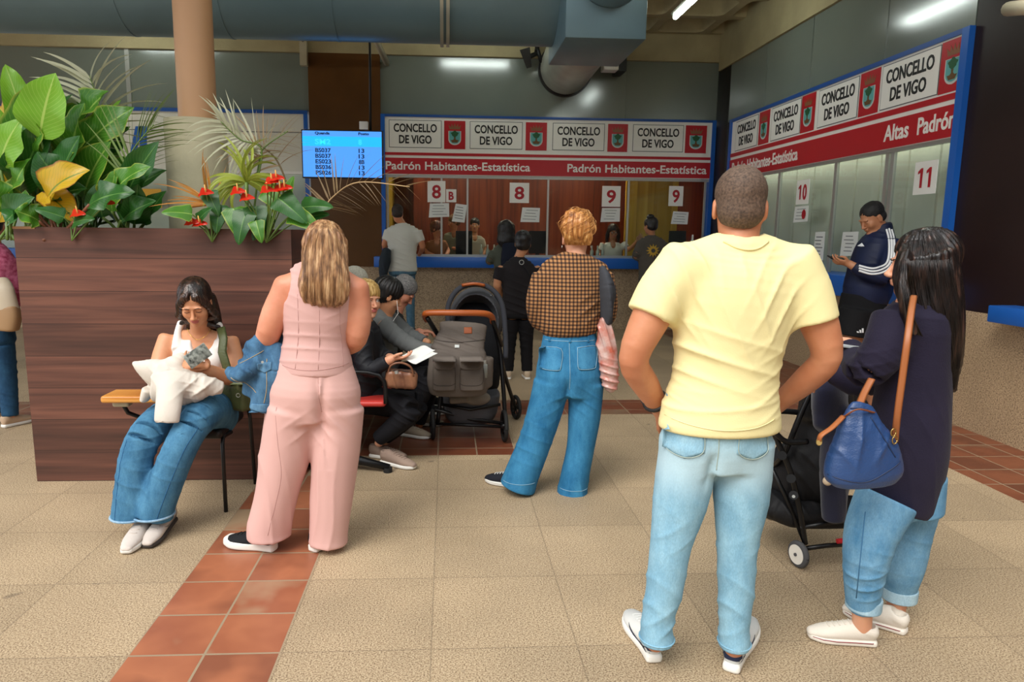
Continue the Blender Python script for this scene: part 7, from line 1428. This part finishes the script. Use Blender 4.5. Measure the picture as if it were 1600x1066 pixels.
sitter('grey-haired man bent forward on the bench, behind the grey hoodie', p(595, 590, 5.75), [p(672, 575, 5.65), p(676, 575, 5.9)], [p(662, 640, 5.7), p(668, 640, 5.9)], [((-.25, 5.75, 0), (0, 5.7, 0)), ((-.2, 5.98, 0), (.05, 5.95, 0))], [p(612, 492, 5.95), p(612, 498, 5.55)], p(622, 480, 5.75), p(631, 455, 5.75), (.75, -.1, -.75),
    [[p(615, 500, 5.55), p(632, 530, 5.5), p(655, 518, 5.45)], [p(618, 500, 5.95), p(640, 530, 5.9), p(665, 522, 5.7)]], [((p(652, 519, 5.46), (1, 0, .1), (0, 0, -1), (0, -1, 0)), dict(curl=(.5, .5, .6, .6), s=.95))], SK['rosy'], fabric('dark_sweater', '2a2c2e'), fabric('dark_trousers', '24242a'), BLK, short_hair(greyh, .008, .002, 120, -.05), name='dark_sweater')
sitter('white-haired person at the far end of the bench, almost hidden by the blonde woman', p(545, 590, 6.1), [p(600, 575, 6.05), p(602, 575, 6.3)], [p(600, 625, 6.1), p(602, 622, 6.3)], [((-.6, 6.1, 0), (-.35, 6.1, 0)), ((-.6, 6.3, 0), (-.35, 6.3, 0))], [p(548, 480, 6.25), p(546, 482, 5.95)], p(550, 465, 6.1), p(556, 442, 6.1), (.8, .5, -.3),
    [[p(550, 488, 5.95), p(556, 520, 5.9), p(580, 535, 6.0)], [p(552, 488, 6.25), p(565, 520, 6.25), p(585, 535, 6.15)]], [], SK['fair'], fabric('olive_top', '6a6a55'), fabric('grey_trousers', '4b4b4e'), BLK, short_hair(mat('white_hair', 'b9b6a6', color2='d8d5c6', rough=.7, vscale=80), .018, .003, 60), name='olive_top')

# ================================================================== people at the counters
def stander(label, x, Yd, foot_y, head, shoulder_y, hem_y, crotch_y, w_sh, w_hip, look, skin_, top_m, leg_m, shoe_m, hairf, arms, face=(0, 1, 0), short_sleeve=False, h=.0085, sc=.95, legw=.075, dep=.115, name='top_garment', lname='trousers', headY=None, hands=(), feet=True, bare=False):
    """a standing figure described by heights in the view at depth Yd"""
    q = lambda px, py, dy=0.0: P(px, py, Yd+dy); f = unit(face); RT = unit(np.cross(f, (0, 0, 1))); c = q(x, foot_y); r = empty('person', (c[0], Yd, 0), label, 'person'); hd = Head(P(head[0], head[1], headY or Yd), look, sc=sc)
    S, C_ = q(x, shoulder_y), q(x, crotch_y); nk = S+(0, 0, .05); fz = .08
    body = hd.prims()+[limb([hd.w(0, -.02, -.05), nk, S], [.048, .05, .08], k=.03), torso([(C_+(0, 0, .06), w_hip*.7, dep*.75, RT), ((S+C_)/2, w_hip*.68, dep*.7, RT), (S+(0, 0, -.12), w_sh*.75, dep*.75, RT), (S, w_sh*.6, dep*.5, RT)])]
    for a in arms: body.append(limb([q(*v) for v in a], [.045, .042, .036, .027][:len(a)-1]+[.027], k=.03))
    for hnd in hands: body += hand_prims(q(*hnd[0]), *hnd[1:], s=.9)
    L = []
    for sg in (-1, 1):
        hp = C_+RT*sg*w_hip*.48; ft = np.array([hp[0], hp[1], fz])+RT*sg*.02; kn_ = (hp+ft)/2+f*.01; L.append((hp, kn_, ft)); body.append(limb([hp, kn_, ft], [legw*.75, .045, .034], k=.02))
    sdf_obj('body', body, h*.8, [skin_, LIP], r, mfn=lambda C, n: hd.mouth(C).astype(int))
    Hm = q(x, hem_y); g = [Loft([(Hm, w_hip*1.06, dep*1.15, RT), ((Hm*.6+S*.4), w_hip*.97, dep*1.08, RT), (S*.75+Hm*.25, w_sh*.9, dep*1.08, RT), (S+(0, 0, -.02), w_sh*.84, dep*.85, RT), (nk, .07, .065, RT)], k=.03, cap=.02)]
    for a in arms:
        a = [q(*v) for v in a]
        g.append(Loft([(a[0], .07, .07), (a[0]*.35+a[1]*.65, .068, .066)] if short_sleeve else [(v, wr, wr) for v, wr in zip(a[:-1]+[a[-1]*.85+a[-2]*.15], [.068, .06, .052, .042][:len(a)-1]+[.042])], k=.04, cap=.008))
    t = sdf_obj(name, g, h, top_m, r, disp=folds([(Hm+(0, -.1, .08), (.3, 0, 1), .01, .07, .2), ((S+Hm)/2, (.5, 0, 1), .008, .07, .2)]))
    j = [Loft([(C_+(0, 0, .18), w_hip*.95, dep, RT), (C_+(0, 0, .05), w_hip, dep*1.12, RT)], k=.03, cap=.03)]
    for hp, kn_, ft in L: j.append(Loft([(hp, legw*1.15, legw*1.15), (kn_, legw*.88, legw*.9), (ft+(0, 0, .01), legw*.75, legw*.78)], k=.025, cap=.008))
    sdf_obj(lname, j, h, leg_m, r, disp=folds([(L[i][1], (.3, 0, 1), .01, .07, .2) for i in (0, 1)]))
    for hp, kn_, ft in L: shoe(r, ft*[1, 1, 0]-f*.07, ft*[1, 1, 0]+f*.18, up_m=shoe_m, sole_m=WR, wd=.045, h=h*.8, style='plain')
    hairf(hd, r); return r, hd, t
wr_, wh_, wt_ = stander('man in a white t-shirt and jeans leaning on the sill of the back counter', 629, 10.15, 521, (621, 334), 356, 422, 432, .26, .2, (-.1, 1, -.3), SK['tan'], fabric('white_tee', 'c9c9c0'), denim('grey_blue_denim', '3f6076', '5f8296'), BLK, short_hair(mat('dark_crop', '1c1512', color2='3a2a22', rough=.7, vscale=60), .006, .002), [[(608, 362), (601, 382), (606, 400, .3)], [(652, 362), (660, 385), (655, 398, .3)]], short_sleeve=True, name='t_shirt', lname='jeans')
gj = empty('dark_jacket', P(600, 425, 10.0), 'dark jacket hanging from the left arm of the white-shirted man', 'jacket'); sdf_obj('jacket_cloth', [Loft([(P(604, 392, 10.05), .06, .1), (P(601, 410, 10.02), .08, .1), (P(599, 432, 10.02), .05, .06)], cap=.03)], .01, fabric('slate_cloth', '2b323a'), gj, disp=folds([(P(600, 410, 10), (1, 0, .2), .015, .08, .2)]))
curl = hair_mat('black_curly_hair', '08070a', '121013', '241c1c', .5)
def big_curls(hd, r): sdf_obj('curly_hair', [Ell(hd.w(0, -.03, .03), (.13, .135, .14), hd.R), Ell(hd.w(0, -.05, -.12), (.14, .11, .13), hd.R, .05)], .009, curl, r, disp=lambda V: .012*fbm(V, 26, 8))
stander('woman with big black curls and a grey-green jacket at the second counter pane', 790, 10.1, 521, (791, 362), 386, 440, 452, .2, .17, (.1, 1, -.1), SK['brown'], fabric('grey_green_jacket', '4f5348'), fabric('dark_jeans_cloth', '1f2734'), BLK, big_curls, [[(772, 395), (765, 408), (768, 405, .25)], [(806, 395), (812, 415), (806, 412, .25)]], name='jacket')
bp = empty('backpack', P(797, 400, 9.9), 'dark navy backpack on the back of the curly-haired woman', 'backpack'); sdf_obj('backpack_body', [Loft([(P(797, 428, 9.92), .12, .08, XR), (P(797, 405, 9.9), .13, .09, XR), (P(796, 384, 9.94), .1, .06, XR)], cap=.04, e=2.6)], .009, fabric('navy_backpack', '151a2a'), bp)
def tied(hd, r):
    short_hair(dkh, .01, .003, 60, -.06)(hd, r); sdf_obj('hair_knot', [Ell(hd.w(0, -.06, .09), (.05, .05, .045), hd.R)], .007, dkh, r, disp=lambda V: .005*fbm(V, 50, 8))
bkr, bkh, bkt = stander('short dark-haired woman in a black t-shirt and black trousers with a body strap', 810, 7.15, 592, (817, 380), 412, 488, 500, .19, .165, (.1, 1, 0), SK['warm'], fabric('black_tee', '1d1a1c', '252123'), fabric('black_trousers', '121114'), mat('tan_white_trainer', 'c9b49a', rough=.7), tied, [[(784, 420), (777, 445), (786, 462, .2), (800, 455, .35)], [(838, 420), (846, 447), (838, 465, .2), (825, 455, .35)]], short_sleeve=True, name='t_shirt', h=.007, legw=.075)
b = bvh_of(bkt); line_on('body_strap', b, [P(x, y, 6.9) for x, y in ((800, 395), (812, 405), (826, 425), (840, 450))], (0, -1, 0), BLK, bkt, r=.008); V, F = ring_vf(P(815, 410, 6.98), (0, 1, 0), .022, .004, 14, 5); new_mesh('strap_ring', V, F, M['alu'], bkt)
def topknot(hd, r): short_hair(dkh, .012, .003, 60, -.06)(hd, r); sdf_obj('hair_knot', [Ell(hd.w(-.02, -.03, .13), (.055, .055, .04), hd.R)], .008, dkh, r)
hor, hoh, hot = stander('person in brown-grey hoodie with yellow sun print on the back', 1018, 10.1, 522, (1016, 353), 375, 452, 465, .23, .19, (-.5, 1, -.1), SK['olive'], fabric('brown_grey_hoodie', '4a4640', '554f48'), fabric('dark_grey_trousers', '24242a'), BLK, topknot, [[(1002, 382), (994, 400), (1002, 402, .3)], [(1036, 382), (1042, 405), (1034, 406, .3)]], name='hoodie')
b = bvh_of(hot); pts = []
for k in range(24): a = 2*math.pi*k/24; R_ = .1 if k % 2 == 0 else .055; pts.append((R_*math.cos(a), R_*math.sin(a)))
patch_on('sun_print', b, P(1023, 392, 9.9), XR, (0, 0, 1), (0, -1, 0), pts, mat('yellow_print', 'b8922a', rough=.7), hot, off=.006, res=10); patch_on('sun_centre', b, P(1023, 392, 9.9), XR, (0, 0, 1), (0, -1, 0), [(.03*math.cos(a), .03*math.sin(a)) for a in np.linspace(0, 6.283, 13)[:-1]], fabric('brown_print', '4a4640'), hot, off=.012, res=10)

# ---- clerks behind the glass, seated at desks
def clerk(label, x, y, Yd, look, skin_, top_m, hairf, arms, hands=(), w_=.17, name='blouse'):
    q = lambda px, py, dy=0.0: P(px, py, Yd+dy); c = q(x, y); r = empty('person', (c[0], Yd, .02), label, 'person'); hd = Head(c, look, sc=.95); S = c+(0, .02, -.23); Hp = np.array([c[0], Yd+.1, .55])
    body = hd.prims()+[limb([hd.w(0, -.02, -.05), S+(0, 0, .05), S], [.048, .05, .08], k=.03), torso([(Hp, .12, .09, XR), ((Hp+S)/2, .12, .08, XR), (S, .12, .06, XR)])]
    for a in arms: body.append(limb([q(*v) for v in a], [.043, .038, .027], k=.03))
    for hh in hands: body += hand_prims(q(*hh[0]), *hh[1:], s=.9)
    for sg in (-.1, .1): body.append(limb([Hp+(sg, 0, -.02), Hp+(sg, -.38, -.02), Hp+(sg, -.38, -.45)], [.06, .045, .035], k=.02))
    sdf_obj('body', body, .0075, [skin_, LIP], r, mfn=lambda C, n: hd.mouth(C).astype(int)); hd.eyes(r, brow=LASH)
    sdf_obj(name, [Loft([(Hp+(0, 0, -.05), w_, .13, XR), ((Hp+S)/2, w_*.95, .12, XR), (S+(0, 0, -.06), w_*1.02, .115, XR), (S+(0, 0, .02), w_*.75, .07, XR)], k=.03, cap=.03), Ell(S+(0, -.1, .03), (.045, .09, .08), None, .01, True)]+[Loft([(q(*a[0]), .06, .06), (q(*a[0])*.4+q(*a[1])*.6, .058, .056)], k=.04, cap=.008) for a in arms], .008, top_m, r)
    tr = [Loft([(Hp+(sg, 0, -.02), .085, .085), (Hp+(sg, -.38, -.02), .07, .07), (Hp+(sg, -.38, -.45), .05, .05)], k=.03, cap=.02) for sg in (-.1, .1)]; sdf_obj('trousers', tr, .01, BLK, r)
    hairf(hd, r); return r, hd
def shoulder_hair(m):
    def f(hd, r): sdf_obj('shoulder_hair', [Ell(hd.w(0, -.02, .045), (.09, .108, .092), hd.R), limb([hd.w(-.075, 0, .03), hd.w(-.095, 0, -.06), hd.w(-.1, .01, -.17)], [.03, .035, .025], k=.03), limb([hd.w(.075, 0, .03), hd.w(.095, 0, -.06), hd.w(.1, .01, -.17)], [.03, .035, .025], k=.03), Ell(hd.w(0, .13, -.03), (.07, .06, .085), hd.R, .01, True)], .0075, m, r, disp=lambda V: .005*fbm(V, 40, 8))
    return f
cr_, ch_ = clerk('clerk with shoulder-length dark hair and glasses in a white v-neck behind the nine pane', 958, 362, 11.75, (-.05, -1, -.2), SK['olive'], fabric('white_v_neck', 'd2d0c6'), shoulder_hair(hair_mat('clerk_hair', '16100e', '2a1e18', '4a362b')), [[(943, 382), (936, 396), (944, 404, -.3)], [(974, 382), (982, 390, -.1), (996, 377, -.3)]], [((996, 377, -.3), (.4, -.3, .8), (0, -1, 0), (-1, 0, 0), (.2, .2, .3, .3)), ((944, 404, -.3), (.6, -.8, -.2), (0, 0, -1), (1, 0, 0), (.4, .4, .4, .4))])
for sg in (-1, 1): V, F = ring_vf(ch_.w(sg*.03, .103, -.002), ch_.R[1], .02, .0028, 16, 5); new_mesh('glasses_rim', V, F, BLK, cr_)
clerk('clerk with tied dark hair looking out of the second pane', 742, 352, 12.3, (-.05, -1, 0), SK['warm'], fabric('cream_blouse', 'bdb4a2'), tied, [[(732, 376), (728, 392), (736, 402, -.2)], [(752, 376), (757, 392), (750, 402, -.2)]])
clerk('seated person with reddish hair and a brown top behind the 8B pane', 683, 358, 11.9, (.8, -.5, -.2), SK['rosy'], fabric('ochre_top', '8d5a3c'), short_hair(hair_mat('auburn_hair', '3a1710', '5a2618', '7a3a22'), .02, .004), [[(672, 380), (667, 394), (680, 400, -.2)], [(692, 380), (700, 392), (696, 400, -.2)]])
clerk('clerk in a grey-green top holding a paper behind the 8B pane', 709, 347, 12.4, (-.9, -.4, -.2), SK['tan'], fabric('sage_top', '777a6b'), short_hair(hair_mat('light_brown_hair', '4a3322', '6e4d33', '8f6a49'), .015, .004), [[(700, 368), (696, 385), (690, 378, -.2)], [(718, 368), (722, 388), (708, 388, -.2)]])
wd_ = wood('desk_wood', '7a5a3a', '94704a', 'a98560', rough=.4)
dk_ = box('service_desk', -.9, 3.95, 11.2, 11.6, .72, .76, wd_, bev=.004); tag(dk_, 'long service desk running behind the back window glass', 'desk')
for x in (-.85, .8, 2.4, 3.9): box('desk_panel', x-.02, x+.02, 11.22, 11.58, .02, .72, wd_, dk_)
def monitor(label, x0, x1, y0, y1, Yd, face):
    a, b_ = P(x0, y1, Yd), P(x1, y0, Yd); r = empty('computer_monitor', ((a[0]+b_[0])/2, Yd, .76), label, 'monitor'); box('monitor_back', a[0], b_[0], Yd-.02, Yd+.02, a[2], b_[2], BLK, r, bev=.006); c = (a[0]+b_[0])/2; box('stand', c-.03, c+.03, Yd, Yd+.03, .76, a[2]+.05, BLK, r); box('stand_base', c-.1, c+.1, Yd-.07, Yd+.09, .76, .775, BLK, r)
monitor('black monitor back in the first pane beside the clerks', 712, 738, 361, 398, 11.4, 0); monitor('black monitor back in the second pane right of the curls', 826, 854, 361, 396, 11.4, 0); monitor('dark monitor back in the last pane under the torn notice', 1044, 1072, 361, 395, 11.4, 0)
for i, x in enumerate((752, 762, 772, 925, 934, 942)):
    c = P(x, 385, 11.35); V, F = tube_vf([(c[0], 11.35, 1.10), (c[0], 11.35, 1.22), (c[0], 11.35, 1.25), (c[0], 11.35, 1.31)], [.03, .03, .012, .012], 12); o = new_mesh('small_bottle', V, F, M['galv']); tag(o, ['small grey bottle, left of three at the second pane', 'small grey bottle, middle of three at the second pane', 'small grey bottle, right of three at the second pane', 'small grey bottle, left of three by the white-shirted clerk', 'small grey bottle, middle of three by the white-shirted clerk', 'small grey bottle, nearest the white-shirted clerk'][i], 'bottle', 'bottles on the inner counter')
c = P(1082, 375, 11.2); V, F = tube_vf([(c[0], 11.2, 1.10), (c[0], 11.2, 1.38), (c[0], 11.2, 1.42), (c[0]-.0, 11.2, 1.5)], [.045, .04, .015, .012], 14); o = new_mesh('gel_dispenser', V, F, M['paper']); tag(o, 'pale gel dispenser bottle at the right end of the last pane', 'bottle')
ins = box('inner_shelf', -.9, 3.95, 11.16, 11.45, 1.07, 1.1, M['alu']); tag(ins, 'narrow inner shelf just behind the back counter glass', 'shelf')

# ---- the passer-by at the left edge
lr, lh, lt_ = stander('passer-by cut off at the left edge, in magenta print top, dark jeans and sandals', -8, 5.45, 660, (-12, 350), 395, 500, 540, .19, .17, (-.2, 1, 0), SK['fair'], mat('magenta_print_cloth', '8a1f46', color2='c46a8a', rough=.8, vscale=40), denim('dark_blue_denim', '1c3a58', '2d5474'), mat('beige_sandal', 'c0a489', rough=.6), short_hair(dkh), [[(18, 410), (26, 450), (20, 480, .1)], [(-30, 410), (-38, 450), (-30, 480, .1)]], name='print_top', lname='jeans', face=(.5, 1, 0), h=.009)
bb = empty('tote_bag', P(12, 515, 5.2), 'two-tone beige shoulder bag carried by the passer-by at the left edge', 'bag')
sdf_obj('bag_body', [Loft([(P(6, 512, 5.22), .1, .06, XR), (P(6, 495, 5.22), .115, .06, XR), (P(4, 482, 5.22), .11, .055, XR)], cap=.02, e=3.0)], .007, mat('camel_leather', 'a98660', rough=.5), bb); sdf_obj('bag_top', [Loft([(P(4, 482, 5.22), .113, .058, XR), (P(2, 455, 5.22), .09, .05, XR), (P(0, 440, 5.25), .06, .04, XR)], cap=.015)], .007, mat('cream_leather', 'cdbfa8', rough=.5), bb)

settle()
